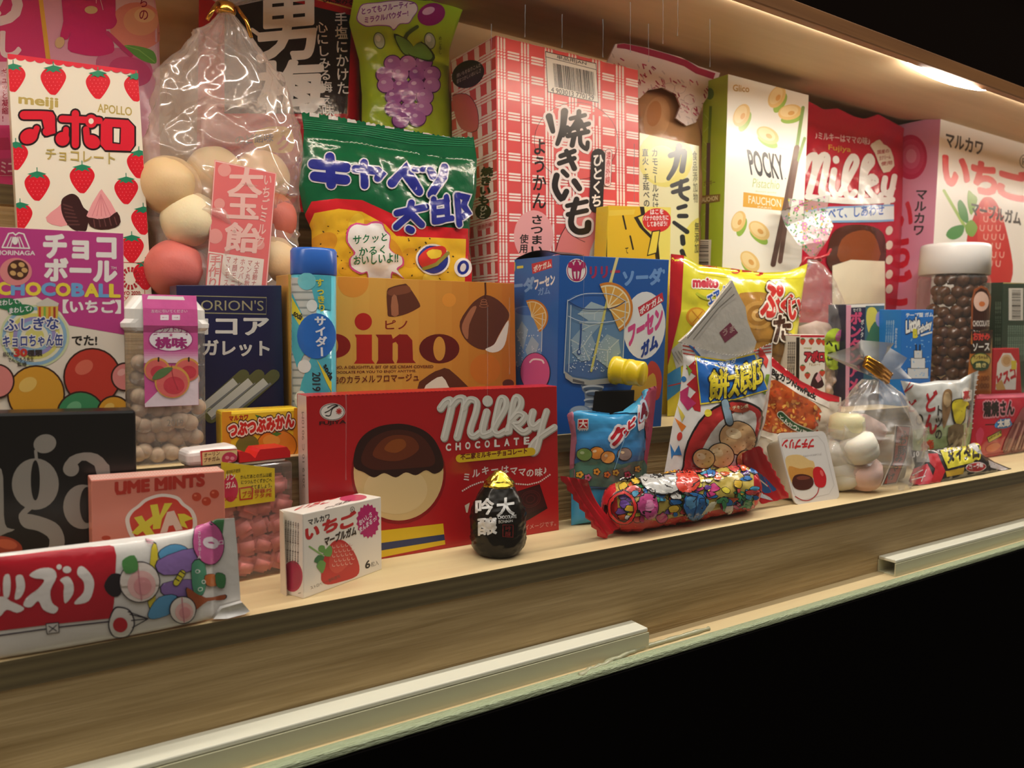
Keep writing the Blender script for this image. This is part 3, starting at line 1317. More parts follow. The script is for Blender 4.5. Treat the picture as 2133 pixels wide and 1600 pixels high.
def apollo_box():
    B = Box([(15, 111), (287.5, 147), (307.5, 468), (36, 477)], Z3, .026, Y=.3715, m=mat('#efe6d3', 'card'))
    A = Art(B.mb, 'card', tf=ZA, clip=B.front)
    # red scalloped top border
    A.poly([(45, 355), (960, 470), (960, 480), (45, 385)], '#d9203a')
    for i in range(14):
        t = i / 13
        A.ell(78 + 865 * t, 386 + 108 * t, 38, 28, '#d9203a', n=16)
    for x, y, k in ((92, 548, 88), (370, 565, 92), (680, 597, 88), (945, 615, 88), (110, 1090, 88), (965, 1148, 88), (258, 1300, 92), (570, 1250, 90),
                    (876, 1330, 86), (140, 1510, 88), (995, 1540, 88), (1010, 1920, 90), (915, 1735, 86), (150, 1900, 88)):
        strawberry(A, x, y, k)
    A.text('meiji', (133, 738), (400, 765), 80, '#b9a45c', .035)
    A.text('APOLLO', (678, 778), (915, 805), 58, '#b9a45c', .02)
    K = '#221014'
    RD = '#d81c33'
    o = 13
    for pas in (0, 1):
        c = K if pas == 0 else RD
        e = o if pas == 0 else 0
        A.line([(165, 800), (330, 803), (352, 825), (350, 890), (325, 915)], 58 + 2 * e, c, sm=3)
        A.poly([(290 - e, 815 - e), (380 + e, 820 - e), (385 + e, 925 + e), (320 - e, 945 + e)], c)
        A.ell(200, 948, 62 + e, 50 + e, c, rot=-25)
        A.line([(255, 892), (235, 950)], 40 + 2 * e, c)
        A.line([(430, 826), (690, 838)], 46 + 2 * e, c)
        A.line([(523, 790), (523, 1005)], 50 + 2 * e, c, cap=True)
        A.ell(434, 965, 48 + e, 48 + e, c)
        A.line([(458, 900), (455, 960)], 40 + 2 * e, c)
        A.ell(640, 985, 56 + e, 46 + e, c, rot=20)
        A.line([(598, 900), (605, 975)], 44 + 2 * e, c)
        A.ell(632, 842, 42 + e, 46 + e, c)
        A.poly([(700 - e, 860), (730, 825 - e), (890, 835 - e), (932 + e, 880), (932 + e, 1010), (905, 1048 + e), (730, 1042 + e), (698 - e, 1005)], c)
    A.ell(632, 842, 18, 20, '#efe6d3')
    A.poly([(780, 882), (840, 886), (836, 1002), (780, 996)], K)
    A.poly([(790, 892), (830, 895), (827, 992), (790, 987)], '#efe6d3')
    A.text('チョコレート', (318, 1108), (797, 1143), 78, '#b9a45c', .015)
    # chocolates
    A.poly([(318, 1510), (400, 1440), (470, 1390), (480, 1560), (360, 1560)], '#e79ca0', sm=2)
    A.poly([(425, 1400), (450, 1365), (500, 1345), (545, 1370), (580, 1440), (620, 1480), (610, 1560), (590, 1610), (520, 1600), (470, 1560), (430, 1480)],
           '#36191b', sm=3)
    for i in range(6):
        A.line([(440 + i * 6, 1420 + i * 28), (500 + i * 10, 1440 + i * 24)], 10, '#5a3434')
    A.poly([(600, 1500), (690, 1330), (720, 1335), (805, 1470), (760, 1510), (680, 1520)], '#eba2a5', sm=2)
    for i in range(5):
        A.line([(700, 1350), (640 + i * 32, 1500)], 6, '#d98890')
    A.poly([(610, 1510), (680, 1522), (760, 1508), (812, 1470), (838, 1540), (800, 1580), (700, 1595), (625, 1570)], '#3a1a1a', sm=2)
    for i in range(5):
        A.line([(650 + i * 36, 1525 - i * 4), (658 + i * 38, 1578 - i * 4)], 7, '#6a4040')
    # round sports emblem with its caption
    A.tf = ZB
    A.line([(850, 355), (985, 358), (998, 375), (1008, 640)], 4, '#cf2f3c')
    R0 = (905, 466)
    for i in range(14):
        a = math.tau * i / 14
        for r in (54, 72):
            A.poly([(R0[0] + (r + q) * math.cos(a + w) * .85, R0[1] + (r + q) * math.sin(a + w)) for q, w in
                    ((-8, -.12), (8, -.12), (8, .14), (-8, .14))], '#b5202f')
    A.text('TOKYO 2020', (790, 580), (973, 582), 26, '#b5202f', .02)
    for i in range(3):
        A.ring(860 + i * 34, 608, 15, 15, 4, '#cf2f3c', n=16)
    tag(B.mb.obj('candy_box'), 'tall cream carton printed with strawberries and pink chocolate cones, left of the clear sack', 'candy box')


def chocoball_box():
    B = Box([(-34, 471), (257, 486), (262, 850), (-30, 850)], Z2, .020, Y=.3190, m=mat('#eadccb', 'card'))
    A = Art(B.mb, 'card', tf=ZB, clip=B.front)
    A.poly([(-150, 90), (860, 146), (862, 858), (480, 792), (420, 700), (250, 590), (-150, 640)], '#bd3f87')
    A.text('チョコ', (308, 320), (800, 332), 155, '#f0e9e4', .055)
    A.text('ボール', (315, 478), (805, 490), 148, '#f0e9e4', .055)
    A.text('TM', (770, 402), (808, 405), 18, '#f0e9e4')
    for ch, x0, x1, c in zip('CHOCOBALL', (-12, 82, 183, 292, 392, 503, 592, 692, 765), (72, 165, 280, 380, 485, 578, 682, 752, 830), 'ybybybyby'):
        A.text(ch, (x0, 577 + x0 * .022), (x1, 577 + x1 * .022), 84, '#ecd545' if c == 'y' else '#6fa5d6', .05)
    A.text('【いちご】', (440, 705), (835, 708), 88, '#f0e9e4', .045)
    A.text('MORINAGA', (-28, 303), (243, 306), 30, '#f0e9e4', .02)
    A.line([(15, 250), (60, 155), (90, 150), (108, 165), (130, 150), (165, 158), (205, 258)], 9, '#f0e9e4')
    A.line([(15, 252), (205, 258)], 9, '#f0e9e4')
    for x in (48, 72, 140, 165):
        A.line([(x, 250), (108 + (x - 108) * .5, 180)], 7, '#f0e9e4')
    A.ell(105, 205, 20, 28, '#f0e9e4')
    A.ell(110, 420, 112, 96, '#de8a8a')
    A.ell(125, 408, 74, 70, '#4a2a20')
    for x, y in ((95, 380), (150, 372), (90, 430), (140, 440), (170, 410)):
        A.ell(x, y, 22, 17, '#cfa46a', rot=20)
    # speech leaves, can and round badge
    for i, (r, c) in enumerate(((242, '#cfd6a8'), (225, '#8fb3cf'), (200, '#e6dfc2'), (178, '#d8cf74'), (150, '#9a8fc4'), (122, '#8fb3cf'), (95, '#e6dfc2'),
                                (66, '#d8cf74'))):
        A.ell(240, 868, r, r * .9, c)
    A.ell(60, 645, 95, 42, '#2c7a4c', rot=6)
    A.ell(145, 685, 92, 38, '#2c7a4c', rot=-5)
    A.text('まわして!', (-15, 660), (135, 640), 38, '#eee', .03)
    A.text('まわして♪', (65, 712), (220, 692), 38, '#eee', .03)
    A.poly([(258, 640), (330, 605), (405, 645), (400, 745), (262, 745)], '#d7b64a')
    A.poly([(250, 640), (330, 600), (410, 640), (400, 660), (260, 660)], '#cfc9bb')
    for i in range(4):
        A.rect(268 + i * 34, 665, 284 + i * 34, 742, ('#c5482f', '#7fae4a', '#d0762f', '#a3392f')[i])
    for t, y, x0, x1, h in (('ふしぎな', 830, 35, 405, 84), ('キョロちゃん缶', 945, 20, 435, 84)):
        A.text(t, (x0, y), (x1, y - 12), h, '#3d4a8e', .03, out=('#efeae2', .075))
    A.text('でた!', (500, 930), (672, 930), 66, '#26201e', .03)
    A.text('結び方', (20, 1010), (95, 1008), 32, '#3a302c', .02)
    A.text('30', (100, 1008), (185, 1006), 50, '#c7372f', .05)
    A.text('種類', (190, 1008), (292, 1004), 44, '#3a302c', .03)
    A.text('でんじろう先生', (55, 1048), (235, 1042), 30, '#3a302c', .02)
    A.text('監修', (120, 1078), (185, 1076), 30, '#3a302c', .02)
    # glossy chocolate balls
    for x, y, r, c, d in ((640, 1150, 190, '#c23a2c', '#d96a55'), (250, 1270, 190, '#d89a2e', '#e6bd62'), (-20, 1180, 110, '#dd8580', '#e8a9a2'),
                          (870, 1150, 90, '#dd8580', '#e8a9a2'), (560, 1420, 160, '#3f8a5a', '#6fae80'), (790, 1400, 110, '#d89a2e', '#e6bd62')):
        A.ell(x, y, r + 12, r + 12, '#3a1d14')
        A.ell(x, y, r, r, c)
        A.ell(x - r * .3, y - r * .35, r * .35, r * .25, d, rot=-30)
    tag(B.mb.obj('candy_box'), 'magenta and cream chocolate ball carton with many coloured letters, above the black bar', 'candy box')


def mint_bottle():
    px = [(258, 672), (442, 672), (430, 948), (268, 962)]
    p0 = onz(268, 962, Z2)
    pl = Plane((0, .3165, Z2))
    a, b = pl.hit(262, 900), pl.hit(436, 900)
    x0, x1 = a.x, b.x
    cx, hw = (x0 + x1) / 2, (x1 - x0) / 2
    y0, dp = .3160, .022
    zt, zc = pl.hit(350, 690).z, pl.hit(350, 617).z
    t = thing('mint_bottle', 'shrink-wrapped clear bottle of round peach mints with a white lid and pink label', 'candy bottle',
              (cx, y0 + dp / 2, Z2))
    clear_mat('shrink_film', (.97, .95, .93), haze=.10, gloss=.07, rough=.12, bump=.9, bscale=260)
    M = Matrix.Translation((cx, y0 + dp / 2, 0))

    def rr(w, d, z, r=.005):
        return [(cx + sx * (w - r) + r * math.cos(q), y0 + dp / 2 + sy * (d - r) + r * math.sin(q), z)
                for sx, sy, q0 in ((1, 1, 0), (-1, 1, 90), (-1, -1, 180), (1, -1, 270)) for q in [math.radians(q0 + 18 * k) for k in range(6)]]

    def skin(mb, secs, m, caps=True):
        n = len(secs[0])
        V = [p for s in secs for p in s]
        F = [[j * n + i, j * n + (i + 1) % n, (j + 1) * n + (i + 1) % n, (j + 1) * n + i] for j in range(len(secs) - 1) for i in range(n)]
        if caps:
            F += [list(range(n))[::-1], [(len(secs) - 1) * n + i for i in range(n)]]
        mb.add(V, F, m, False)
    mb = MB()
    d = dp / 2
    skin(mb, [rr(hw * .93, d, Z2 + .0004), rr(hw * .96, d, Z2 + .003), rr(hw * .98, d, zt)], 'shrink_film')
    mb.obj('bottle_body', t)
    mb = MB()
    mat('#ece8e2', 'plastic')
    h = zc - zt
    skin(mb, [rr(hw * 1.0, d * .98, zt + .0001), rr(hw * 1.08, d * 1.0, zt + h * .10), rr(hw * 1.09, d * 1.0, zt + h * .22), rr(hw * .99, d, zt + h * .34),
              rr(hw * .98, d, zt + h * .62), rr(hw * .72, d * .9, zc)], '#ece8e2_plastic')
    mb.obj('lid', t)
    # label running over the lid and down the front
    mb = MB()
    ang = [pl.hit(q, 700).x for q in (298, 411)]
    la, lb = ang
    zl = pl.hit(350, 846).z
    yf = y0 - .00035
    mat('#cf5a9a', 'film')
    prof = [(yf, zl), (yf, zt - .0005), (yf - .0005, zt + h * .16), (yf + .0002, zt + h * .64), (y0 + d * .12, zc + .0005), (y0 + dp - d * .12, zc + .0005)]
    V = [(la, y, z) for y, z in prof] + [(lb, y, z) for y, z in prof]
    n = len(prof)
    mb.add(V, [[i, n + i, n + i + 1, i + 1] for i in range(n - 1)], '#cf5a9a_film')
    A = Art(mb, 'film', tf=ZB)
    A.poly([(985, 980), (1400, 980), (1400, 1360), (985, 1360)], '#e6d5de')
    for i in range(5):
        A.rect(985, 960 + i * 16, 1400, 990 + i * 16, ('#d06aa4', '#d682b1', '#dc99bd', '#e0b0c8', '#e4c4d3')[i])
    A.text('左右に引いてください', (1050, 705), (1300, 705), 22, '#eed5e2', .01)
    A.text('⬅', (1115, 755), (1170, 755), 34, '#f2e4ec', .03)
    A.text('➡', (1195, 755), (1248, 755), 34, '#f2e4ec', .03)
    A.ell(1185, 890, 155, 86, '#b03f86')
    A.ell(1185, 890, 148, 79, '#efe7ec')
    A.text('ミンツトリオ', (1065, 862), (1310, 862), 36, '#a43478', .02, warp=lambda x, y: (x, y - 26 + ((x - 1187) / 120) ** 2 * 30))
    A.text('★', (1172, 872), (1202, 872), 28, '#c8568f')
    A.text('桃味', (1082, 950), (1295, 950), 72, '#a43478', .05)
    for x, y, r in ((1090, 1100, 90), (1300, 1100, 90), (1195, 1185, 122)):
        A.ell(x, y, r, r * .92, '#d9a050')
        A.ell(x, y + 6, r * .9, r * .82, '#db6a66')
        A.ell(x + r * .1, y + r * .2, r * .6, r * .5, '#c8414e')
    A.line([(1190, 1070), (1200, 1150), (1235, 1240)], 6, '#b03a45', sm=4)
    A.poly([(1055, 1165), (1090, 1110), (1150, 1085), (1200, 1090), (1150, 1140), (1100, 1165)], '#5d7a4c', sm=3)
    for x in (1100, 1310):
        A.line([(x, 1018), (x, 1040)], 12, '#3c2b22')
    mb.obj('label', t)
    # date stamp
    mb = MB()
    mb2 = MB()
    mb2.add([pl.hit(300, 860) - Vector((0, .0007, 0)), pl.hit(420, 860) - Vector((0, .0007, 0)), pl.hit(420, 920) - Vector((0, .0007, 0)),
             pl.hit(300, 920) - Vector((0, .0007, 0))], [[0, 1, 2, 3]], '#cf5a9a_film')
    A = Art(mb, 'matte', bvh=mb2.bvh())
    A.text('2019', (348, 888), (382, 888), 14, '#8f8478', .01)
    mb.obj('date_stamp', t)
    # the mints
    mat('#cfb59a', 'candy')
    rnd = random.Random(2)
    r = .0031
    first = None
    k = 0
    for row in range(7):
        for col in range(7):
            for lay in range(2):
                x = cx - hw * .93 + .004 + col * (2 * hw * .93 - .008) / 6 + (r * .5 if row % 2 else -r * .3) * .5
                y = y0 + .0044 + lay * .0090 + (.0015 if row % 2 else 0)
                z = Z2 + .0042 + row * .0056
                if row >= 5 and (col in (2, 3, 4) or lay == 1):
                    continue
                if first is None:
                    mb = MB()
                    sphere(mb, (0, 0, 0), r, '#cfb59a_candy', 16, 10)
                    first = tag(mb.obj('mint_ball', origin=(0, 0, 0)), 'small round pale brown mint inside the shrink-wrapped bottle', 'mint', 'mints in the bottle')
                    o = first
                    o.location = (x, y, z)
                else:
                    dup(first, (x + rnd.uniform(-.0012, .0012), y + rnd.uniform(-.0006, .0006), z + rnd.uniform(-.0014, .0016)))
                k += 1


def orion_box():
    B = Box([(367, 594), (586.5, 594.5), (592, 845), (374, 845)], Z2, .0145, Y=.3425, m=mat('#1f2047', 'card'))
    A = Art(B.mb, 'card', tf=ZB, clip=B.front)
    A.line([(1352, 588), (1850, 600), (1848, 715), (1352, 705), (1352, 588)], 6, '#8f8a6c', cap=False)
    A.text("ORION'S", (1395, 688), (1830, 692), 72, '#9d9775', .0)
    A.text('ココア', (1300, 855), (1860, 858), 112, '#dcd8d2', .035)
    A.text('シガレット', (1290, 1000), (1868, 1005), 105, '#dcd8d2', .035)
    for i in range(3):
        x = 1690 + i * 105
        A.line([(x - 330, 1400 + 30), (x, 1140)], 84, '#66663f')
        A.line([(x - 340, 1420), (x - 55, 1180)], 56, '#d5d4cd', cap=False)
        A.line([(x - 330, 1445), (x - 20, 1195)], 16, '#85868a', cap=False)
        A.ring(x - 235, 1395 + i * 4, 22, 26, 7, '#b0b284', n=16)
    tag(B.mb.obj('candy_box'), 'navy blue candy stick carton with pale katakana, behind the mint bottle', 'candy box')


def soda_tube():
    pl = Plane((0, .335, Z2))
    a, b = pl.hit(598, 650), pl.hit(687, 650)
    cx, r = (a.x + b.x) / 2, (b.x - a.x) / 2 * .985
    cy = .3285
    zt, zc = pl.hit(642, 573).z, pl.hit(642, 519).z
    t = thing('soda_candy_tube', 'slim tube of white soda tablets with a blue cap, standing before the orange carton', 'candy tube', (cx, cy, Z2))
    M = Matrix.Translation((cx, cy, 0))
    # stack of tablets
    mat('#dfe3df', 'matte')
    mb = MB()
    n = 17
    hh = (zt - Z2 - .002) / n
    prof = []
    for i in range(n):
        z = Z2 + .001 + i * hh
        prof += [(r * .86, z), (r * .96, z + hh * .15), (r * .96, z + hh * .8), (r * .86, z + hh * .97)]
    lathe(mb, prof, '#dfe3df_matte', M, 32)
    mb.obj('tablet_stack', t)['kind'] = 'stuff'
    mb = MB()
    lathe(mb, [(r * .98, Z2 + .0004), (r, Z2 + .001), (r, zt)], mat('#55b3c4', 'film'), M, 40)
    A = Art(mb, 'film', L=6, tf=ZE, smooth=True)
    W_, T_, B_ = '#dfe6e4', '#4fb2c4', '#2a6cc4'
    # clear windows showing pale ridged tablets
    for y0, y1 in ((395, 1290),):
        for k in range(17):
            y = y0 + k * 54
            A.rect(160, y, 330, y + 40, '#c3cbc8')
            A.rect(160, y + 40, 330, y + 54, '#8f9a99')
    A.poly([(200, 380), (430, 380), (430, 620), (330, 600), (300, 480), (230, 420)], T_)
    A.poly([(165, 500), (230, 640), (260, 900), (200, 1020), (165, 900)], T_)
    A.poly([(300, 930), (430, 960), (430, 1330), (190, 1330), (230, 1120)], T_)
    A.ell(265, 420, 62, 60, '#6fc3d0')
    A.ell(300, 590, 36, 42, W_)
    A.ell(250, 1010, 44, 46, W_)
    A.ell(225, 1240, 40, 60, W_)
    A.poly([(165, 530), (250, 690), (215, 725), (165, 640)], '#dcd23e')
    A.text('soda', (170, 655), (225, 690), 34, '#262322', .03, tl=(192, 620))
    A.poly([(330, 960), (430, 1120), (430, 1190), (395, 1120)], '#dcd23e')
    A.text('soda', (375, 1010), (420, 1110), 34, '#262322', .03, tl=(398, 985))
    A.ell(330, 800, 128, 158, B_)
    A.vtext('すっきり', (350, 400), (368, 632), 58, '#d9cf3c', .03)
    A.vtext('サイダー', (352, 660), (366, 945), 78, '#dfe9f0', .04)
    A.text('2019', (302, 1052), (302, 1180), 48, '#2a2b30', .01, tl=(356, 1052))
    A.rect(118, 400, 160, 990, '#e4e2da')
    for k in range(2):
        A.vtext('●名称●清涼菓子●原材料名ぶどう糖デキストリン酸味料●', (131 + k * 18, 410), (131 + k * 18, 980), 15, '#2a2826', .03)
    A.rect(118, 1030, 168, 1330, '#e4e2da')
    A.barcode((124, 1040), (124, 1330), (34, 0), seed=5, n=26)
    mb.obj('wrapper', t)
    mb = MB()
    lathe(mb, [(r * 1.0, zt - .0006), (r * 1.03, zt), (r * 1.03, zc - .0015), (r * .96, zc - .0004), (r * .5, zc)], mat('#2a63bd', 'plastic'), M, 40)
    mb.obj('cap', t)


def pino_box():
    B = Box([(600, 571.5), (1071, 590.5), (1074.5, 800), (606, 800)], Z2, .018, Y=.3415, m=mat('#d6a047', 'card'))
    A = Art(B.mb, 'card', tf=ZE, clip=B.front)
    # printed amber shading of the carton
    for i in range(14):
        t = i / 13
        c = tuple(int(a + (b - a) * t ** 1.6) for a, b in zip((222, 176, 84), (190, 112, 36)))
        A.rect(120 + i * 115, 340, 245 + i * 115, 1300, '#%02x%02x%02x' % c)
    for x, y, r, c in ((585, 425, 108, '#d98f36'), (1250, 550, 48, '#dc9238'), (1500, 1030, 105, '#cc7428'), (420, 900, 60, '#cf9a3e')):
        A.ell(x, y, r, r, c)
    BR, BD, BL = '#5d3122', '#3f2018', '#a2684a'
    A.poly([(818, 490), (850, 460), (930, 440), (965, 450), (1046, 575), (1030, 610), (930, 655), (835, 665), (822, 620)], BR, sm=3)
    A.poly([(820, 500), (860, 465), (960, 450), (985, 490), (930, 510), (850, 520)], '#7a4630', sm=3)
    A.poly([(852, 530), (885, 522), (900, 650), (850, 655)], BL, sm=2)
    A.poly([(1325, 700), (1395, 590), (1450, 540), (1510, 515), (1590, 550), (1655, 620), (1665, 670), (1630, 730), (1590, 800), (1550, 880), (1480, 895),
            (1400, 860), (1340, 790)], BR, sm=3)
    A.poly([(1340, 720), (1400, 610), (1440, 600), (1390, 720), (1380, 820), (1350, 790)], BL, sm=3)
    A.poly([(1500, 892), (1560, 860), (1600, 790), (1662, 690), (1645, 830), (1610, 895), (1550, 915)], '#e9e0d2', sm=3)
    A.line([(1500, 425), (1503, 500), (1495, 560)], 12, '#4b261b')
    for i in range(3):
        A.ring(1490, 555 + i * 18, 18 + i * 6, 10, 4, BL, n=14)
    A.poly([(1030, 1165), (1110, 1070), (1190, 1032), (1250, 1030), (1380, 1150), (1400, 1180)], BR, sm=2)
    A.poly([(1075, 1170), (1130, 1110), (1200, 1080), (1240, 1140), (1240, 1175)], '#e6dccb', sm=2)
    A.ell(1660, 1130, 40, 30, BR)
    RD, MR, DM = '#b3241f', '#8c1d1a', '#611b17'
    # p i n o
    A.ell(655, 700, 60, 60, RD)
    A.poly([(595, 790), (715, 790), (715, 965), (735, 992), (590, 992), (608, 965), (608, 815)], RD)
    A.rect(360, 790, 470, 1200, MR)
    A.ell(455, 868, 112, 84, MR)
    A.ell(440, 868, 40, 62, '#d2993f')
    A.poly([(740, 790), (850, 790), (860, 820), (905, 788), (960, 790), (995, 830), (1000, 965), (1020, 988), (885, 988), (895, 960), (895, 860), (880, 840),
            (858, 850), (858, 965), (872, 990), (745, 992), (758, 965), (758, 815)], MR)
    A.ell(1182, 888, 140, 102, DM)
    A.ell(1182, 888, 42, 84, '#cf9440')
    A.text('ピノ', (808, 752), (960, 752), 62, '#8a2a1c', .015)
    A.text('CHOCOLATE ICE', (300, 540), (435, 545), 24, '#a2281e', .02)
    A.text('HI-PINO, A DELIGHTFUL BIT OF ICE CREAM COVERED', (395, 1030), (1140, 1024), 22, '#6a2a1c', .02)
    A.text('IN CHOCOLATE FOR YOU TO ENJOY ANYTIME.', (385, 1068), (1022, 1056), 22, '#6a2a1c', .02)
    A.text('琥珀のカラメルフロマージュ', (385, 1135), (1038, 1112), 54, '#6a2018', .012)
    tag(B.mb.obj('ice_cream_box'), 'amber ice cream bite carton with brown chocolate pieces, behind the wide red carton', 'ice cream box')


for fn in (peach_bag, plum_bag, grape_bag, apollo_box, chocoball_box, mint_bottle, orion_box, soda_tube, pino_box):
    fn()
# ------------------------------------------------------------------ middle of the display
def candy_sack():
    """clear sack of big round candies, gathered at the top with a gold tie"""
    cy = .3805
    pl = Plane((0, cy, Z3))
    foot = pl.hit(450, 640)
    t = thing('candy_sack', 'clear gathered plastic sack of big round candies with gold tie and pink paper label', 'candy sack', (foot.x, cy, Z3))
    clear_mat('sack_film', (.985, .96, .93), haze=.20, gloss=.07, rough=.10, hazecol=(1, .86, .78), bump=.12, bscale=40)
    # silhouette half-widths traced down the sack
    prof = [(470, 4, 24), (450, 30, 62), (400, 70, 110), (360, 110, 150), (325, 175, 215), (310, 255, 300), (300, 330, 400), (302, 430, 470), (318, 540, 560),
            (335, 590, 620)]
    edgeL = [(462, 14), (448, 40), (405, 92), (360, 135), (325, 205), (305, 285), (300, 380), (306, 460), (318, 560), (330, 640), (345, 672)]
    edgeR = [(478, 14), (500, 45), (545, 92), (590, 150), (618, 215), (629, 290), (627, 380), (616, 450), (608, 560), (596, 640), (580, 672)]
    nu, nv = 150, 150
    L_, R_ = resample(edgeL, nv), resample(edgeR, nv)
    V, F = [], []
    for j in range(nv):
        a = pl.hit(L_[j].x, L_[j].y)
        b = pl.hit(R_[j].x, R_[j].y)
        c = (a + b) / 2
        w = (b - a).length / 2
        tt = j / (nv - 1)
        dep = min(w, .0085 + .0105 * min(1, tt * 1.6))
        for i in range(nu):
            q = math.tau * i / nu
            x, y = math.cos(q), math.sin(q)
            p = c + Vector((x * w, y * dep, 0))
            n = Vector((x, y, 0))
            s = p * 42
            # gathered pleats near the tie, sharp creases lower down
            pl_ = math.sin(q * 13 + 2 * noise.noise(Vector((q, tt * 3, 0)))) * .0016 * max(0, 1 - tt * 2.2)
            cr = (abs(noise.noise(s + Vector((3, 1, 5)))) - .25) * .0075 * min(1, 3 * tt * (1.02 - tt) + .15) + abs(noise.noise(s * 2.3)) * .0012 \
                + (1 - min(1, abs(noise.noise(s * .8 + Vector((9, 4, 1)))) * 2.2)) ** 7 * .0026 + (1 - min(1, abs(noise.noise(s * 1.5 + Vector((2, 8, 3)))) * 2.2)) ** 8 * .0014
            p = p + n * (pl_ * min(1, tt * 8) + cr * min(1, w / .01) - .001)
            if p.z < Z3 + .0006:
                p.z = Z3 + .0006
            V.append(p)
    for j in range(nv - 1):
        for i in range(nu):
            a, b = j * nu + i, j * nu + (i + 1) % nu
            F.append([a, b, b + nu, a + nu])
    mb = MB()
    mb.add(V, F, 'sack_film', True)
    mb.obj('sack_film', t)
    # bright crease lines pressed in the film
    # tie
    mb = MB()
    mat('#d9a94a', 'gold')
    top = pl.hit(470, 14)
    lathe(mb, [(.0040, -.0024), (.0046, -.0012), (.0044, 0), (.0047, .0012), (.0040, .0024)], '#d9a94a_gold', Matrix.Translation(top - Vector((0, 0, .001))), 20)
    tube(mb, [top + Vector((.004, -.003, 0)), top + Vector((.008, -.005, -.006)), top + Vector((.010, -.005, -.013))], .0009, '#d9a94a_gold', 8)
    tube(mb, [top + Vector((-.004, -.003, 0)), top + Vector((-.007, -.005, -.005)), top + Vector((-.009, -.004, -.009))], .0009, '#d9a94a_gold', 8)
    mb.obj('gold_tie', t)
    # fanned film above the tie
    mb = MB()
    V = []
    n = 26
    for k in range(3):
        for i in range(n):
            q = math.tau * i / n
            rr_ = .003 + k * .0055 + .0018 * math.sin(q * 7) * k
            V.append(top + Vector((math.cos(q) * rr_ * 1.25, math.sin(q) * rr_ * .7, .001 + k * .0042)))
    mb.add(V, [[k * n + i, k * n + (i + 1) % n, (k + 1) * n + (i + 1) % n, (k + 1) * n + i] for k in range(2) for i in range(n)], 'sack_film', True)
    mb.obj('film_top', t)
    # paper label inside the front of the sack
    lab = plane_at(500, 480, cy - .0205, -4)
    q = [(447, 333), (576, 361), (556, 600), (428, 600)]
    P = [lab.hit(*k) for k in q]
    mb = MB()
    bk = lab.n * -.0003
    hexa(mb, P + [p + bk for p in P], mat('#dd6f70', 'paper'), 0)
    A = Art(mb, 'paper', tf=ZD, clip=q)
    w = '#e9bdb4'
    A.lines([[(162, 1118), (585, 1205)], [(584, 1205), (515, 2000)], [(160, 1118), (95, 2000)]], 9, w)
    for x, y, r in ((225, 1180, 46), (190, 1415, 38), (160, 1640, 52), (470, 1700, 34), (180, 1860, 42)):
        A.ell(x, y, r, r, '#e39a94')
    A.text('大', (250, 1345), (480, 1350), 185, w, .03, tl=(268, 1160))
    A.text('玉', (245, 1510), (455, 1520), 150, w, .03, tl=(250, 1345))
    A.text('飴', (220, 1740), (455, 1755), 205, w, .03, tl=(240, 1545))
    A.vtext('いちごミルク', (530, 1205), (470, 1720), 62, w, .02)
    A.poly([(108, 1745), (500, 1800), (480, 2010), (90, 2000)], '#eadbd0')
    A.line([(118, 1760), (210, 1772), (185, 2005), (95, 1995), (118, 1760)], 8, '#dd6f70')
    A.vtext('手作り', (166, 1772), (138, 2000), 78, '#dd8a86', .02)
    for k, s_ in enumerate(('マンモス', 'オ顔モニ', 'ホウバレ', 'マン丸飴', '大玉飴ナ')):
        A.vtext(s_, (255 + k * 50, 1775 + k * 9), (232 + k * 48, 1990), 36, '#c9807c', .01)
    mb.obj('paper_label', t)
    # the candies
    r = .0131
    P0 = [(354, 388, -1), (448, 366, 1), (400, 462, -2), (366, 562, -2), (545, 372, 1), (470, 450, 2), (560, 455, 0), (455, 545, 1), (560, 545, -1), (400, 640, 0), (485, 640, -1),
          (570, 625, 1)]
    cols = ['#e2c394', '#e6cfa4', '#ecdcb4', '#cf6f66', '#e3c39a', '#e0b48c', '#cf7466', '#e6cfa8', '#e2c8a0', '#d0706a', '#e4c79c', '#d8897a']
    for (x, y, o), c in zip(P0, cols):
        mb = MB()
        d = cy + o * .003 - .002
        p = ony(x, y, d)
        if p.z < Z3 + r + .001:
            p.z = Z3 + r + .001
        sphere(mb, p, r, mat(c, 'candy'), 40, 28, lump=.03, seed=x)
        pale = c[1] == 'e'
        tag(mb.obj('round_candy', origin=p), 'big round cream coloured sugared candy in the clear sack' if pale else 'big round reddish sugared candy in the clear sack',
            'candy', 'cream candies in the sack' if pale else 'reddish candies in the sack')


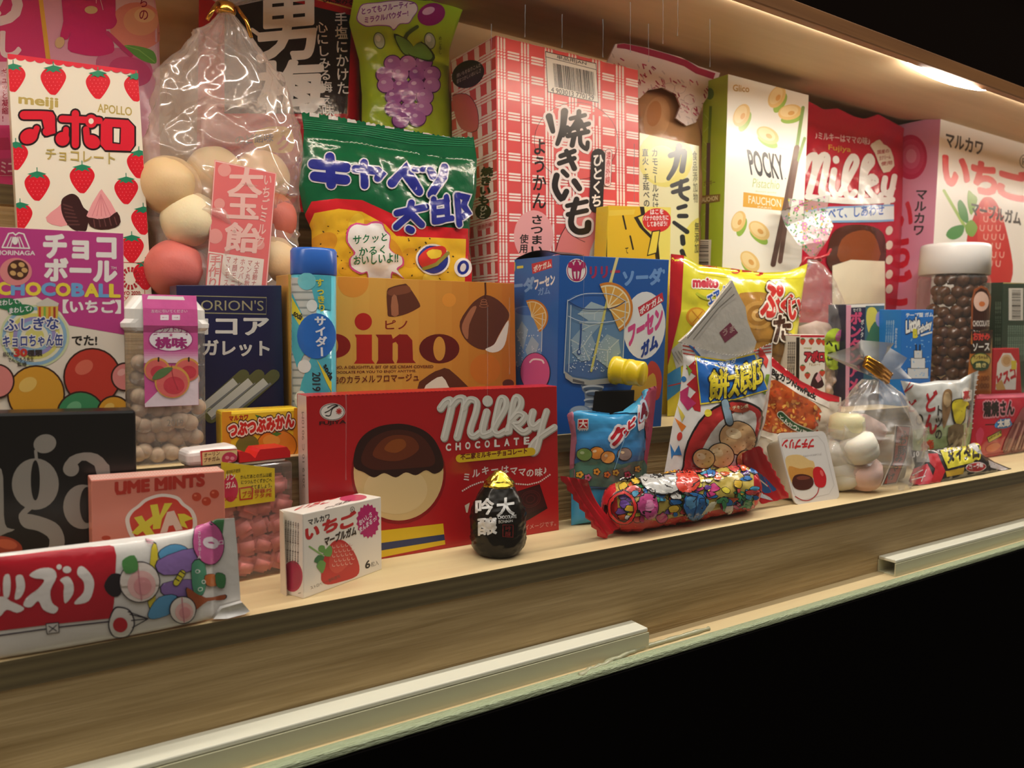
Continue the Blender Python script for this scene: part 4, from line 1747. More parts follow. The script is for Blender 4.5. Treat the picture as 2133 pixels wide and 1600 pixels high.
def cabbage_bag():
    pl = Plane((0, .366, Z3), 0, 0)
    zb = Z3
    mb = MB()
    T = [(628, 236), (660, 238), (720, 247), (800, 262), (880, 276), (940, 285), (986, 284)]
    Lf = [(628, 236), (633, 270), (630, 330), (622, 390), (632, 440), (650, 480), (652, 560), (645, pl.at(645, zb))]
    R = [(986, 284), (993, 330), (992, 400), (980, 450), (976, 520), (985, 575), (980, pl.at(980, zb))]
    B = [(645, pl.at(645, zb)), (980, pl.at(980, zb))]
    pl = Plane((0, .3745, Z3), 0, 0)
    bag(mb, pl, T, B, Lf, R, .0085, mat('#0a5634', 'film'), amp=.0022, freq=48, seed=3, crimp=(.13, .02), zmin=Z3, ridge=True, nu=70, nv=80, back=.15, zig=-3)
    A = Art(mb, 'film', L=8, tf=ZD, smooth=True)
    # crimped seal: silver notches and ribs
    for i in range(8):
        x = 815 + i * 131
        y = 768 + i * 20
        A.poly([(x, y), (x + 66, y + 8), (x + 66, y + 48), (x, y + 40)], '#cfcac4')
    for k in range(5):
        A.line([(775, 835 + k * 14), (1200, 880 + k * 15), (1530, 935 + k * 16), (1950, 960 + k * 14)], 3, '#2f8a62', cap=False)
    # lower yellow snack picture with red arc
    A.poly([(760, 1540), (830, 1400), (1000, 1380), (1180, 1390), (1400, 1490), (1450, 1560), (1950, 1590), (1930, 2400), (780, 2400)], '#c3202a')
    A.poly([(790, 1620), (850, 1480), (1020, 1450), (1180, 1470), (1340, 1560), (1420, 1640), (1900, 1660), (1880, 2400), (800, 2400)], '#e3b52c', sm=0)
    rr = random.Random(6)
    for i in range(26):
        x, y = rr.uniform(840, 1860), rr.uniform(1560, 2300)
        A.ell(x, y, rr.uniform(60, 120), rr.uniform(50, 90), rr.choice(('#e6c23a', '#dca52a', '#eacb4e', '#d3962a')), rot=rr.uniform(0, 180))
    for i in range(90):
        x, y = rr.uniform(830, 1880), rr.uniform(1520, 2300)
        A.ell(x, y, rr.uniform(4, 10), rr.uniform(3, 6), '#3f3414', rot=rr.uniform(0, 180), n=8)
    N_, O_ = '#232b86', ('#d9d6da', 12)

    def kan(strokes, w):
        for s in strokes:
            A.line(s, w + 20, '#d5d2d6')
        for s in strokes:
            A.line(s, w, N_)
    # block katakana
    kan([[(840, 1140), (1070, 1165)], [(850, 1225), (1065, 1250)], [(955, 1095), (965, 1280)]], 66)
    kan([[(1130, 1175), (1290, 1190), (1310, 1205), (1285, 1240)], [(1190, 1135), (1195, 1290)]], 52)
    kan([[(1385, 1275), (1470, 1180), (1570, 1330)]], 62)
    kan([[(1535, 1182), (1560, 1184)], [(1590, 1182), (1612, 1180)]], 34)
    kan([[(1645, 1190), (1665, 1230)], [(1745, 1170), (1735, 1230), (1650, 1350)]], 52)
    # second word
    kan([[(1420, 1480), (1620, 1440)], [(1520, 1410), (1500, 1500), (1415, 1575)], [(1530, 1500), (1590, 1560)], [(1500, 1590), (1520, 1600)]], 46)
    kan([[(1660, 1420), (1760, 1400)], [(1665, 1380), (1670, 1540)], [(1755, 1370), (1760, 1500)], [(1665, 1480), (1755, 1470)], [(1670, 1540), (1790, 1520)],
         [(1825, 1360), (1840, 1560)], [(1830, 1360), (1890, 1370), (1870, 1430), (1900, 1480), (1860, 1510)]], 40)
    # speech cloud and small emblem
    A.tf = ZE
    cl = [(560, 60), (610, 30), (680, 38), (720, 18), (780, 25), (800, 70), (835, 110), (830, 190), (870, 230), (915, 250), (920, 300), (880, 335), (930, 395),
          (850, 350), (830, 420), (700, 410), (680, 350), (640, 360), (575, 320), (570, 260), (600, 220), (550, 150)]
    A.poly([(740 + (x - 740) * 1.07, 210 + (y - 210) * 1.07) for x, y in cl], '#d0508a', sm=3)
    A.poly(cl, '#e9e6e4', sm=3)
    for s_, a, b, h in (('サクッと', (585, 165), (815, 140), 58), ('かるく', (625, 245), (800, 228), 58), ('おいしいよ!!', (588, 305), (890, 285), 62)):
        A.text(s_, a, b, h, '#1f7048', .02)
    A.ell(1135, 268, 118, 108, '#ece8e2', rot=10)
    A.ell(1135, 268, 104, 96, '#24318a', rot=10)
    A.poly([(1040, 250), (1110, 190), (1200, 175), (1225, 220), (1160, 290), (1080, 330), (1045, 300)], '#c8342e', sm=3)
    A.poly([(1090, 225), (1130, 200), (1190, 205), (1185, 250), (1120, 265)], '#e2c43c', sm=2)
    A.line([(1070, 330), (1160, 300), (1235, 225)], 26, '#8f8a3a')
    A.ell(1345, 325, 62, 66, '#efeae6')
    A.ring(1345, 325, 30, 40, 20, '#24318a', rot=15)
    tag(mb.obj('snack_bag'), 'shiny green and yellow cabbage snack bag with big blue letters, above the amber carton', 'snack bag')


def yaki_box():
    B = Box([(1032.6, 73.5), (1329, 145), (1332, 420), (1037, 526)], Z3, .050, Y=.3695, m=mat('#d44f50', 'card'))
    A = Art(B.mb, 'card', tf=ZG, clip=B.front)
    W_ = '#f0dfd6'
    # printed check: groups of three bars and dot grids, laid out on the card face
    F0 = [(442, 45), (1430, 285), (1440, 1600), (458, 1600)]

    def fp(u, v, q):
        """u across 0..1, v in zoomed pixels down the face"""
        (ax, ay), (bx, by), (cx, cy), (dx, dy) = q
        w = v / 1600
        lx, ly = ax + (dx - ax) * w, ay + (dy - ay) * w
        rx, ry = bx + (cx - bx) * w, by + (cy - by) * w
        return lx + (rx - lx) * u, ly + (ry - ly) * u

    def check(A, q, cols, offx, cell=147, v1=1700, clip=None):
        H_, D_ = [], []
        w = 1 / cols
        for j in range(int(v1 / cell) + 2):
            for i in range(-1, cols + 1):
                u0, v0 = (i + offx) * w, j * cell - 60
                k = (i + j) % 1
                # vertical triple under the dots column, horizontal triple beside it
                for n_ in range(3):
                    uu = u0 + w * (.10 + .13 * n_)
                    H_.append([fp(uu, v0 + cell * .5, q), fp(uu, v0 + cell * .98, q)])
                    vv = v0 + cell * (.08 + .15 * n_)
                    H_.append([fp(u0 + w * .52, vv, q), fp(u0 + w * .96, vv, q)])
                    for m_ in range(3):
                        c = fp(u0 + w * (.10 + .13 * n_), v0 + cell * (.08 + .15 * m_), q)
                        D_.append(c)
        A.lines(H_, 13, W_, clip=clip, lv=1)
        V, F = [], []
        for c in D_:
            b = len(V)
            for k in range(10):
                a = math.tau * k / 10
                V.append((c[0] + 7.5 * math.cos(a), c[1] + 8.5 * math.sin(a)))
            F.append([b + k for k in range(10)])
        A.put(V, F, W_, clip=clip, lv=1)
    check(A, F0, 6, 0)
    # panel circle and roasted sweet potato
    A.ell(1000, 780, 290, 268, '#d9605e', n=48, lv=1)
    A.ring(1000, 780, 290, 268, 3, '#3a1a1a', n=48)
    A.poly([(860, 1560), (900, 1420), (1010, 1280), (1150, 1200), (1180, 1215), (1190, 1340), (1140, 1480), (1110, 1640), (850, 1640)], '#dd7f7c', sm=3)
    A.line([(858, 1540), (900, 1420), (1000, 1290), (1150, 1205)], 5, '#3a1718', sm=4)
    A.line([(1180, 1225), (1186, 1340), (1130, 1500)], 5, '#3a1718', sm=4)
    A.line([(960, 1400), (1000, 1450), (1060, 1480)], 4, '#3a1718', sm=4)
    A.poly([(1140, 1430), (1200, 1350), (1230, 1400), (1230, 1640), (1080, 1640)], '#c9c3ba', sm=2)
    A.ell(705, 1440, 138, 180, '#e6a3a2')
    # barcode label
    lab = [(785, 155), (1140, 240), (1155, 515), (802, 440)]
    A.poly(lab, '#2a2320')
    A.poly([(789, 162), (1136, 244), (1151, 509), (806, 435)], '#e8e2d4')
    A.line([(788, 195), (1140, 285)], 4, '#2a2320')
    A.text('単品用JAN', (865, 212), (1070, 258), 30, '#2a2320', .01)
    A.barcode((838, 238), (1118, 300), (14, 165), seed=2, n=34)
    A.text('4 903013 770129', (825, 440), (1122, 498), 34, '#2a2320', .015)
    # brush lettering with white halo
    K = '#1f1a1a'
    yk = [([(812, 610), (838, 712)], (50, 34)), ([(918, 575), (905, 690), (868, 800)], (52, 30)), ([(935, 690), (910, 745)], (40, 22)),
          ([(960, 625), (1060, 600)], 30), ([(1018, 575), (1010, 700)], 34), ([(945, 700), (1085, 660)], 34), ([(1000, 640), (950, 720)], 26),
          ([(1030, 640), (1060, 700)], 26), ([(940, 745), (1080, 715)], 34), ([(985, 740), (970, 810)], 36), ([(1025, 735), (1030, 800), (1070, 835), (1078, 790)], 30)]
    sa = [([(890, 885), (985, 850)], 34), ([(880, 935), (985, 900)], 34), ([(930, 850), (985, 970)], (34, 40)), ([(905, 990), (935, 1020)], 34)]
    i_ = [([(862, 1020), (850, 1100), (895, 1180), (930, 1130)], (44, 40)), ([(985, 1060), (1020, 1110)], (44, 40))]
    mo = [([(935, 1230), (1070, 1200)], 32), ([(940, 1290), (1070, 1262)], 34), ([(1000, 1185), (960, 1340), (1000, 1405), (1070, 1400), (1080, 1350)], (40, 48))]
    for pas in (0, 1):
        for s_, w in yk + sa + i_ + mo:
            ww = [q + 34 for q in w] if isinstance(w, tuple) else w + 34
            A.line(s_, ww if pas == 0 else (list(w) if isinstance(w, tuple) else w), W_ if pas == 0 else K, sm=4)
    A.vtext('ようかん', (748, 755), (742, 1255), 100, K, .02)
    A.vtext('さつまいも', (728, 1290), (724, 1640), 92, K, .03)
    A.vtext('使用', (640, 1425), (634, 1560), 62, K, .02)
    A.line([(1150, 880), (1135, 1230)], 96, K)
    A.vtext('ひとくち', (1150, 865), (1136, 1240), 78, '#eee4da', .03)
    A.line([(1222, 860), (1214, 1072)], 50, '#3a1a1a')
    A.line([(1222, 860), (1214, 1072)], 44, '#f0cfca')
    A.vtext('遠赤外線', (1222, 852), (1214, 1080), 34, '#c8403f', .02)
    # left side panel
    q = [(125, 235), (440, 45), (458, 1560), (240, 1600)]
    check(A, q, 4, .1, clip=B.left, cell=150)
    A.ell(250, 315, 118, 92, '#1d1a17', rot=-28, clip=B.left)
    for k, s_ in enumerate(('焼いもをねりこんだ', '昔なつかしいおいしさ')):
        A.text(s_, (172, 350 + k * 40 - 8), (340, 270 + k * 40 - 8), 30, '#b9b0a4', .01, clip=B.left)
    A.poly([(140, 470), (190, 450), (260, 465), (315, 560), (320, 690), (270, 720), (200, 690), (160, 600)], '#c85f5e', sm=3, clip=B.left)
    A.line([(142, 468), (190, 450), (260, 465), (315, 560), (320, 690), (270, 720)], 4, '#3a1718', sm=3, clip=B.left)
    A.vtext('焼きいも', (385, 960), (358, 1220), 84, K, .06, clip=B.left)
    A.ell(355, 1270, 56, 54, K, clip=B.left)
    A.vtext('ひと', (362, 1225), (345, 1318), 52, '#e6dcd2', .03, clip=B.left)
    A.line([(330, 1380), (405, 1355)], 44, '#e0a8a2', clip=B.left)
    A.text('遠赤外線', (318, 1395), (415, 1368), 26, '#c8403f', .02, clip=B.left)
    tag(B.mb.obj('candy_box'), 'large red and white checked sweet potato jelly carton with black brush lettering', 'candy box')


def banana_box():
    B = Box([(1267, 428), (1398, 432), (1396, 530), (1262, 530)], Z2, .011, Y=.3555, m=mat('#e7c832', 'card'))
    A = Art(B.mb, 'card', tf=ZG, clip=B.front)
    A.poly([(1430, 1225), (1680, 1225), (1680, 1700), (1560, 1700), (1500, 1420), (1440, 1330)], '#e9da6a')
    for w, c in ((30, '#241d16'), (0, '#e2b62a')):
        A.poly([(1215 - w, 1228), (1440 + w, 1228 - w * .3), (1450 + w, 1290), (1400 + w, 1310), (1440 + w, 1380), (1540 + w, 1480), (1560 + w, 1700), (1215, 1700)], c)
    A.poly([(1225, 1260), (1410, 1255), (1400, 1290), (1225, 1300)], '#e8c545')
    A.line([(1325, 1300), (1345, 1390)], 12, '#241d16')
    A.line([(1375, 1440), (1395, 1530)], 12, '#241d16')
    A.ell(1560, 1330, 100, 84, '#cf2e2a')
    for k, s_ in enumerate(('はこを', 'バナナのかたちに', 'してあそぼう!')):
        A.text(s_, ((1515, 1465, 1495)[k], 1290 + k * 42), ((1605, 1640, 1630)[k], 1285 + k * 42), 34, '#f2e6e0', .03)
    A.poly([(1525, 1405), (1585, 1395), (1560, 1560), (1490, 1580)], '#241d16')
    A.poly([(1532, 1412), (1577, 1404), (1554, 1553), (1498, 1570)], '#ecd24a')
    A.text('て', (1340, 1560), (1362, 1560), 40, '#241d16', .02)
    A.poly([(1650, 1575), (1700, 1565), (1700, 1700), (1650, 1700)], '#c2202a')
    tag(B.mb.obj('candy_box'), 'small yellow banana candy carton standing between the checked carton and blue dispenser carton', 'candy box')


def bread_bag():
    pl = Plane((0, .4015, Z3), 0, 0)
    t = thing('bread_bag', 'tan bread bag with a pale yellow brush-lettered wrap and white patterned handle top', 'bread bag',
              pl.hit(1390, 680))
    t.location.z = Z3
    t['_o'] = tuple(t.location)
    mb = MB()
    yb = lambda x: pl.at(x, Z3)
    bag(mb, pl, [(1325, 185), (1360, 168), (1400, 180), (1440, 205), (1452, 255)], [(1330, yb(1330)), (1462, yb(1462))], [(1325, 185), (1326, 300), (1330, yb(1330))],
        [(1452, 255), (1462, 310), (1460, 450), (1462, yb(1462))], .012, mat('#b58a63', 'film'), amp=.002, freq=40, seed=9, crimp=(.0, .02), zmin=Z3, back=.3)
    A = Art(mb, 'film', L=12, tf=ZG, smooth=True)
    A.ell(1560, 620, 90, 150, '#c79c72', rot=10)
    A.ell(1540, 590, 50, 90, '#b98256', rot=10)
    mb.obj('bag_body', t)
    # patterned film at the top, with the hand hole
    mb = MB()
    pf = Plane((0, .3885, Z3), 0, 0)
    out = [(1265, 128), (1282, 92), (1300, 90), (1350, 100), (1420, 120), (1455, 138), (1500, 152), (1490, 180), (1465, 215), (1450, 255), (1430, 262), (1408, 246),
           (1418, 220), (1408, 196), (1380, 182), (1350, 188), (1332, 205), (1300, 200), (1275, 165)]
    tri = tessellate_polygon([[Vector((x, y, 0)) for x, y in out]])
    V = [pf.hit(*p) for p in out]
    n = len(V)
    mat('#d9c6c0', 'film')
    mb.add(V + [p + Vector((0, .0012, 0)) for p in V], [list(q) for q in tri] + [[i + n for i in q][::-1] for q in tri]
           + [[i, (i + 1) % n, n + (i + 1) % n, n + i] for i in range(n)], '#d9c6c0_film')
    A = Art(mb, 'film', tf=ZG)
    A.line([(1285, 110), (1350, 118), (1480, 155), (1640, 200), (1760, 240), (1840, 290), (1960, 330)], 46, '#8f2440', cap=False)
    rr = random.Random(8)
    for i in range(170):
        x = rr.uniform(1230, 1960)
        y = 180 + (x - 1230) * .33 + rr.uniform(-20, 330)
        a = rr.uniform(.3, 1.4)
        A.line([(x, y), (x + 26 * math.cos(a), y + 26 * math.sin(a))], 9, rr.choice(('#a8405a', '#8f2440', '#b9a6a2', '#b0707c')))
    for i in range(8):
        x = rr.uniform(1300, 1850)
        A.ring(x, 220 + (x - 1230) * .35 + rr.uniform(0, 150), 40, 34, 4, '#b9a6a4', n=14)
    mb.obj('handle_top', t)
    # wrap label
    mb = MB()
    pw = plane_at(1395, 420, .3830, 3)
    q = [(1332, 276), (1456, 304), (1459, 560), (1332, 545)]
    P = [pw.hit(*k) for k in q]
    P[2].z = P[3].z = Z3 + .0003
    hexa(mb, P + [p + Vector((0, .0012, 0)) for p in P], mat('#e6e1b4', 'card'), .0002)
    A = Art(mb, 'card', tf=ZG, clip=q)
    A.ell(1620, 900, 190, 200, '#e2d66a')
    A.ell(1590, 940, 120, 130, '#e9df8a')
    A.ell(1900, 1500, 160, 200, '#e2d66a')
    K = '#23262a'
    ka = [([(1655, 880), (1740, 850), (1750, 880), (1735, 985)], 40), ([(1715, 815), (1690, 950), (1640, 1040)], (48, 30))]
    mo = [([(1665, 1090), (1770, 1050)], 30), ([(1672, 1135), (1778, 1105)], 30), ([(1728, 1060), (1725, 1150), (1770, 1185)], 30)]
    mi = [([(1710, 1245), (1760, 1230)], 30), ([(1715, 1300), (1765, 1300)], 32), ([(1680, 1345), (1770, 1410)], (26, 34)), ([(1738, 1445), (1742, 1490)], 36)]
    iru = [([(1735, 1545), (1755, 1600)], 34)]
    for s_, w in ka + mo + mi + iru:
        A.line(s_, list(w) if isinstance(w, tuple) else w, K, sm=4)
    A.vtext('カモミールだけ', (1545, 830), (1552, 1260), 46, K, .015)
    A.vtext('直火・手延べの', (1478, 830), (1490, 1240), 46, K, .015)
    A.vtext('食品添加物', (1822, 845), (1830, 1210), 34, '#6f6c58', .01)
    A.vtext('無添加', (1838, 1340), (1836, 1560), 30, '#54523c', .02)
    mb.obj('paper_wrap', t)


def pocky_box():
    B = Box([(1517, 154), (1685, 198), (1672, 500), (1505, 551)], Z3, .022, Y=.3710, m=mat('#ece7da', 'card'))
    A = Art(B.mb, 'card', tf=ZM, clip=B.front)
    A.poly([(-100, 300), (222, 470), (150, 2200), (-200, 2200)], '#9db52f', clip=B.left)
    for i in range(14):
        A.line([(-60 + (i % 3) * 55, 620 + i * 60), (-20 + (i % 3) * 55, 680 + i * 60), (-60 + (i % 3) * 55, 740 + i * 60)], 5, '#b2c85a', sm=3, clip=B.left)
    A.line([(95, 690), (85, 930)], 18, '#5d7a2a', cap=False, clip=B.left)
    A.line([(82, 930), (70, 1560)], 24, '#4e3a35', cap=False, clip=B.left)
    A.poly([(20, 1275), (158, 1262), (155, 1312), (18, 1330)], '#7b6128', clip=B.left)
    A.text('FAUCHON', (30, 1318), (140, 1302), 30, '#d9cfa4', .02, clip=B.left)
    A.text('ポッキー', (50, 1215), (125, 1205), 40, '#6a5a28', .01, clip=B.left)
    A.ell(90, 610, 26, 38, '#4e7a2a', clip=B.left)
    A.poly([(10, 1560), (100, 1560), (90, 1800), (0, 1800)], '#e6e2d8', clip=B.left)
    A.barcode((20, 1570), (20, 1790), (62, 0), n=22, clip=B.left)
    # thin darker cream line below the top third
    A.line([(200, 890), (722, 1000)], 4, '#d9d4c6', cap=False)
    A.text('Glico', (240, 592), (345, 600), 46, '#b08a3a', .02, tl=(240, 550))
    for x, y, r, s in ((295, 750, -65, 1), (525, 630, -60, 1), (610, 730, -12, 1), (465, 880, 30, 1), (275, 1440, -70, .9), (410, 1500, 40, 1), (350, 1700, 50, 1)):
        c, n_ = math.cos(math.radians(r)), math.sin(math.radians(r))
        A.ell(x - 16 * n_ * s + 8, y + 40 * s, 72 * s, 32 * s, '#8fb24a', rot=r)
        A.ell(x, y, 78 * s, 50 * s, '#e3c07c', rot=r)
        A.ell(x - 6, y - 6, 60 * s, 36 * s, '#ecd39a', rot=r)
        A.ell(x + 8, y + 6, 22 * s, 14 * s, '#d9a35a', rot=r)
    A.text('POCKY', (358, 1135), (580, 1170), 152, '#2c2d30', .022, tl=(330, 975))
    A.text('.', (578, 1165), (584, 1166), 8, '#2c2d30')
    A.text('Pistachio', (365, 1218), (540, 1232), 58, '#b5c878', -.005, tl=(372, 1160))
    A.text('dessert pocky', (385, 1252), (522, 1262), 14, '#b5c878')
    A.poly([(308, 1250), (572, 1285), (566, 1372), (304, 1345)], '#d7a341')
    A.text('FAUCHON', (340, 1322), (552, 1348), 50, '#f0e6cf', .01)
    A.text('PARIS', (400, 1352), (490, 1362), 12, '#f0e6cf')
    # chocolate sticks
    A.line([(695, 700), (655, 960)], 22, '#7c9a55')
    A.line([(705, 900), (640, 1110)], 20, '#7c9a55')
    A.line([(655, 960), (590, 1290), (500, 1720)], 34, '#5b443c')
    A.line([(650, 1060), (590, 1400), (545, 1700)], 30, '#6a5148')
    tag(B.mb.obj('candy_box'), 'tall white and lime pistachio biscuit stick carton touching the sloping top board', 'candy box')


def milky_bag():
    pl = Plane((0, .4035, Z3), 0, 0)
    mb = MB()
    yb = lambda x: pl.at(x, Z3)
    T = [(1655, 200), (1690, 214), (1715, 228), (1745, 226), (1780, 243), (1800, 248), (1830, 238), (1855, 252), (1885, 268)]
    bag(mb, pl, T, [(1650, yb(1650)), (1885, yb(1885))], [(1655, 200), (1652, 400), (1650, yb(1650))], [(1885, 268), (1880, 450), (1885, yb(1885))],
        .008, mat('#b01c33', 'film'), amp=.0009, freq=40, seed=11, crimp=(.1, .02), zmin=Z3, ridge=True)
    A = Art(mb, 'film', L=10, tf=ZM, smooth=True)
    A.text('♪ミルキーはママの味♪', (775, 905), (1130, 945), 48, '#e3c3c3', .02)
    A.text('Fujiya', (860, 985), (1005, 1000), 44, '#c9963f', .01)
    w = '#ece6dd'
    # rounded script wordmark
    for s_, ww in (([(700, 1110), (735, 1030), (775, 1020), (770, 1120), (735, 1250)], 46), ([(770, 1120), (815, 1020), (850, 1030), (835, 1130), (815, 1250), (850, 1270)], 46),
                   ([(895, 1110), (880, 1220), (905, 1270)], 42), ([(908, 1035), (910, 1045)], 42),
                   ([(935, 1260), (985, 1170), (1040, 1060), (1015, 1020), (975, 1090), (960, 1220), (990, 1280), (1030, 1250)], 40),
                   ([(1065, 1290), (1095, 1130), (1140, 1060), (1120, 1020), (1085, 1090), (1070, 1290)], 40), ([(1085, 1210), (1135, 1150), (1165, 1180), (1110, 1220), (1170, 1290), (1200, 1270)], 38),
                   ([(1225, 1160), (1215, 1230), (1240, 1260), (1275, 1225)], 38), ([(1285, 1150), (1262, 1260), (1235, 1330)], 38)):
        A.line(s_, ww, w, sm=5)
    A.line([(720, 1280), (870, 1300), (1060, 1310), (1270, 1300)], 40, w, sm=4)
    A.poly([(1150, 930), (1190, 910), (1215, 940), (1260, 970), (1285, 1080), (1215, 1125), (1160, 1000), (1130, 950)], '#e6dcc4', sm=2)
    for k, s_ in enumerate(('国産の', '生クリーム', '使用')):
        A.text(s_, (1175 + k * 12, 1005 + k * 38), (1250 + k * 10, 995 + k * 38), 26, '#a5303a', .02)
    A.poly([(700, 1372), (860, 1345), (1280, 1330), (1280, 1440), (1180, 1445), (860, 1450), (700, 1470)], '#7da3c9')
    A.poly([(700, 1385), (860, 1357), (1280, 1342), (1280, 1428), (1180, 1432), (860, 1436), (700, 1455)], '#dfe4e2')
    A.text('食べて、しあわせ', (800, 1430), (1215, 1400), 72, '#3c63b0', .025)
    # wrapped milk candy: dark brown top, cream body
    A.poly([(870, 1760), (865, 1560), (930, 1480), (1060, 1462), (1180, 1490), (1225, 1560), (1225, 1700), (1180, 1760)], '#4a2418', sm=3)
    A.poly([(930, 1700), (940, 1560), (1050, 1500), (1150, 1530), (1180, 1700)], '#83421f', sm=3)
    A.poly([(880, 1730), (1000, 1690), (1220, 1700), (1225, 2150), (1160, 2180), (930, 2180), (880, 2000)], '#e8dcc0', sm=0)
    for i in range(5):
        A.ell(1255, 1500 + i * 95, 22, 30, '#d9c9b8', rot=20)
    tag(mb.obj('candy_pouch'), 'red milk candy pouch with white script letters, between the two tall white cartons', 'candy pouch')


def marukawa_box():
    B = Box([(1960, 242), (2262, 332), (2240, 600), (1945, 503)], Z3, .042, Y=.3710, m=mat('#ece5da', 'card'))
    A = Art(B.mb, 'card', tf=ZM, clip=B.front)
    K = '#1f1b1d'
    A.poly([(1200, 830), (1602, 740), (1500, 2300), (1200, 2300)], '#cd8ba6', clip=B.left)
    L_ = B.left
    A.ell(1395, 1022, 108, 146, '#b3204f', clip=L_)
    A.ell(1400, 1020, 84, 115, '#bd3a63', clip=L_)
    A.ell(1400, 1020, 58, 80, '#c75d7f', clip=L_)
    A.ell(1400, 1015, 34, 46, '#d287a0', clip=L_)
    A.vtext('マルカワ', (1468, 1225), (1445, 1535), 80, K, .03, clip=L_)
    A.vtext('いちご', (1345, 1270), (1320, 2000), 150, '#c01e33', .05, clip=L_)
    A.text('マルカワ', (1622, 950), (1860, 1010), 112, K, .035, tl=(1628, 862))
    for ch, a, b, h in (('い', (1612, 1195), (1770, 1215), 175), ('ち', (1800, 1240), (1950, 1270), 190), ('ご', (1970, 1270), (2170, 1320), 185)):
        A.text(ch, a, b, h, '#cf2534', .06)
    A.ring(2138, 1050, 32, 42, 5, K)
    A.text('R', (2122, 1072), (2152, 1078), 44, K)
    # strawberry
    A.poly([(1760, 1560), (1800, 1420), (1850, 1310), (1890, 1280), (1940, 1300), (1990, 1400), (2040, 1600), (2060, 1780), (2000, 1900), (1860, 1900), (1780, 1750)],
           '#c62d30', sm=3)
    A.poly([(1830, 1500), (1870, 1340), (1900, 1310), (1960, 1480), (1960, 1700), (1850, 1700)], '#d24640', sm=3)
    for j in range(7):
        for i in range(3):
            x, y = 1860 + i * 52 + (j % 2) * 24, 1350 + j * 58
            A.line([(x - 12, y), (x - 12, y + 28), (x + 8, y + 34), (x + 14, y)], 6, '#e7b1a2', sm=3)
    G1, G2 = '#7ba24a', '#4f8a50'
    A.line([(1612, 1240), (1745, 1470)], 20, '#9cb860')
    A.poly([(1700, 1330), (1720, 1300), (1760, 1360), (1770, 1450), (1720, 1420)], G2, sm=3)
    A.poly([(1770, 1240), (1800, 1260), (1830, 1300), (1790, 1400), (1765, 1320)], G1, sm=3)
    A.poly([(1625, 1530), (1660, 1480), (1740, 1465), (1730, 1530), (1670, 1560)], G2, sm=3)
    A.poly([(1750, 1470), (1790, 1430), (1830, 1480), (1800, 1540), (1760, 1520)], G1, sm=3)
    A.text('マーブルガム', (1790, 1395), (2110, 1465), 95, K, .04, tl=(1792, 1310))
    tag(B.mb.obj('gum_box'), 'large white and pink strawberry marble gum carton, behind the jar of chocolates', 'gum box')


for fn in (candy_sack, cabbage_bag, yaki_box, banana_box, bread_bag, pocky_box, milky_bag, marukawa_box):
    fn()
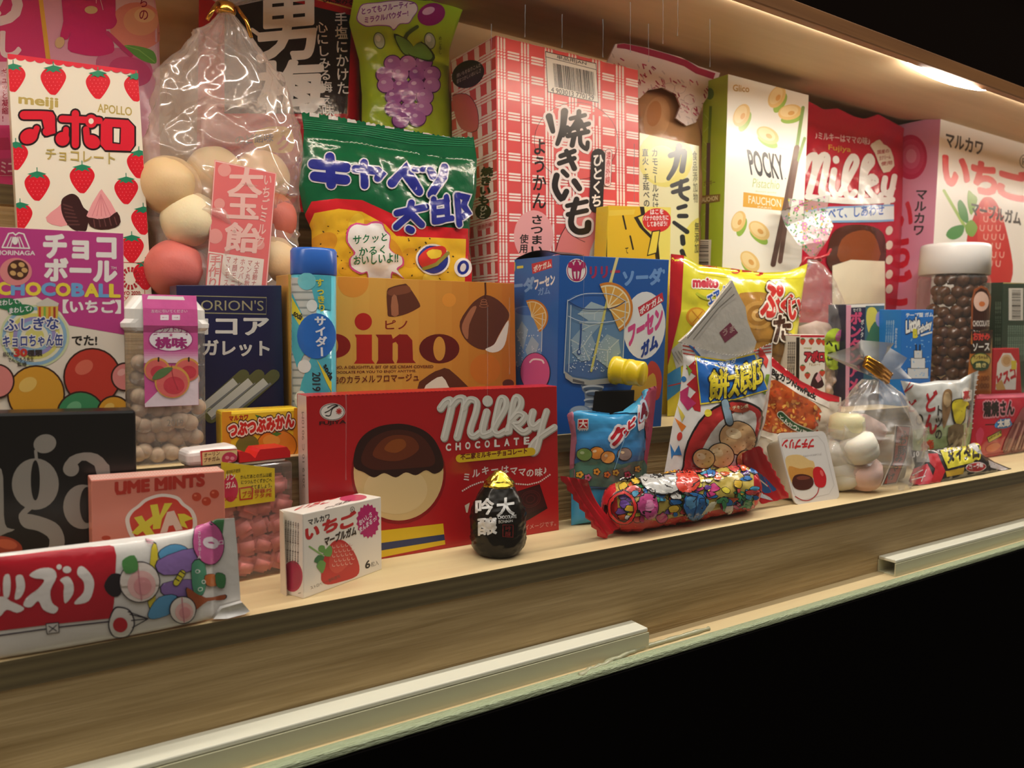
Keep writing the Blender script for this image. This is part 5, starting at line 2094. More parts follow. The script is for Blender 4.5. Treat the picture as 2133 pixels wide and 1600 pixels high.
# ------------------------------------------------------------------ second step, right part
def lily_box():
    quad = [(1166, 531), (1394, 541), (1377.5, 884), (1159, 901)]
    B = Box(quad, Z2, .0405, Y=.3128, m=mat('#1c55a0', 'card'))
    t = thing('gum_dispenser_box', 'blue soda gum dispenser carton with a yellow knob and black slot, beside the amber carton', 'gum box', B.base)
    A = Art(B.mb, 'card', tf=ZH)
    F_, L_ = B.front, B.left
    # printed top border and logo
    A.ell(670, 278, 72, 82, '#e6e2dc', clip=F_)
    A.ring(670, 278, 64, 73, 6, '#a02460', clip=F_)
    M_ = '#a5205c'
    A.line([(640, 250), (648, 330), (670, 345), (690, 330), (700, 250)], 12, M_, sm=3, clip=F_)
    A.line([(670, 240), (670, 340)], 12, M_, clip=F_)
    for x, y in ((628, 240), (655, 262), (690, 262), (715, 240), (670, 235)):
        A.ell(x, y, 18, 22, M_, clip=F_)
    for x in (645, 670, 695):
        A.ell(x, 212, 6, 9, M_, clip=F_)
    A.text('リリー', (765, 330), (968, 325), 75, '#9c2a52', .055, clip=F_)
    A.text('ソーダ', (995, 385), (1262, 372), 108, '#6d97cf', .06, clip=F_)
    A.ell(1275, 285, 8, 16, '#6d97cf', clip=F_)
    A.line([(958, 170), (905, 360)], 20, '#dccf8a', clip=F_)
    # white lozenge with the gum name
    A.ell(1140, 660, 146, 235, '#dfe0e0', rot=4, clip=F_)
    A.poly([(1095, 535), (1265, 430), (1275, 490), (1112, 600)], '#c4323f', clip=F_)
    A.text('ポケガム', (1112, 585), (1265, 490), 44, '#efe8e4', .04, tl=(1106, 542), clip=F_)
    for s_, c, a, b, h in (('フーセン', '#cf4a86', (1030, 800), (1265, 660), 130), ('ガム', '#24418f', (1120, 880), (1232, 805), 90)):
        A.text(s_, a, b, h, c, .07, clip=F_)
    # glass with ice, straw and orange slice
    G = '#54789f'
    A.poly([(605, 480), (660, 450), (800, 436), (940, 450), (1008, 490), (985, 1000), (930, 1040), (760, 1060), (640, 1040), (580, 990)], G, sm=0, clip=F_)
    A.ell(806, 492, 200, 54, '#3f69a8', clip=F_)
    A.ell(806, 492, 192, 47, '#2f5fa6', clip=F_)
    A.poly([(612, 595), (700, 635), (800, 640), (920, 630), (1002, 600), (985, 960), (600, 960)], '#5f83a8', clip=F_)
    A.poly([(600, 930), (760, 900), (960, 920), (980, 990), (760, 1030), (600, 990)], '#4d6c9c', clip=F_, sm=2)
    for pts, c in (([(680, 580), (770, 495), (865, 530), (870, 620), (790, 650)], '#9fb3bd'), ([(690, 640), (780, 620), (850, 640), (770, 730), (710, 690)], '#8aa3b4'),
                   ([(630, 760), (690, 690), (770, 720), (800, 790), (760, 900), (700, 910), (640, 850)], '#8ba4b6'),
                   ([(800, 820), (880, 720), (960, 760), (975, 850), (880, 950), (815, 900)], '#8fa6b2')):
        A.poly(pts, c, clip=F_)
        cx, cy = sum(p[0] for p in pts) / len(pts), sum(p[1] for p in pts) / len(pts)
        A.lines([[(cx, cy), p] for p in pts[::2]], 7, '#b9c6c6', clip=F_)
    A.line([(910, 360), (770, 975)], 16, '#c9c26a', clip=F_)
    rr = random.Random(12)
    for i in range(150):
        x = 770 + rr.gauss(0, 90)
        y = 980 - abs(rr.gauss(0, 150))
        if 610 < x < 980 and y > 660:
            A.ell(x, y, rr.uniform(2.5, 5), rr.uniform(2.5, 5), '#cdd8e2', n=8, clip=F_, lv=12)
    A.line([(700, 650), (695, 760), (685, 850)], 11, '#2f4f86', clip=F_, sm=3)
    A.ell(685, 845, 14, 20, '#2f4f86', clip=F_)
    A.ell(685, 843, 8, 12, '#a8bccc', clip=F_)

    def slice_(A, x, y, s, clip):
        # half orange slice: rim, pith, segments
        for r, c in ((1, '#c97a2c'), (.9, '#e3d9b8'), (.84, '#d9a24a')):
            pts = [(x + 185 * s * r * math.cos(a) * .98, y + 215 * s * r * math.sin(a) * .9) for a in [math.radians(q) for q in range(-112, 70, 7)]]
            A.poly(pts, c, clip=clip)
        A.lines([[(x - 5 * s, y - 5 * s), (x + 150 * s * math.cos(math.radians(q)), y + 170 * s * math.sin(math.radians(q)))] for q in range(-100, 65, 28)], 9 * s,
                '#ead9a8', clip=clip)
    slice_(A, 890, 540, .93, F_)
    A.lines([[(605, 485), (580, 990)], [(1008, 490), (985, 990)], [(628, 520), (612, 980)]], 6, '#b9c6cf', clip=F_)
    A.line([(606, 490), (700, 540), (806, 548), (920, 538), (1008, 492)], 6, '#26406e', sm=4, clip=F_)
    A.line([(606, 490), (700, 445), (806, 437), (920, 447), (1008, 492)], 5, '#c3cfda', sm=4, clip=F_)
    A.line([(610, 595), (700, 632), (806, 640), (920, 630), (1003, 600)], 5, '#c3cfda', sm=4, clip=F_)
    A.poly([(582, 975), (640, 1020), (760, 1040), (930, 1020), (984, 985), (975, 1030), (920, 1060), (760, 1075), (640, 1060), (590, 1025)], '#a9a79f', clip=F_)
    A.poly([(640, 1030), (720, 1050), (720, 1068), (640, 1050)], '#5d5c5e', clip=F_)
    S_ = '#8f9aa8'
    A.poly([(700, 1075), (860, 1075), (850, 1110), (830, 1130), (840, 1180), (830, 1240), (800, 1400), (700, 1400), (730, 1180), (725, 1130), (710, 1110)], S_, clip=F_)
    for y, w in ((1090, 75), (1125, 55), (1180, 62), (1235, 58)):
        A.ell(782, y, w, 18, '#c3c6c8', clip=F_)
        A.ell(782, y + 8, w * .9, 12, '#4f6076', clip=F_)
    A.ell(700, 1260, 82, 44, '#7f92aa', clip=F_)
    A.ell(690, 1250, 62, 30, '#a9b6c4', clip=F_)
    A.poly([(1150, 1000), (1180, 910), (1230, 930), (1262, 1020), (1245, 1160), (1200, 1170), (1180, 1060)], '#b8403a', sm=3, clip=F_)
    A.poly([(1055, 1080), (1120, 1060), (1200, 990), (1225, 1060), (1210, 1110), (1130, 1180), (1050, 1170)], '#c59a3a', sm=3, clip=F_)
    # left side face
    A.poly([(100, 100), (556, 170), (535, 1500), (50, 1500)], '#2f66b0', clip=L_)
    A.text('リリー', (165, 305), (298, 290), 70, '#d9d04a', .06, clip=L_)
    A.poly([(358, 232), (498, 198), (502, 258), (365, 302)], '#c4323f', clip=L_)
    A.text('ポケガム', (375, 290), (495, 250), 42, '#efe8e4', .04, tl=(372, 248), clip=L_)
    A.text('ソーダ', (155, 440), (375, 420), 95, '#7ba3d6', .06, clip=L_)
    A.text('フーセン', (380, 410), (520, 370), 70, '#e8e6e4', .05, tl=(378, 345), clip=L_)
    A.text('ガム', (405, 450), (486, 440), 48, '#7ba3d6', .04, clip=L_)
    A.poly([(240, 540), (300, 524), (400, 530), (436, 580), (425, 880), (380, 940), (180, 940), (180, 560)], '#6f97cc', clip=L_)
    A.ell(340, 560, 95, 30, '#4d78bf', clip=L_)
    for pts in ([(250, 720), (290, 630), (335, 690), (300, 830)], [(315, 830), (360, 730), (410, 790), (380, 880), (340, 900)]):
        A.poly(pts, '#a3b8cc', clip=L_)
    slice_(A, 362, 600, .62, L_)
    A.line([(436, 580), (428, 840)], 6, '#c3cfda', clip=L_)
    for i in range(60):
        A.ell(rr.uniform(250, 420), rr.uniform(690, 960), 4, 4, '#d2deea', n=8, clip=L_, lv=12)
    A.ell(385, 985, 106, 138, '#3a3050', clip=L_)
    A.ell(385, 985, 101, 133, '#cf5a94', clip=L_)
    A.line([(350, 915), (375, 895), (430, 900), (445, 920)], 12, '#f0dbe4', sm=3, clip=L_)
    A.text('オレンジ', (250, 930), (268, 980), 20, '#d98a3a', clip=L_)
    B.mb.obj('carton', t)
    # curled open top flap
    mb = MB()
    a, b, c = B.b[0], B.c[0], B.c[1]
    n = 14
    V = []
    for i in range(n + 1):
        u = i / n
        s_ = math.sin(math.pi * u) * .0035
        V += [a.lerp(b, u) + Vector((.0006, 0, s_ * .9)), a.lerp(b, u) + Vector((.016, 0, s_ * .7 + .0004))]
    mat('#12161f', 'card')
    mb.add(V, [[2 * i, 2 * i + 1, 2 * i + 3, 2 * i + 2] for i in range(n)], '#12161f_card', True)
    mb.add([p + Vector((0, 0, .0004)) for p in V], [[2 * i + 2, 2 * i + 3, 2 * i + 1, 2 * i] for i in range(n)], '#12161f_card', True)
    mb.obj('top_flap', t)
    # dispensing slot
    mb = MB()
    q = [(1238, 815), (1320, 812), (1317, 866), (1232, 866)]
    P = [B.pl.hit(*k) + B.pl.n * .0008 for k in q]
    hexa(mb, P + [p - B.pl.n * .0006 for p in P], mat('#0b0908', 'matte'), .0005)
    s = mb.obj('dispensing_slot', t)
    s['label'] = 'black slot'
    # ribbed knob sticking out towards the viewer's right
    mb = MB()
    base = B.pl.hit(1272, 770)
    ax = Vector((.42, -.88, -.08)).normalized()
    e1 = ax.orthogonal().normalized()
    e2 = ax.cross(e1)
    M = Matrix(((e1.x, e2.x, ax.x, base.x), (e1.y, e2.y, ax.y, base.y), (e1.z, e2.z, ax.z, base.z), (0, 0, 0, 1)))
    lathe(mb, [(.0066, .0012), (.0073, .0016), (.0075, .0042), (.0066, .0046), (.0066, .0080), (.0063, .0082), (.0063, .0094), (.0068, .0096), (.0068, .0120), (.0065, .0122),
               (.0065, .0170), (.0064, .0180), (.0057, .0186)], mat('#e6c81e', 'plastic'), M, 40)
    k = mb.obj('knob', t)
    k['label'] = 'yellow ribbed knob'


def puku_bag():
    pl = Plane((0, .3450, Z2), 0, 0)
    yb = lambda x: pl.at(x, Z2)
    mb = MB()
    T = [(1398, 529), (1424, 532), (1455, 551), (1500, 556), (1589, 568), (1640, 566), (1682, 549)]
    bag(mb, pl, T, [(1390, yb(1390)), (1655, yb(1655))], [(1398, 529), (1392, 700), (1390, yb(1390))],
        [(1682, 549), (1664, 640), (1652, 740), (1655, yb(1655))], .014, mat('#d9cf36', 'film'), amp=.0022, freq=42, seed=21, crimp=(.02, .02), zmin=Z2, ridge=True, back=.4)
    A = Art(mb, 'film', L=9, tf=ZH, smooth=True)
    A.poly([(1315, 150), (1420, 165), (1395, 560), (1290, 1000), (1200, 1000)], '#b8232a')
    A.poly([(1415, 165), (1520, 215), (1505, 560), (1420, 720), (1330, 960), (1280, 1190), (1395, 560)], '#d6cf3a')
    A.poly([(1520, 220), (1780, 260), (2300, 270), (2260, 330), (1800, 340), (1520, 300)], '#e3d52c')
    A.text('meito', (1545, 245), (1640, 265), 26, '#c02a34', .05)
    A.text('meito', (1478, 392), (1648, 398), 58, '#b52a3c', .065, out=('#efe9d6', .10))
    A.line([(1505, 440), (1560, 470), (1640, 480), (1760, 470)], 20, '#b9c23a', sm=4)
    for x, y in ((1770, 280), (1850, 285), (1930, 295)):
        A.ell(x, y, 34, 22, '#c23a2c', rot=10)
    A.text('エアイン', (1590, 520), (1760, 430), 66, '#2d56a8', .05, out=('#e9e6df', .10), tl=(1570, 455))
    # baked fish-shaped wafer, warm browns
    for q, c in (((1500, 600), '#d18f2c'), ((1505, 600), '#dfb03e')):
        A.ell(q[0], q[1], 72 if c == '#d18f2c' else 60, 66 if c == '#d18f2c' else 54, c)
    A.line([(1470, 560), (1540, 640)], 6, '#c47a24')
    A.line([(1540, 565), (1475, 640)], 6, '#c47a24')
    A.poly([(1780, 470), (1880, 430), (2000, 440), (2120, 520), (2130, 900), (2000, 1020), (1850, 1000), (1790, 760)], '#a87a36', sm=3)
    for r, c in ((110, '#bf9048'), (80, '#9a6c2c'), (48, '#c59a54'), (22, '#8a5c22')):
        A.ell(1930, 590, r, r * .9, c)
    A.line([(1820, 820), (1960, 760), (2110, 790)], 20, '#8f6528', sm=4)
    A.line([(1840, 900), (1960, 850), (2110, 880)], 18, '#8f6528', sm=4)
    for ch, a, b, h, c in (('ぷ', (1945, 600), (2095, 590), 215, '#c5322c'), ('く', (2085, 600), (2165, 598), 150, '#c5322c'), ('っ', (2150, 570), (2200, 566), 80, '#c5322c'),
                           ('た', (2030, 770), (2145, 760), 170, '#46281a'), ('い', (2130, 620), (2220, 610), 130, '#c5322c')):
        A.text(ch, a, b, h, c, .045, out=[('#3a2620', .085), ('#e8dcc8', .06)])
    A.poly([(1300, 1000), (1390, 940), (1400, 1100), (1290, 1190)], '#3b8bc4')
    A.line([(1310, 1080), (1390, 1060)], 8, '#c23a30')
    A.poly([(1330, 830), (1420, 740), (1440, 920), (1360, 960)], '#bdbcb4')
    for i in range(4):
        A.line([(1335 + i * 20, 850 - i * 6), (1380 + i * 18, 930 - i * 14)], 5, '#8f8e88')
    tag(mb.obj('wafer_bag'), 'yellow puffed fish wafer bag with a red left border, right of the blue carton', 'snack bag')


def floral_bag():
    cy = .3470
    pl = Plane((0, cy, Z2), 0, 0)
    yb = lambda x: pl.at(x, Z2)
    f = pl.hit(1712, yb(1712))
    t = thing('sugar_candy_bag', 'clear bag of pinkish sugar candy with floral printed top and red tie', 'candy bag', (f.x, cy, Z2))
    clear_mat('small_bag_film', (.98, .97, .96), haze=.10, gloss=.08, rough=.08, bump=.3, bscale=90)
    mat('#d8bfb2', 'candy')
    mb = MB()
    bag(mb, pl, [(1664, 680), (1700, 668), (1740, 676), (1758, 690)], [(1660, yb(1660)), (1760, yb(1760))], [(1664, 680), (1660, yb(1660))],
        [(1758, 690), (1760, yb(1760))], .0070, '#d8bfb2_candy', amp=.0025, freq=150, seed=3, crimp=(.0, .0), zmin=Z2 + .0004, nu=40, nv=40, back=.8)
    mb.obj('sugar_candy', t)['kind'] = 'stuff'
    mb = MB()
    bag(mb, pl, [(1684, 541), (1700, 541)], [(1655, yb(1655)), (1764, yb(1764))], [(1684, 541), (1668, 590), (1656, 640), (1652, 720), (1655, yb(1655))],
        [(1700, 541), (1728, 570), (1752, 620), (1764, 690), (1764, yb(1764))], .0102, 'small_bag_film', amp=.003, freq=80, seed=6, crimp=(0, 0), zmin=Z2, ridge=True, back=.9)
    A = Art(mb, 'film', L=8, tf=ZK, smooth=True)
    A.poly([(520, 960), (560, 870), (640, 860), (690, 950), (690, 1100), (620, 1180), (540, 1150)], '#a9bf3a', sm=3)
    A.ell(660, 920, 50, 60, '#c66aa0', rot=20)
    A.line([(540, 980), (560, 960), (580, 990)], 14, '#23221e', sm=3)
    A.line([(610, 990), (620, 1030), (660, 1040), (670, 990)], 14, '#23221e', sm=3)
    A.text('こん', (545, 1110), (660, 1090), 70, '#3d4a1c', .03)
    mb.obj('bag_film', t)
    # floral fan
    mb = MB()
    pf = Plane((0, cy - .004, Z2), 0, 6)
    out = [(1690, 538), (1660, 512), (1640, 470), (1625, 440), (1640, 432), (1645, 412), (1680, 418), (1725, 406), (1726, 440), (1736, 470), (1720, 500), (1702, 538)]
    tri = tessellate_polygon([[Vector((x, y, 0)) for x, y in out]])
    clear_mat('floral_film', (.95, .95, .93), haze=.30, gloss=.03, rough=.25, hazecol=(.8, .8, .74), bump=.3)
    V = [pf.hit(*p) - Vector((0, .002 * math.sin(i * 2.1), 0)) for i, p in enumerate(out)]
    mb.add(V, [list(q) for q in tri], 'floral_film')
    A = Art(mb, 'paper', tf=None)
    rr = random.Random(5)
    for i in range(300):
        x, y = rr.uniform(1625, 1738), rr.uniform(408, 535)
        c = rr.choice(('#b0608a', '#3f7a50', '#4f8a5c', '#b8a23a', '#5f8a3c', '#2f6a5c', '#c07a98', '#4f7f44'))
        A.ell(x, y, rr.uniform(1.2, 3.4), rr.uniform(1, 2.2), c, rot=rr.uniform(0, 180), n=8)
    for i in range(9):
        x, y = rr.uniform(1640, 1725), rr.uniform(420, 510)
        for k in range(5):
            a = math.tau * k / 5
            A.ell(x + 3.5 * math.cos(a), y + 3.5 * math.sin(a), 2.6, 2.2, '#c86f9c', n=8)
        A.ell(x, y, 1.8, 1.8, '#e2cf5a', n=8)
    mb.obj('floral_top', t)
    mb = MB()
    c = pf.hit(1695, 540)
    mat('#a6242c', 'film')
    tube(mb, [c + Vector((math.cos(a) * .0052, math.sin(a) * .0034 - .0005, .0006 * math.sin(3 * a))) for a in [math.tau * i / 20 for i in range(21)]], .0011, '#a6242c_film')
    tube(mb, [c + Vector((-.005, -.003, 0)), pf.hit(1672, 538) + Vector((0, -.002, 0)), pf.hit(1660, 560) + Vector((0, -.002, 0)), pf.hit(1690, 548)], .0011, '#a6242c_film')
    tube(mb, [c + Vector((0, -.003, 0)), pf.hit(1716, 532) + Vector((0, -.003, 0)), pf.hit(1730, 520)], .0011, '#a6242c_film')
    mb.obj('red_tie', t)


def apollo_mini():
    B = Box([(1666.6, 697.5), (1717.8, 697.5), (1719, 811), (1665, 804)], Z2, .0165, Y=.3205, m=mat('#ece4d4', 'card'))
    A = Art(B.mb, 'card', tf=ZK)
    F_, L_ = B.front, B.left
    A.poly([(325, 895), (530, 895), (530, 925), (325, 925)], '#c92838', clip=F_)
    A.poly([(200, 880), (328, 890), (328, 915), (200, 905)], '#c92838', clip=L_)
    for x, y in ((350, 960), (420, 960), (478, 960), (520, 965), (350, 1170), (388, 1230), (505, 1210), (345, 1330)):
        strawberry(A, x, y, 24, clip=F_, seeds=False, tone='#c9472f', leaf='#4d7a3c')
    A.text('アポロ', (368, 1115), (520, 1115), 75, '#c22a38', .07, out=('#3a1418', .09), clip=F_)
    A.text('meiji', (360, 1020), (420, 1022), 18, '#b9a45c', .02, clip=F_)
    A.text('チョコレート', (400, 1150), (490, 1152), 24, '#c9a76a', .02, clip=F_)
    A.poly([(412, 1300), (445, 1215), (480, 1210), (520, 1300), (480, 1330), (430, 1330)], '#3a1a1a', sm=2, clip=F_)
    A.poly([(450, 1250), (478, 1195), (498, 1260), (470, 1285)], '#e0a0a8', clip=F_)
    A.poly([(300, 925), (327, 925), (322, 1330), (296, 1310)], '#2b2622', clip=L_)
    for k in range(4):
        A.vtext('原材料名砂糖植物油脂乳糖', (240 + k * 16, 960), (232 + k * 16, 1230), 14, '#4f4a44', .02, clip=L_)
    tag(B.mb.obj('candy_box'), 'tiny white carton printed with strawberries, standing behind the red-topped cutlet pack', 'candy box')


def bontan_box():
    B = Box([(1762, 634.5), (1842.5, 632), (1842, 740), (1761, 760)], Z2, .014, Y=.3330, m=mat('#26253f', 'card'))
    A = Art(B.mb, 'card', tf=ZK, clip=B.front)
    A.poly([(690, 650), (1010, 645), (1010, 680), (690, 690)], '#e0dcd2')
    A.poly([(690, 670), (735, 670), (715, 1500), (680, 1500)], '#cf8fa0')
    A.poly([(850, 675), (1000, 672), (1000, 1300), (830, 1300)], '#3d5f6a')
    A.poly([(865, 700), (920, 690), (950, 760), (930, 880), (880, 900), (855, 800)], '#c9c04a', sm=3)
    A.poly([(920, 800), (1000, 860), (1000, 1010), (860, 980), (870, 900)], '#3f6f4a', sm=2)
    A.ell(960, 780, 32, 62, '#9a93c0')
    A.vtext('ボンタンアメ', (775, 720), (752, 1350), 96, '#c2476a', .05)
    A.vtext('ボンタン風味', (825, 780), (815, 1080), 26, '#d8d4c8', .02)
    A.text('セイカ', (750, 722), (812, 718), 26, '#d8d4c8', .02)
    tag(B.mb.obj('candy_box'), 'dark blue citrus candy carton with pink vertical lettering, behind the marshmallow bag', 'candy box')


def birthday_box():
    B = Box([(1878, 645), (1945, 645), (1938, 791), (1876.6, 770)], Z2, .017, Y=.3160, m=mat('#1d72c4', 'card'))
    A = Art(B.mb, 'card', tf=ZK)
    F_, L_ = B.front, B.left
    A.poly([(950, 600), (1136, 700), (1128, 1500), (950, 1500)], '#2079c9', clip=L_)
    for k in range(4):
        A.vtext('名称チューインガム原材料名', (1020 + k * 18, 790), (1012 + k * 18, 970), 14, '#a9cbe8', .02, clip=L_)
    A.line([(1072, 790), (1066, 975)], 4, '#a9cbe8', clip=L_)
    A.vtext('おたんじょう日', (1095, 850), (1088, 1010), 20, '#cfe0ee', .03, clip=L_)
    A.text('テープ型 ガム', (1170, 765), (1385, 760), 32, '#e6eaee', .04, clip=F_)
    A.text('Little', (1170, 890), (1280, 850), 92, '#eeece4', .05, out=('#1a2f5a', .08), clip=F_)
    A.text('B', (1228, 925), (1260, 925), 62, '#d9cf3c', .07, clip=F_)
    A.text('irthday', (1262, 920), (1372, 860), 75, '#eeece4', .05, out=('#1a2f5a', .08), clip=F_)
    A.line([(1290, 910), (1370, 885)], 14, '#eeece4', clip=F_)
    # white tiered cake
    for x0, x1, y0, y1, c in ((1185, 1345, 1170, 1250, '#d8d8d6'), (1210, 1320, 1090, 1170, '#e2e1de'), (1235, 1295, 1030, 1090, '#d8d8d6')):
        A.rect(x0 - 4, y0 - 4, x1 + 4, y1 + 4, '#23252c', clip=F_)
        A.rect(x0, y0, x1, y1, c, clip=F_)
    for x in (1250, 1280):
        A.line([(x, 1028), (x, 985)], 10, '#23252c', clip=F_)
    rr = random.Random(3)
    for i in range(36):
        A.ell(rr.uniform(1145, 1380), rr.uniform(930, 1250), 5, 5, '#8fbfe6', n=8, clip=F_)
    tag(B.mb.obj('gum_box'), 'small bright blue birthday gum carton standing in front of the jar of chocolates', 'gum box')


def choco_jar():
    cy = .3420
    c0 = ony(1979, 700, cy)
    cx = c0.x
    r = .0272
    zl = ony(1982, 573, cy).z
    zt = ony(1982, 509, cy).z
    t = thing('chocolate_jar', 'clear plastic jar of glossy chocolate nuggets with a plain white lid', 'jar', (cx, cy, Z2))
    M = Matrix.Translation((cx, cy, 0))
    clear_mat('jar_plastic', (.97, .96, .95), haze=.02, gloss=.045, rough=.05, bump=0)
    mb = MB()
    lathe(mb, [(r * .93, Z2 + .0004), (r * .99, Z2 + .003), (r, Z2 + .01), (r, zl - .012), (r * .98, zl - .004), (r * .93, zl)], 'jar_plastic', M, 48)
    mb.obj('jar_body', t)
    mb = MB()
    lathe(mb, [(r * .93, zl - .0002), (r * .97, zl + .0002), (r * .95, zt - .003), (r * .92, zt - .0006), (r * .86, zt)], mat('#e3dfd9', 'plastic'), M, 48)
    mb.obj('lid', t)
    # arched brown label
    mb = MB()
    mc = MB()
    lathe(mc, [(r * 1.004, Z2), (r * 1.004, zl)], 'jar_plastic', M, 64, close=False)
    A = Art(mb, 'paper', L=8, tf=ZK, bvh=mc.bvh())
    A.poly([(1682, 860), (1690, 620), (1710, 545), (1765, 512), (1815, 535), (1845, 600), (1850, 860)], '#8a4a2a', sm=0)
    A.poly([(1697, 860), (1703, 630), (1722, 562), (1765, 532), (1808, 555), (1830, 610), (1836, 860)], '#3a1d16')
    A.ell(1765, 640, 60, 78, '#d9b4a2')
    A.ell(1770, 660, 24, 20, '#c9703c')
    A.text('CHOCOLATE', (1700, 838), (1832, 836), 44, '#d9cfc4', .03)
    mb.obj('label', t)
    rnd = random.Random(9)
    n = 0
    first = None
    mat('#4a2c1c', 'candy')
    key = mat('#56351f', 'plastic')
    pr = .0050
    lay = 0
    z = Z2 + .0052
    while z < zl - .004:
        k = 15
        for i in range(k):
            a = math.tau * (i + (lay % 2) * .5) / k
            q = r - pr * 1.15 - .0008 - rnd.uniform(0, .0022)
            a += rnd.uniform(-.06, .06)
            x, y = cx + q * math.cos(a), cy + q * math.sin(a)
            if math.sin(a) > .35:            # the hidden far side stays empty
                continue
            if first is None:
                mb = MB()
                sphere(mb, (0, 0, 0), pr, key, 18, 12, sq=(1.05, .95, 1), lump=.16, seed=4)
                first = tag(mb.obj('chocolate_nugget', origin=(0, 0, 0)), 'small glossy brown chocolate nugget packed in the clear jar', 'chocolate', 'nuggets in the jar')
                first.location = (x, y, z)
            else:
                dup(first, (x, y, z + rnd.uniform(-.0016, .0016)), rot=(rnd.uniform(0, 6), rnd.uniform(0, 6), rnd.uniform(0, 6)))
        # dark core behind the outer ring
        z += .0083
        lay += 1
    return cx, cy, r


def sauce_pack():
    pl = Plane((0, .3128, Z2), 0, 0)
    P = [pl.hit(*q) for q in ((2024, 690), (2067, 688), (2064, 815), (2014, 822))]
    mb = MB()
    yb = lambda x: pl.at(x, Z2)
    bag(mb, pl, [(2024, 690), (2067, 688)], [(2012, yb(2012)), (2064, yb(2064))], [(2024, 690), (2012, yb(2012))], [(2067, 688), (2064, yb(2064))], .0022,
        mat('#b3672a', 'film'), amp=.0004, seed=5, crimp=(.05, .05), zmin=Z2, nu=24, nv=30)
    A = Art(mb, 'film', L=10, tf=ZK, smooth=True)
    A.poly([(1680, 860), (1870, 850), (1860, 1050), (1670, 1055)], '#2b1a15')
    A.text('お好み', (1702, 950), (1832, 945), 66, '#c2352e', .05)
    A.text('ソース', (1700, 1032), (1830, 1028), 56, '#e2dcd2', .035)
    A.ell(1760, 1110, 82, 62, '#3f5a32')
    A.ell(1760, 1110, 74, 54, '#c9b35a')
    A.ell(1760, 1150, 66, 40, '#2f4a30')
    A.text('ヤンちゃんの', (1702, 1098), (1818, 1096), 30, '#5a2a1c', .02)
    A.text('焼き', (1720, 1165), (1800, 1163), 36, '#e2d68a', .03)
    for k in range(2):
        A.text('1000', (1745, 1270 + k * 60), (1830, 1268 + k * 60), 40, '#8f4a1c', .02)
    tag(mb.obj('snack_stick'), 'narrow brown and orange sauce snack stick standing at the right of the chocolate jar', 'snack stick')


def green_box():
    B = Box([(2089, 588), (2200, 592), (2195, 780), (2085, 780)], Z2, .016, Y=.3360, m=mat('#1f3a2e', 'card'))
    A = Art(B.mb, 'card', tf=ZK)
    F_ = B.front
    A.poly([(1930, 485), (2400, 485), (2400, 498), (1930, 498)], '#b9a45c', clip=F_)
    A.rect(1985, 535, 2100, 790, '#c9c4b8', clip=F_)
    A.barcode((2010, 550), (2010, 780), (70, 0), n=26, clip=F_)
    for k in range(8):
        A.vtext('原材料名小麦粉砂糖植物油脂ココア', (1985 + k * 17, 830), (1980 + k * 17, 1120), 13, '#7f9a86', .02, clip=F_)
    for k in range(3):
        A.vtext('名称チョコレート菓子内容量', (1885 + k * 17, 640), (1880 + k * 17, 1100), 13, '#6f8a78', .02, clip=B.left)
    tag(B.mb.obj('candy_box'), 'dark green carton with a white barcode panel at the right end of the second step', 'candy box')
    # a clear wrapper end sticking up behind the jar
    mb = MB()
    pl = Plane((0, .3725, Z3), 0, 4)
    clear_mat('wrapper_film', (.97, .96, .94), haze=.25, gloss=.12, rough=.1, bump=.4, bscale=200)
    bag(mb, pl, [(2062, 596), (2085, 582)], [(2060, pl.at(2060, Z3)), (2090, pl.at(2090, Z3))], [(2062, 596), (2060, pl.at(2060, Z3))],
        [(2085, 582), (2090, pl.at(2090, Z3))], .003, 'wrapper_film', amp=.001, seed=2, crimp=(.1, .1), zmin=Z3, nu=20, nv=24)
    tag(mb.obj('candy_wrapper'), 'crinkled clear wrapper sticking up between the jar and the dark green carton', 'wrapper')


def bisco_box():
    B = Box([(2070, 727), (2123, 725), (2128, 815), (2066, 818)], Z2, .010, Y=.3130, m=mat('#c0242f', 'film'))
    A = Art(B.mb, 'film', tf=ZK)
    F_ = B.front
    A.poly([(1880, 1340), (1895, 1130), (1940, 1050), (2000, 1050), (2050, 1130), (2040, 1340)], '#e4dcd2', clip=F_)
    A.ell(1968, 1110, 44, 50, '#d9b48c', clip=F_)
    A.ell(1968, 1110, 30, 34, '#c79a66', clip=F_)
    A.text('ビスコ', (1900, 1320), (2040, 1240), 95, '#c0242f', .07, tl=(1890, 1230), clip=F_)
    A.poly([(2005, 1110), (2045, 1110), (2045, 1180), (2005, 1180)], '#d6c03c', clip=F_)
    A.poly([(1880, 1300), (1930, 1260), (1960, 1340), (1890, 1345)], '#c99a5a', clip=F_)
    tag(B.mb.obj('biscuit_box'), 'small red and white biscuit packet above the red grilled snack bag at the far right', 'biscuit box')


for fn in (lily_box, puku_bag, floral_bag, apollo_mini, bontan_box, birthday_box, choco_jar, sauce_pack, green_box, bisco_box):
    fn()
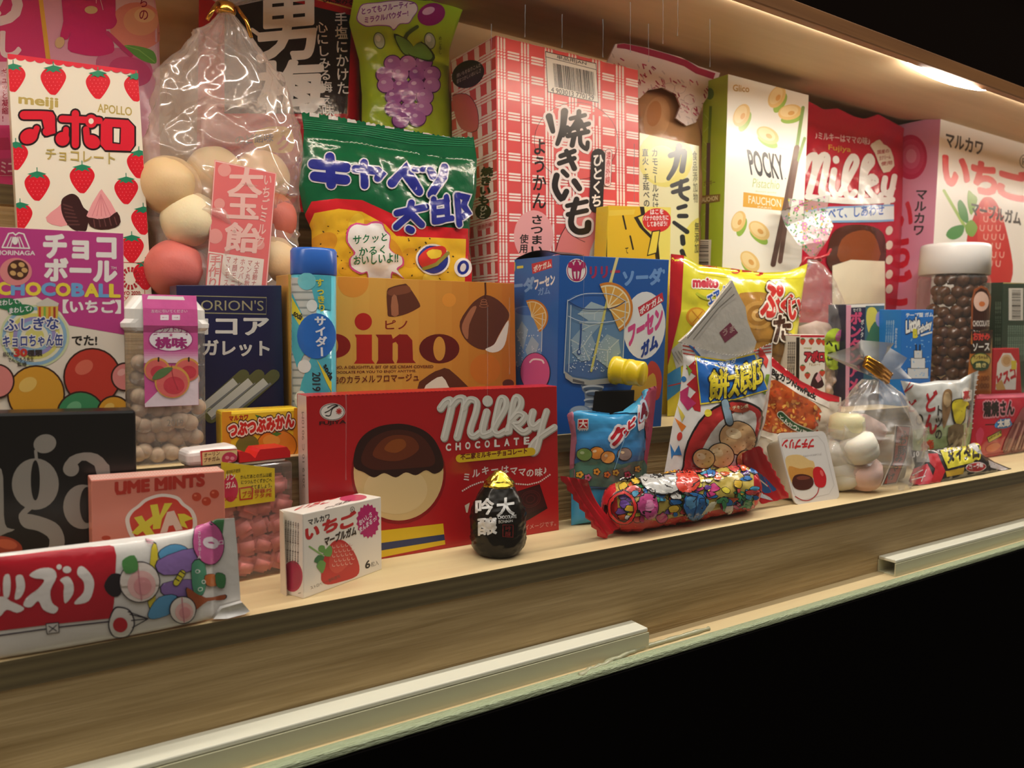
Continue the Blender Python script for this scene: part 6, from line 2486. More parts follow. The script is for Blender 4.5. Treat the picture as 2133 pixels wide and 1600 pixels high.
# ------------------------------------------------------------------ lowest step
def black_bar():
    B = Box([(-26, 862), (283, 855), (288, 1130), (-20, 1180)], Z1, .0125, Y=.2960, m=mat('#0d0d0e', 'card'), bevel=.0009)
    A = Art(B.mb, 'card', tf=ZC2, clip=B.front)
    G = '#8f8b84'
    # high-contrast serif letters n, g, a cut off at the left
    A.poly([(-80, 430), (-10, 420), (18, 480), (22, 700), (40, 770), (85, 780), (40, 800), (-40, 800), (-30, 500)], G, sm=2)
    A.ell(258, 288, 66, 54, G, rot=-15)
    A.line([(205, 330), (210, 380)], 18, G)
    A.ell(203, 520, 135, 148, G)
    A.ell(203, 498, 26, 116, '#0d0d0e')
    A.line([(180, 645), (125, 700), (140, 740)], 34, G, sm=4)
    A.poly([(110, 720), (150, 690), (260, 715), (340, 760), (372, 850), (340, 950), (250, 1000), (150, 1000), (250, 930), (285, 840), (220, 790), (140, 770)], G, sm=3)
    A.poly([(362, 430), (400, 365), (480, 338), (560, 348), (615, 400), (634, 470), (634, 900), (560, 900), (560, 480), (520, 400), (470, 385), (430, 420)], G, sm=2)
    A.ell(408, 432, 46, 44, G)
    A.ell(475, 650, 112, 128, G)
    A.ell(500, 640, 42, 104, '#0d0d0e')
    A.ell(20, 880, 110, 60, '#9c3a26', rot=10)
    A.ell(40, 865, 60, 28, '#c05a3c', rot=10)
    # crimped foil fold along the top edge
    tag(B.mb.obj('chocolate_bar'), 'black wrapped bar with big silver serif letters, behind the pink mint box', 'chocolate bar')


def ume_box():
    B = Box([(189.5, 1001), (467.5, 981), (469, 1081), (192, 1124)], Z1, .0105, Y=.2835, m=mat('#dd8774', 'card'))
    A = Art(B.mb, 'card', tf=ZC2)
    F_, T_ = B.front, B.top
    # pale dotted top face
    A.poly([(500, 440), (1400, 380), (1400, 445), (500, 505)], '#e2a596', clip=T_)
    for j in range(3):
        for i in range(44):
            A.ell(530 + i * 18 + (j % 2) * 9, 478 + j * 9 - i * 1.25, 6, 3.2, '#ecccc0', n=8, clip=T_, lv=3)
    A.text('UME MINTS', (665, 578), (1172, 528), 66, '#b83428', .06, clip=F_)
    A.lines([[(668, 578), (725, 573)], [(905, 553), (945, 549)]], 8, '#b83428', cap=False, clip=F_)
    for x, y in ((1130, 593), (1186, 619), (1232, 577)):
        A.ell(x, y, 27, 25, '#c2452c', clip=F_)
        A.ell(x - 8, y - 8, 8, 6, '#e0785c', clip=F_)
    pet = [(720, 740), (740, 680), (790, 640), (840, 600), (930, 575), (1020, 590), (1060, 630), (1110, 670), (1132, 730), (1120, 800), (1050, 860), (900, 880), (770, 850)]
    A.poly(pet, '#eadfd6', sm=4, clip=F_)
    A.poly([(925 + (x - 925) * .88, 725 + (y - 725) * .88) for x, y in pet], '#cf3b2a', sm=4, clip=F_)
    Y_ = '#dcd03a'
    A.poly([(862, 640), (905, 634), (918, 700), (945, 630), (990, 628), (930, 720), (920, 775), (878, 780), (880, 720)], Y_, clip=F_)
    A.poly([(770, 712), (815, 700), (835, 735), (875, 705), (900, 730), (860, 765), (890, 810), (840, 815), (820, 790), (790, 812), (755, 800), (800, 755)], Y_, clip=F_)
    A.poly([(920, 800), (960, 680), (1000, 672), (1050, 780), (1010, 788), (995, 755), (970, 760), (960, 795)], '#e6c9b8', clip=F_)
    A.poly([(1020, 690), (1060, 690), (1112, 718), (1060, 735), (1080, 775), (1040, 760)], Y_, clip=F_)
    A.ell(610, 830, 26, 14, '#c2452c', clip=F_)
    tag(B.mb.obj('mint_box'), 'small salmon pink plum mint box with a plum flower emblem, behind the long red stick', 'candy box')


def stick_pack():
    pl = Plane((0, .2652, Z1), 0, 0)
    yb = lambda x: pl.at(x, Z1)
    t = thing('candy_stick', 'long white and red candy stick packet lying along the front edge of the lowest step', 'candy stick', pl.hit(240, yb(240)))
    t.location.z = Z1
    t['_o'] = tuple(t.location)
    mb = MB()
    T = [(-40, 1160), (0, 1153), (150, 1135), (280, 1119), (392, 1104), (436, 1092), (450, 1082), (488, 1079)]
    Bt = [(-40, yb(-40)), (300, yb(300)), (420, yb(420)), (502, 1270)]
    R = [(488, 1079), (494, 1140), (499, 1220), (502, 1270)]

    def vf(u, v):
        return min(1, max(0, (.90 - u) * 14)) ** .7
    bag(mb, pl, T, Bt, [(-40, 1160), (-40, yb(-40))], R, .0058, mat('#e2ddd6', 'film'), amp=.0005, freq=30, seed=31, crimp=(0, 0), zmin=Z1, vfun=vf, pv=.32,
        back=1.2, nu=90, nv=40)
    A = Art(mb, 'film', L=9, tf=ZC2, smooth=True)
    A.poly([(-120, 952), (0, 940), (300, 905), (630, 872), (655, 880), (668, 930), (655, 1200), (640, 1290), (300, 1325), (0, 1362), (-120, 1375)], '#b81a2b')
    w = '#e6ded8'
    # plump brush-like kana of the name
    A.poly([(-60, 1060), (-20, 1050), (0, 1130), (-20, 1180), (-60, 1180)], w, sm=3)
    A.poly([(22, 1055), (55, 1040), (62, 1110), (50, 1170), (22, 1160)], w, sm=3)
    A.poly([(92, 1050), (130, 1045), (145, 1110), (120, 1170), (85, 1180), (95, 1110)], w, sm=3)
    A.poly([(-60, 1190), (20, 1165), (60, 1190), (140, 1230), (100, 1258), (40, 1240), (0, 1280), (-60, 1290)], w, sm=3)
    A.poly([(170, 1040), (230, 1005), (300, 1005), (326, 1050), (290, 1130), (300, 1200), (335, 1230), (310, 1262), (250, 1240), (220, 1190), (180, 1225), (135, 1215), (160, 1165),
            (220, 1120), (255, 1070), (200, 1060)], w, sm=3)
    A.ell(340, 996, 15, 15, w)
    A.ell(385, 1012, 25, 20, w)
    A.poly([(345, 1070), (390, 1050), (420, 1090), (420, 1150), (375, 1205), (365, 1150), (368, 1100)], w, sm=3)
    A.poly([(450, 1000), (480, 995), (530, 1050), (540, 1110), (510, 1190), (440, 1210), (430, 1195), (480, 1140), (480, 1080), (445, 1040)], w, sm=3)
    # string line with small tag, fan with a red sun
    A.line([(-120, 1400), (0, 1388), (270, 1350), (340, 1340), (630, 1308)], 8, '#3a2c3c', cap=False)
    A.poly([(262, 1318), (338, 1310), (342, 1370), (268, 1382)], '#2a2430')
    A.poly([(267, 1323), (333, 1316), (337, 1366), (273, 1376)], '#d5cfc9')
    A.lines([[(280, 1332), (326, 1360)], [(326, 1326), (282, 1366)]], 5, '#2a2430')
    A.poly([(620, 1320), (650, 1235), (690, 1222), (750, 1245), (775, 1320), (740, 1390), (680, 1402), (640, 1385)], '#2a2430', sm=3)
    A.poly([(627, 1320), (655, 1243), (690, 1230), (744, 1250), (767, 1320), (735, 1382), (682, 1394), (646, 1378)], '#ddd7d0', sm=3)
    A.ell(690, 1325, 42, 42, '#c01e2d')
    A.lines([[(745, 1265), (850, 1290)], [(755, 1300), (850, 1290)], [(760, 1340), (850, 1290)], [(735, 1250), (850, 1290)]], 6, '#2a2430')
    # folk ornaments in place of figures: peaches, drum, sashes
    for (pts, c) in (([(600, 1105), (640, 1040), (700, 1050), (690, 1150), (640, 1160)], '#221c22'),
                     ([(910, 920), (980, 870), (1060, 880), (1100, 940), (1040, 1010), (960, 990)], '#5a9ac4'),
                     ([(870, 890), (905, 905), (890, 1190), (850, 1200)], '#d9c53a'),
                     ([(905, 960), (1110, 890), (1130, 1000), (940, 1040)], '#8f6fae'),
                     ([(940, 1090), (1120, 1070), (1130, 1150), (950, 1160)], '#8f6fae'),
                     ([(850, 1260), (910, 1170), (1010, 1160), (990, 1250), (880, 1290)], '#5a9ac4'),
                     ([(1100, 980), (1160, 960), (1180, 1060), (1160, 1150), (1110, 1140)], '#4f9070'),
                     ([(1170, 1045), (1230, 1040), (1240, 1100), (1180, 1100)], '#b5622e'),
                     ([(1235, 1030), (1290, 1040), (1285, 1110), (1240, 1100)], '#3f7a4a'),
                     ([(1070, 1110), (1170, 1170), (1285, 1150), (1280, 1180), (1180, 1190), (1110, 1240), (1080, 1180)], '#9c4f2c')):
        cx, cy = sum(p[0] for p in pts) / len(pts), sum(p[1] for p in pts) / len(pts)
        A.poly([(cx + (x - cx) * 1.05, cy + (y - cy) * 1.05) for x, y in pts], '#2a2430', sm=3)
        A.poly(pts, c, sm=3)
    for x, y, r, c in ((800, 1080, 112, '#e6d9cf'), (1045, 1235, 72, '#e3d8ce')):
        A.ell(x, y, r + 6, r + 6, '#2a2430')
        A.ell(x, y, r, r, c)
        A.ell(x + r * .1, y + r * .15, r * .72, r * .72, '#ecb9b4')
        A.ell(x + r * .15, y + r * .2, r * .45, r * .45, '#e39a9c')
        A.line([(x - r * .1, y - r * .95), (x - r * .02, y), (x + r * .1, y + r * .9)], 6, '#c9808a', sm=4)
    A.poly([(700, 960), (770, 930), (790, 1010), (720, 1030)], '#4f8a4a', sm=3)
    A.line([(1010, 1085), (1045, 1030)], 40, '#2a2430')
    A.line([(1010, 1085), (1045, 1030)], 32, '#d6c83a')
    for k in range(3):
        A.line([(1004 + k * 16, 1060 - k * 20), (1026 + k * 16, 1074 - k * 20)], 6, '#2a2430')
    for x, y in ((1130, 1020), (1160, 1080), (1140, 1120)):
        A.ring(x, y, 10, 10, 4, '#dfe6dc', n=12)
    A.poly([(1215, 715), (1290, 712), (1280, 800), (1250, 950), (1230, 930)], '#3f7a4a')
    A.ell(1195, 858, 92, 128, '#2a2430', rot=-6)
    A.ell(1195, 858, 88, 123, '#c65b93', rot=-6)
    A.text('0', (1165, 880), (1165, 828), 80, '#e6d6de', .07, tl=(1247, 885))
    A.text('ロ', (1255, 865), (1280, 862), 22, '#e6d6de', .02)
    A.vtext('コレステロール', (1138, 790), (1138, 950), 16, '#e6d6de', .03)
    A.lines([[(880, 848), (835, 842), (845, 858), (880, 862)]], 5, '#d99aa8')
    mb.obj('wrapper', t)
    # folded film fin at the right end
    mb = MB()
    f = [(440, 1284), (458, 1262), (500, 1250), (516, 1268), (505, 1274), (470, 1290)]
    V = [pl.hit(*p) - Vector((0, .0028, 0)) for p in f]
    for p in V:
        p.z = max(p.z, Z1 + .0004)
    mb.add(V + [p + Vector((0, .0022, 0)) for p in V], [[0, 1, 2, 3, 4, 5]] + [[i, (i + 1) % 6, 6 + (i + 1) % 6, 6 + i] for i in range(6)], mat('#e9e5e0', 'film'), True)
    mb.obj('end_fin', t)


def tsubu_box():
    B = Box([(461, 858), (625, 849), (625.5, 945), (463, 950)], Z2, .0105, Y=.3165, m=mat('#e2bc28', 'card'), bevel=.0012)
    A = Art(B.mb, 'card', tf=ZC2)
    F_ = B.front
    A.poly([(1275, 100), (1330, 98), (1325, 400), (1275, 400)], '#d98f22', clip=F_)
    A.poly([(1690, 80), (1735, 78), (1735, 400), (1680, 400)], '#d98f22', clip=F_)
    A.text('マルカワ', (1318, 158), (1425, 148), 28, '#b02a1c', .05, clip=F_)
    A.poly([(1465, 120), (1500, 130), (1530, 160), (1490, 155)], '#3f7f3c', clip=F_)
    A.ell(1590, 300, 118, 96, '#8a4a12', clip=F_)
    A.ell(1590, 300, 112, 90, '#dc7f1e', clip=F_)
    A.ell(1560, 270, 50, 34, '#e59a3c', clip=F_)
    A.poly([(1560, 232), (1590, 218), (1620, 230), (1590, 245)], '#4f7a2c', clip=F_)
    A.ell(1420, 300, 70, 60, '#6f6a2c', rot=-30, clip=F_)
    for o, w in (('#4a1712', 34), ('#e9d8c4', 20), ('#c22a22', 0)):
        pass
    A.text('つぶつぶみかん', (1318, 248), (1690, 188), 74, '#c4281f', .07, out=[('#47150f', .19), ('#eadbc8', .115)], tl=(1312, 178), clip=F_)
    for x in range(6):
        A.text('つぶみかん', (1290 + x * 72, 100 - x * 5), (1350 + x * 72, 97 - x * 5), 12, '#c2802a', .02, clip=B.top)
    tag(B.mb.obj('gum_box'), 'little yellow and orange mandarin gum box behind the red-lidded gum case', 'gum box')


def gum_case():
    pl = plane_at(505, 1150, .2985, 8)
    H = pl.hit
    t = thing('gum_case', 'clear case of pink gum pieces with a red snap lid and yellow label', 'gum case', H(505, 1200))
    t.location.z = Z1
    t['_o'] = tuple(t.location)
    x0, x1 = H(398, 1000), H(611, 1000)
    dep = .012
    back = -pl.n * dep
    zt = H(500, 972).z
    ztop = H(500, 938).z
    clear_mat('case_plastic', (.97, .92, .91), haze=.10, gloss=.06, rough=.06, hazecol=(1, .85, .8), bump=0)
    mb = MB()

    def q(p, z):
        return Vector((p.x, p.y, z))
    c = [q(x0, zt), q(x1, zt), q(x1, Z1 + .0004), q(x0, Z1 + .0004)]
    hexa(mb, c + [p + back for p in c], 'case_plastic', .0015, 3)
    mb.obj('case_body', t)
    # white neck and red lid
    mb = MB()
    zl = H(600, 955).z
    n0, n1 = H(404, 1000), H(598, 1000)
    c = [q(n0, zl + .0002), q(n1, zl + .0002), q(n1, zt + .0001), q(n0, zt + .0001)]
    hexa(mb, [p - pl.n * .0008 for p in c] + [p + back * .9 for p in c], mat('#e4d8d2', 'plastic'), .001)
    mb.obj('neck', t)
    mb = MB()
    m0, m1 = H(500, 1000), H(606, 1000)
    za, zb = zl + .0003, H(600, 931).z
    pts = [(0, za), (1, za), (1, zb - .002), (.93, zb), (.40, zb), (.36, zb - .001), (.30, zb - .0032), (.20, zb - .0012), (.05, zb), (0, zb)]
    V = [q(m0.lerp(m1, u), z) for u, z in pts]
    n = len(V)
    tri = tessellate_polygon([[Vector((u * 100, z * 1000, 0)) for u, z in pts]])
    mb.add([p - pl.n * .0004 for p in V] + [p + back * .96 for p in V], [list(f) for f in tri] + [[i + n for i in f][::-1] for f in tri] +
           [[i, n + i, n + (i + 1) % n, (i + 1) % n] for i in range(n)], mat('#d01c24', 'plastic'))
    mb.obj('lid', t)
    mb = MB()
    m0, m1 = H(392, 1000), H(499, 1000)
    c = [q(m0, H(400, 940).z), q(m1, H(400, 936).z), q(m1, za), q(m0, za)]
    hexa(mb, [p - pl.n * .0003 for p in c] + [p + back * .97 for p in c], mat('#e6dcd6', 'plastic'), .002, 3)
    A = Art(mb, 'film', tf=ZC2)
    A.poly([(1150, 330), (1240, 320), (1390, 318), (1390, 470), (1160, 470)], '#c8353c')
    A.poly([(1162, 338), (1380, 322), (1390, 430), (1390, 470), (1166, 470)], '#e3c88c')
    A.text('オーリン', (1172, 365), (1262, 352), 22, '#6a2a22', .02)
    A.text('プチガム', (1172, 395), (1262, 382), 24, '#6a2a22', .02)
    A.ell(1320, 378, 46, 42, '#c23a5a')
    for x, y in ((1305, 368), (1335, 372), (1320, 398)):
        A.ell(x, y, 12, 10, '#e08a9c')
    mb.obj('end_cap', t)
    # yellow label
    mb = MB()
    zb_ = H(500, 1053).z
    l0, l1 = H(460, 1000), H(570, 1000)
    c = [q(l0, H(460, 962).z), q(l1, H(570, 975).z), q(l1, zb_), q(l0, zb_)]
    nn = pl.n * .0010
    hexa(mb, [p + nn for p in c] + [p + pl.n * .0003 for p in c], mat('#d9bf2a', 'film'), 0)
    A = Art(mb, 'film', tf=ZC2)
    A.text('保存料不使用', (1300, 465), (1380, 452), 22, '#5a4a1c', .01)
    A.ell(1325, 545, 44, 78, '#c22a4c')
    A.text('リン', (1300, 498), (1350, 492), 34, '#ecdccc', .04)
    A.text('ガム', (1298, 545), (1355, 538), 34, '#ecdccc', .04)
    A.text('ベリー', (1295, 625), (1362, 612), 28, '#b8321f', .03)
    for k, (s_, a, b) in enumerate((('かんだあとのガムは紙', 1382, 1562), ('につつんでくずかごへ', 1386, 1562), ('すてましょう。', 1440, 1562))):
        A.text(s_, (a, 492 + k * 30), (b, 478 + k * 30), 24, '#33290f', .015)
    A.line([(1376, 545), (1380, 610), (1448, 602), (1452, 545), (1436, 536), (1384, 544)], 8, '#b8321f')
    A.text('プラ', (1392, 598), (1444, 590), 34, '#b8321f', .02)
    A.text('容器:PS', (1462, 575), (1560, 565), 24, '#b8321f', .02)
    A.text('フタ:PE', (1462, 602), (1560, 592), 24, '#b8321f', .02)
    mb.obj('label', t)
    # gum pieces
    key = mat('#e08c86', 'candy')
    mb = MB()
    bm = bmesh.new()
    bmesh.ops.create_cube(bm, size=1)
    for v in bm.verts:
        v.co = Vector((v.co.x * .0090, v.co.y * .0056, v.co.z * .0076))
    bmesh.ops.bevel(bm, geom=bm.edges[:], offset=.0019, segments=4, affect='EDGES')
    from_bm(bm, mb, key, True)
    first = tag(mb.obj('gum_piece', origin=(0, 0, 0)), 'pink pillow-shaped gum piece inside the clear red-lidded case', 'gum', 'gum pieces in the case')
    rnd = random.Random(4)
    used = False
    wx = (x1 - x0)
    for row in range(6):
        for col in range(5):
            for lay in (0, 1):
                if lay == 1 and row > 4:
                    continue
                u = .11 + col * .195 + (.03 if row % 2 else -.01)
                p = x0 + wx * min(.88, max(.11, u)) + back * (.27 if lay == 0 else .74)
                z = Z1 + .0052 + row * .0074
                if z > zt - .004:
                    continue
                rot = (rnd.uniform(-.25, .25), rnd.uniform(-.5, .5), rnd.uniform(-.2, .2) + math.radians(8))
                if not used:
                    first.location = (p.x, p.y, z)
                    first.rotation_euler = rot
                    used = True
                else:
                    dup(first, (p.x + rnd.uniform(-.0012, .0012), p.y, z), rot=rot)


def ichigo_box():
    p0 = onz(632, 1248, Z1)
    p1 = onz(795.5, 1186, Z1)
    yaw = math.degrees(math.atan2(p1.y - p0.y, p1.x - p0.x))
    B = Box([(630.5, 1071), (794, 1035), (795.5, 1185), (632, 1248)], Z1, .0116, yaw=yaw, m='', bevel=0)
    t = thing('gum_box', 'small white six-piece strawberry gum box with open end flap at the front of the step', 'gum box', B.base)
    c, b = B.c, B.b
    mb = MB()
    hexa(mb, c + b, mat('#ece4d8', 'card'), .0003)
    A = Art(mb, 'card', tf=ZF)
    F_, T_, L_ = B.front, B.top, B.left
    K = '#26201f'
    A.text('マルカワ', (278, 1048), (425, 1005), 44, K, .03, tl=(272, 1010), clip=F_)
    for ch, a, b_, h in (('い', (258, 1150), (345, 1120), 72), ('ち', (378, 1108), (472, 1072), 82), ('ご', (500, 1078), (600, 1040), 92)):
        A.text(ch, a, b_, h, '#c22a2e', .06, clip=F_)
    A.ring(580, 938, 14, 18, 3, K, clip=F_)
    A.text('R', (574, 948), (586, 945), 16, K, clip=F_)
    # strawberry
    A.poly([(362, 1400), (375, 1300), (420, 1190), (470, 1150), (530, 1160), (590, 1230), (628, 1330), (610, 1400), (500, 1440), (410, 1460), (370, 1440)], '#c23030',
           sm=3, clip=F_)
    A.poly([(430, 1230), (480, 1165), (540, 1200), (560, 1300), (480, 1380), (420, 1340)], '#cf4a40', sm=3, clip=F_)
    V = []
    for j in range(5):
        for i in range(5):
            x, y = 450 + i * 30 + (j % 2) * 14, 1190 + j * 32 - i * 4
            V.append([(x - 9, y), (x - 8, y + 13), (x + 2, y + 16), (x + 8, y + 10)])
    A.lines(V, 4, '#e3b0a4', clip=F_)
    G1, G2 = '#6f9f52', '#47784a'
    A.line([(282, 1195), (370, 1255)], 12, '#8fb56a', clip=F_)
    A.poly([(345, 1225), (350, 1190), (385, 1190), (390, 1240)], G1, sm=2, clip=F_)
    A.poly([(375, 1250), (420, 1185), (440, 1220), (425, 1265)], G1, sm=2, clip=F_)
    A.poly([(312, 1300), (340, 1255), (385, 1265), (360, 1310)], G2, sm=2, clip=F_)
    A.poly([(330, 1330), (355, 1290), (395, 1310), (372, 1380), (350, 1360)], G1, sm=2, clip=F_)
    A.text('マーブルガム', (385, 1190), (605, 1110), 58, '#3a2c22', .05, tl=(388, 1130), clip=F_)
    st = []
    for i in range(36):
        a = math.tau * i / 36
        r = 1 if i % 2 else .87
        st.append((688 + 82 * r * math.cos(a), 1018 + 122 * r * math.sin(a)))
    A.poly(st, '#b8206a', clip=F_)
    A.text('おいしさ', (632, 1050), (718, 985), 38, '#f0dce4', .04, tl=(622, 1018), clip=F_)
    A.text('まんまるっ!', (632, 1100), (748, 1010), 38, '#f0dce4', .04, tl=(626, 1066), clip=F_)
    A.text('6', (670, 1350), (702, 1340), 52, K, .03, clip=F_)
    A.text('粒入', (710, 1338), (762, 1322), 34, '#5a524c', .0, clip=F_)
    A.text('ストロベリー香料使用', (292, 1495), (495, 1412), 26, '#5a4a40', .0, tl=(286, 1472), clip=F_)
    # top: lettering and marble
    A.text('いちご', (160, 950), (420, 890), 44, '#c22a2e', .04, tl=(250, 905), clip=T_)
    A.ell(585, 858, 95, 22, '#c8486c', rot=-4, clip=T_)
    A.text('マーブルガム', (370, 945), (560, 885), 30, K, .03, tl=(400, 920), clip=T_)
    # end: fine print and marble
    A.ell(165, 1402, 70, 108, '#b83a58', clip=L_)
    A.ell(165, 1402, 58, 92, '#a92f4e', clip=L_)
    for k in range(6):
        A.vtext('名称ガム原材料名砂糖ぶどう糖水あめ香料', (120 + k * 17, 1010 + k * 4), (112 + k * 18, 1300 + k * 4), 13, '#6a5a54', .01, clip=L_)
    A.lines([[(95, 1498), (95, 1515), (110, 1522)], [(205, 1520), (222, 1516)]], 3, K, clip=L_)
    mb.obj('carton', t)
    # end flap standing slightly open on the left
    mb = MB()
    e0, e1 = b[0], b[3]
    out = (c[3] - b[3]).normalized()
    nrm = -(c[1] - c[0]).normalized()
    f = [e0, e1, e1 + out * .0045 + nrm * .0012, e0 + out * .0045 + nrm * .0022]
    hexa(mb, [f[0] + nrm * .0004, f[3] + nrm * .0004, f[2] + nrm * .0004, f[1] + nrm * .0004, f[0], f[3], f[2], f[1]], mat('#e2d6c0', 'paper'), 0)
    mb.obj('end_flap', t)


def milky_box():
    B = Box([(638.6, 825), (1160, 804), (1164.5, 1101), (647, 1190)], Z1, .0120, Y=.2982, m=mat('#b3191f', 'card'))
    A = Art(B.mb, 'card', tf=ZF)
    F_, T_, L_ = B.front, B.top, B.left
    A.poly([(200, 120), (268, 150), (300, 1300), (200, 1300)], '#dcc9c2', clip=L_)
    A.text('2019 10 C 9010M', (252, 790), (245, 260), 18, '#7f6f6a', .0, tl=(236, 790), clip=L_)
    A.line([(262, 148), (700, 120), (1150, 98), (2000, 70)], 6, '#c96a66', cap=False, clip=F_)
    A.lines([[(x, 150 - (x - 262) * .045), (x + 14, 158 - (x - 262) * .045)] for x in range(280, 1990, 28)], 8, '#7f1216', cap=False, clip=F_)
    # makers oval
    A.ell(441, 260, 88, 60, '#ece6de', clip=F_)
    A.ring(441, 260, 82, 55, 4, '#3a302c', clip=F_)
    A.line([(390, 265), (420, 250), (452, 225), (478, 218), (440, 240), (425, 285), (395, 285)], 7, '#2a2422', sm=4, clip=F_)
    A.line([(408, 232), (440, 215), (478, 212)], 6, '#2a2422', sm=3, clip=F_)
    for i in range(8):
        a = math.tau * i / 8
        A.line([(486 + 5 * math.cos(a), 255 + 5 * math.sin(a)), (486 + 18 * math.cos(a), 255 + 19 * math.sin(a))], 8, '#c9342f', clip=F_)
    A.text('FUJIYA', (352, 358), (534, 346), 30, '#3a1414', .035, clip=F_)
    # picture of a round cream bonbon half dipped in dark chocolate, with a yellow and navy band below
    A.ell(900, 690, 330, 350, '#8d1216', clip=F_)
    A.ell(900, 680, 312, 335, '#dcbd84', n=48, clip=F_)
    A.ell(880, 800, 220, 170, '#e3c894', n=36, clip=F_)
    A.poly([(590, 640), (600, 520), (650, 430), (740, 370), (850, 345), (960, 348), (1070, 385), (1150, 455), (1200, 560), (1210, 650), (1150, 690), (1090, 665), (1020, 700),
            (950, 680), (880, 715), (800, 685), (730, 715), (660, 680)], '#2f1512', sm=4, clip=F_)
    A.poly([(640, 600), (690, 470), (800, 400), (930, 385), (1060, 430), (1140, 540), (1140, 630), (1000, 650), (860, 660), (720, 660)], '#4a1f15', sm=4, clip=F_)
    A.poly([(720, 560), (780, 460), (880, 420), (1000, 440), (1040, 520), (940, 590), (820, 600)], '#6f3218', sm=4, clip=F_)
    A.poly([(800, 520), (850, 460), (930, 450), (950, 500), (880, 545)], '#8f4a1c', sm=4, clip=F_)
    A.poly([(640, 1100), (1210, 1035), (1225, 1180), (640, 1300)], '#e0bb1c', clip=F_)
    A.poly([(640, 1190), (1217, 1110), (1222, 1150), (640, 1245)], '#2a3563', clip=F_)
    # rounded script wordmark
    w, sh = '#d9d6cb', '#a39a8e'
    S = [[(1190, 235), (1225, 190), (1260, 180), (1265, 230), (1215, 440)], [(1265, 220), (1310, 170), (1355, 175), (1350, 250), (1305, 435)],
         [(1350, 230), (1390, 175), (1440, 190), (1435, 260), (1395, 390), (1420, 430), (1465, 400)],
         [(1510, 260), (1480, 380), (1490, 420), (1540, 405)],
         [(1545, 400), (1590, 320), (1640, 230), (1640, 175), (1605, 170), (1580, 260), (1560, 380), (1590, 415), (1640, 390)],
         [(1650, 400), (1690, 300), (1740, 230), (1745, 175), (1710, 160), (1685, 240), (1665, 395)],
         [(1680, 320), (1730, 270), (1775, 290), (1740, 340), (1700, 345), (1760, 400), (1800, 385)],
         [(1830, 260), (1815, 330), (1840, 365), (1885, 330)], [(1925, 255), (1895, 350), (1870, 460), (1850, 525), (1825, 540), (1820, 500), (1870, 440), (1980, 365)]]
    for c, dx, dy, ww in ((sh, 4, 6, 66), (w, 0, 0, 62)):
        for s_ in S:
            A.line([(x + dx, y + dy) for x, y in s_], ww * (.72 if len(s_) > 5 else .82), c, sm=5, clip=F_)
        A.ell(1516 + dx, 184 + dy, 36, 38, c, clip=F_)
    for s_ in S:
        A.line([(x - 8, y - 6) for x, y in s_], 12, '#ece9e0', sm=5, clip=F_)
    for i, ch in enumerate('CHOCOLATE'):
        u = i / 8
        x = 1230 + u * 540
        A.text(ch, (x, 530 - u * 46), (x + 32, 528 - u * 46), 46, '#eae4dc', .05, clip=F_)
    A.line([(1322, 583), (1820, 535)], 56, '#e0bd24', clip=F_)
    A.text('不二家ミルキーチョコレート', (1328, 592), (1788, 548), 40, '#6a1614', .035, clip=F_)
    for ch, x, y in zip('ミルキーはママの味♪', (1345, 1410, 1475, 1540, 1610, 1672, 1730, 1785, 1845, 1905), (745, 718, 700, 694, 694, 702, 710, 716, 712, 694)):
        A.text(ch, (x, y), (x + 56, y - 8), 58, '#e8d8d2', .03, em=True, clip=F_)
    V, Fc = [], []
    for q in resample([(1345, 808), (1400, 775), (1470, 748), (1560, 738), (1640, 744), (1720, 760), (1800, 766), (1880, 746), (1950, 697)], 42):
        bq = len(V)
        V += [(q.x + 6.5 * math.cos(a), q.y + 6.5 * math.sin(a)) for a in [math.tau * k / 8 for k in range(8)]]
        Fc.append([bq + k for k in range(8)])
    A.put(V, Fc, '#e6cfc8', clip=F_)
    A.poly([(1700, 820), (1880, 762), (1935, 930), (1760, 1035), (1690, 960)], '#2a0f10', clip=F_)
    A.poly([(1705, 822), (1878, 768), (1925, 915), (1755, 985)], '#3a1618', clip=F_)
    for r in (70, 56, 30):
        A.ring(1815, 865, r, r * .8, 6, '#541f20', rot=-18, clip=F_)
    A.poly([(1360, 910), (1395, 890), (1380, 960), (1370, 960)], '#e0d2c0', clip=F_)
    A.text('※画像はイメージです。', (1650, 1098), (1992, 1050), 36, '#d8a8a2', .0, clip=F_)
    tag(B.mb.obj('chocolate_box'), 'wide red milk chocolate carton with white script letters, centre front', 'chocolate box')


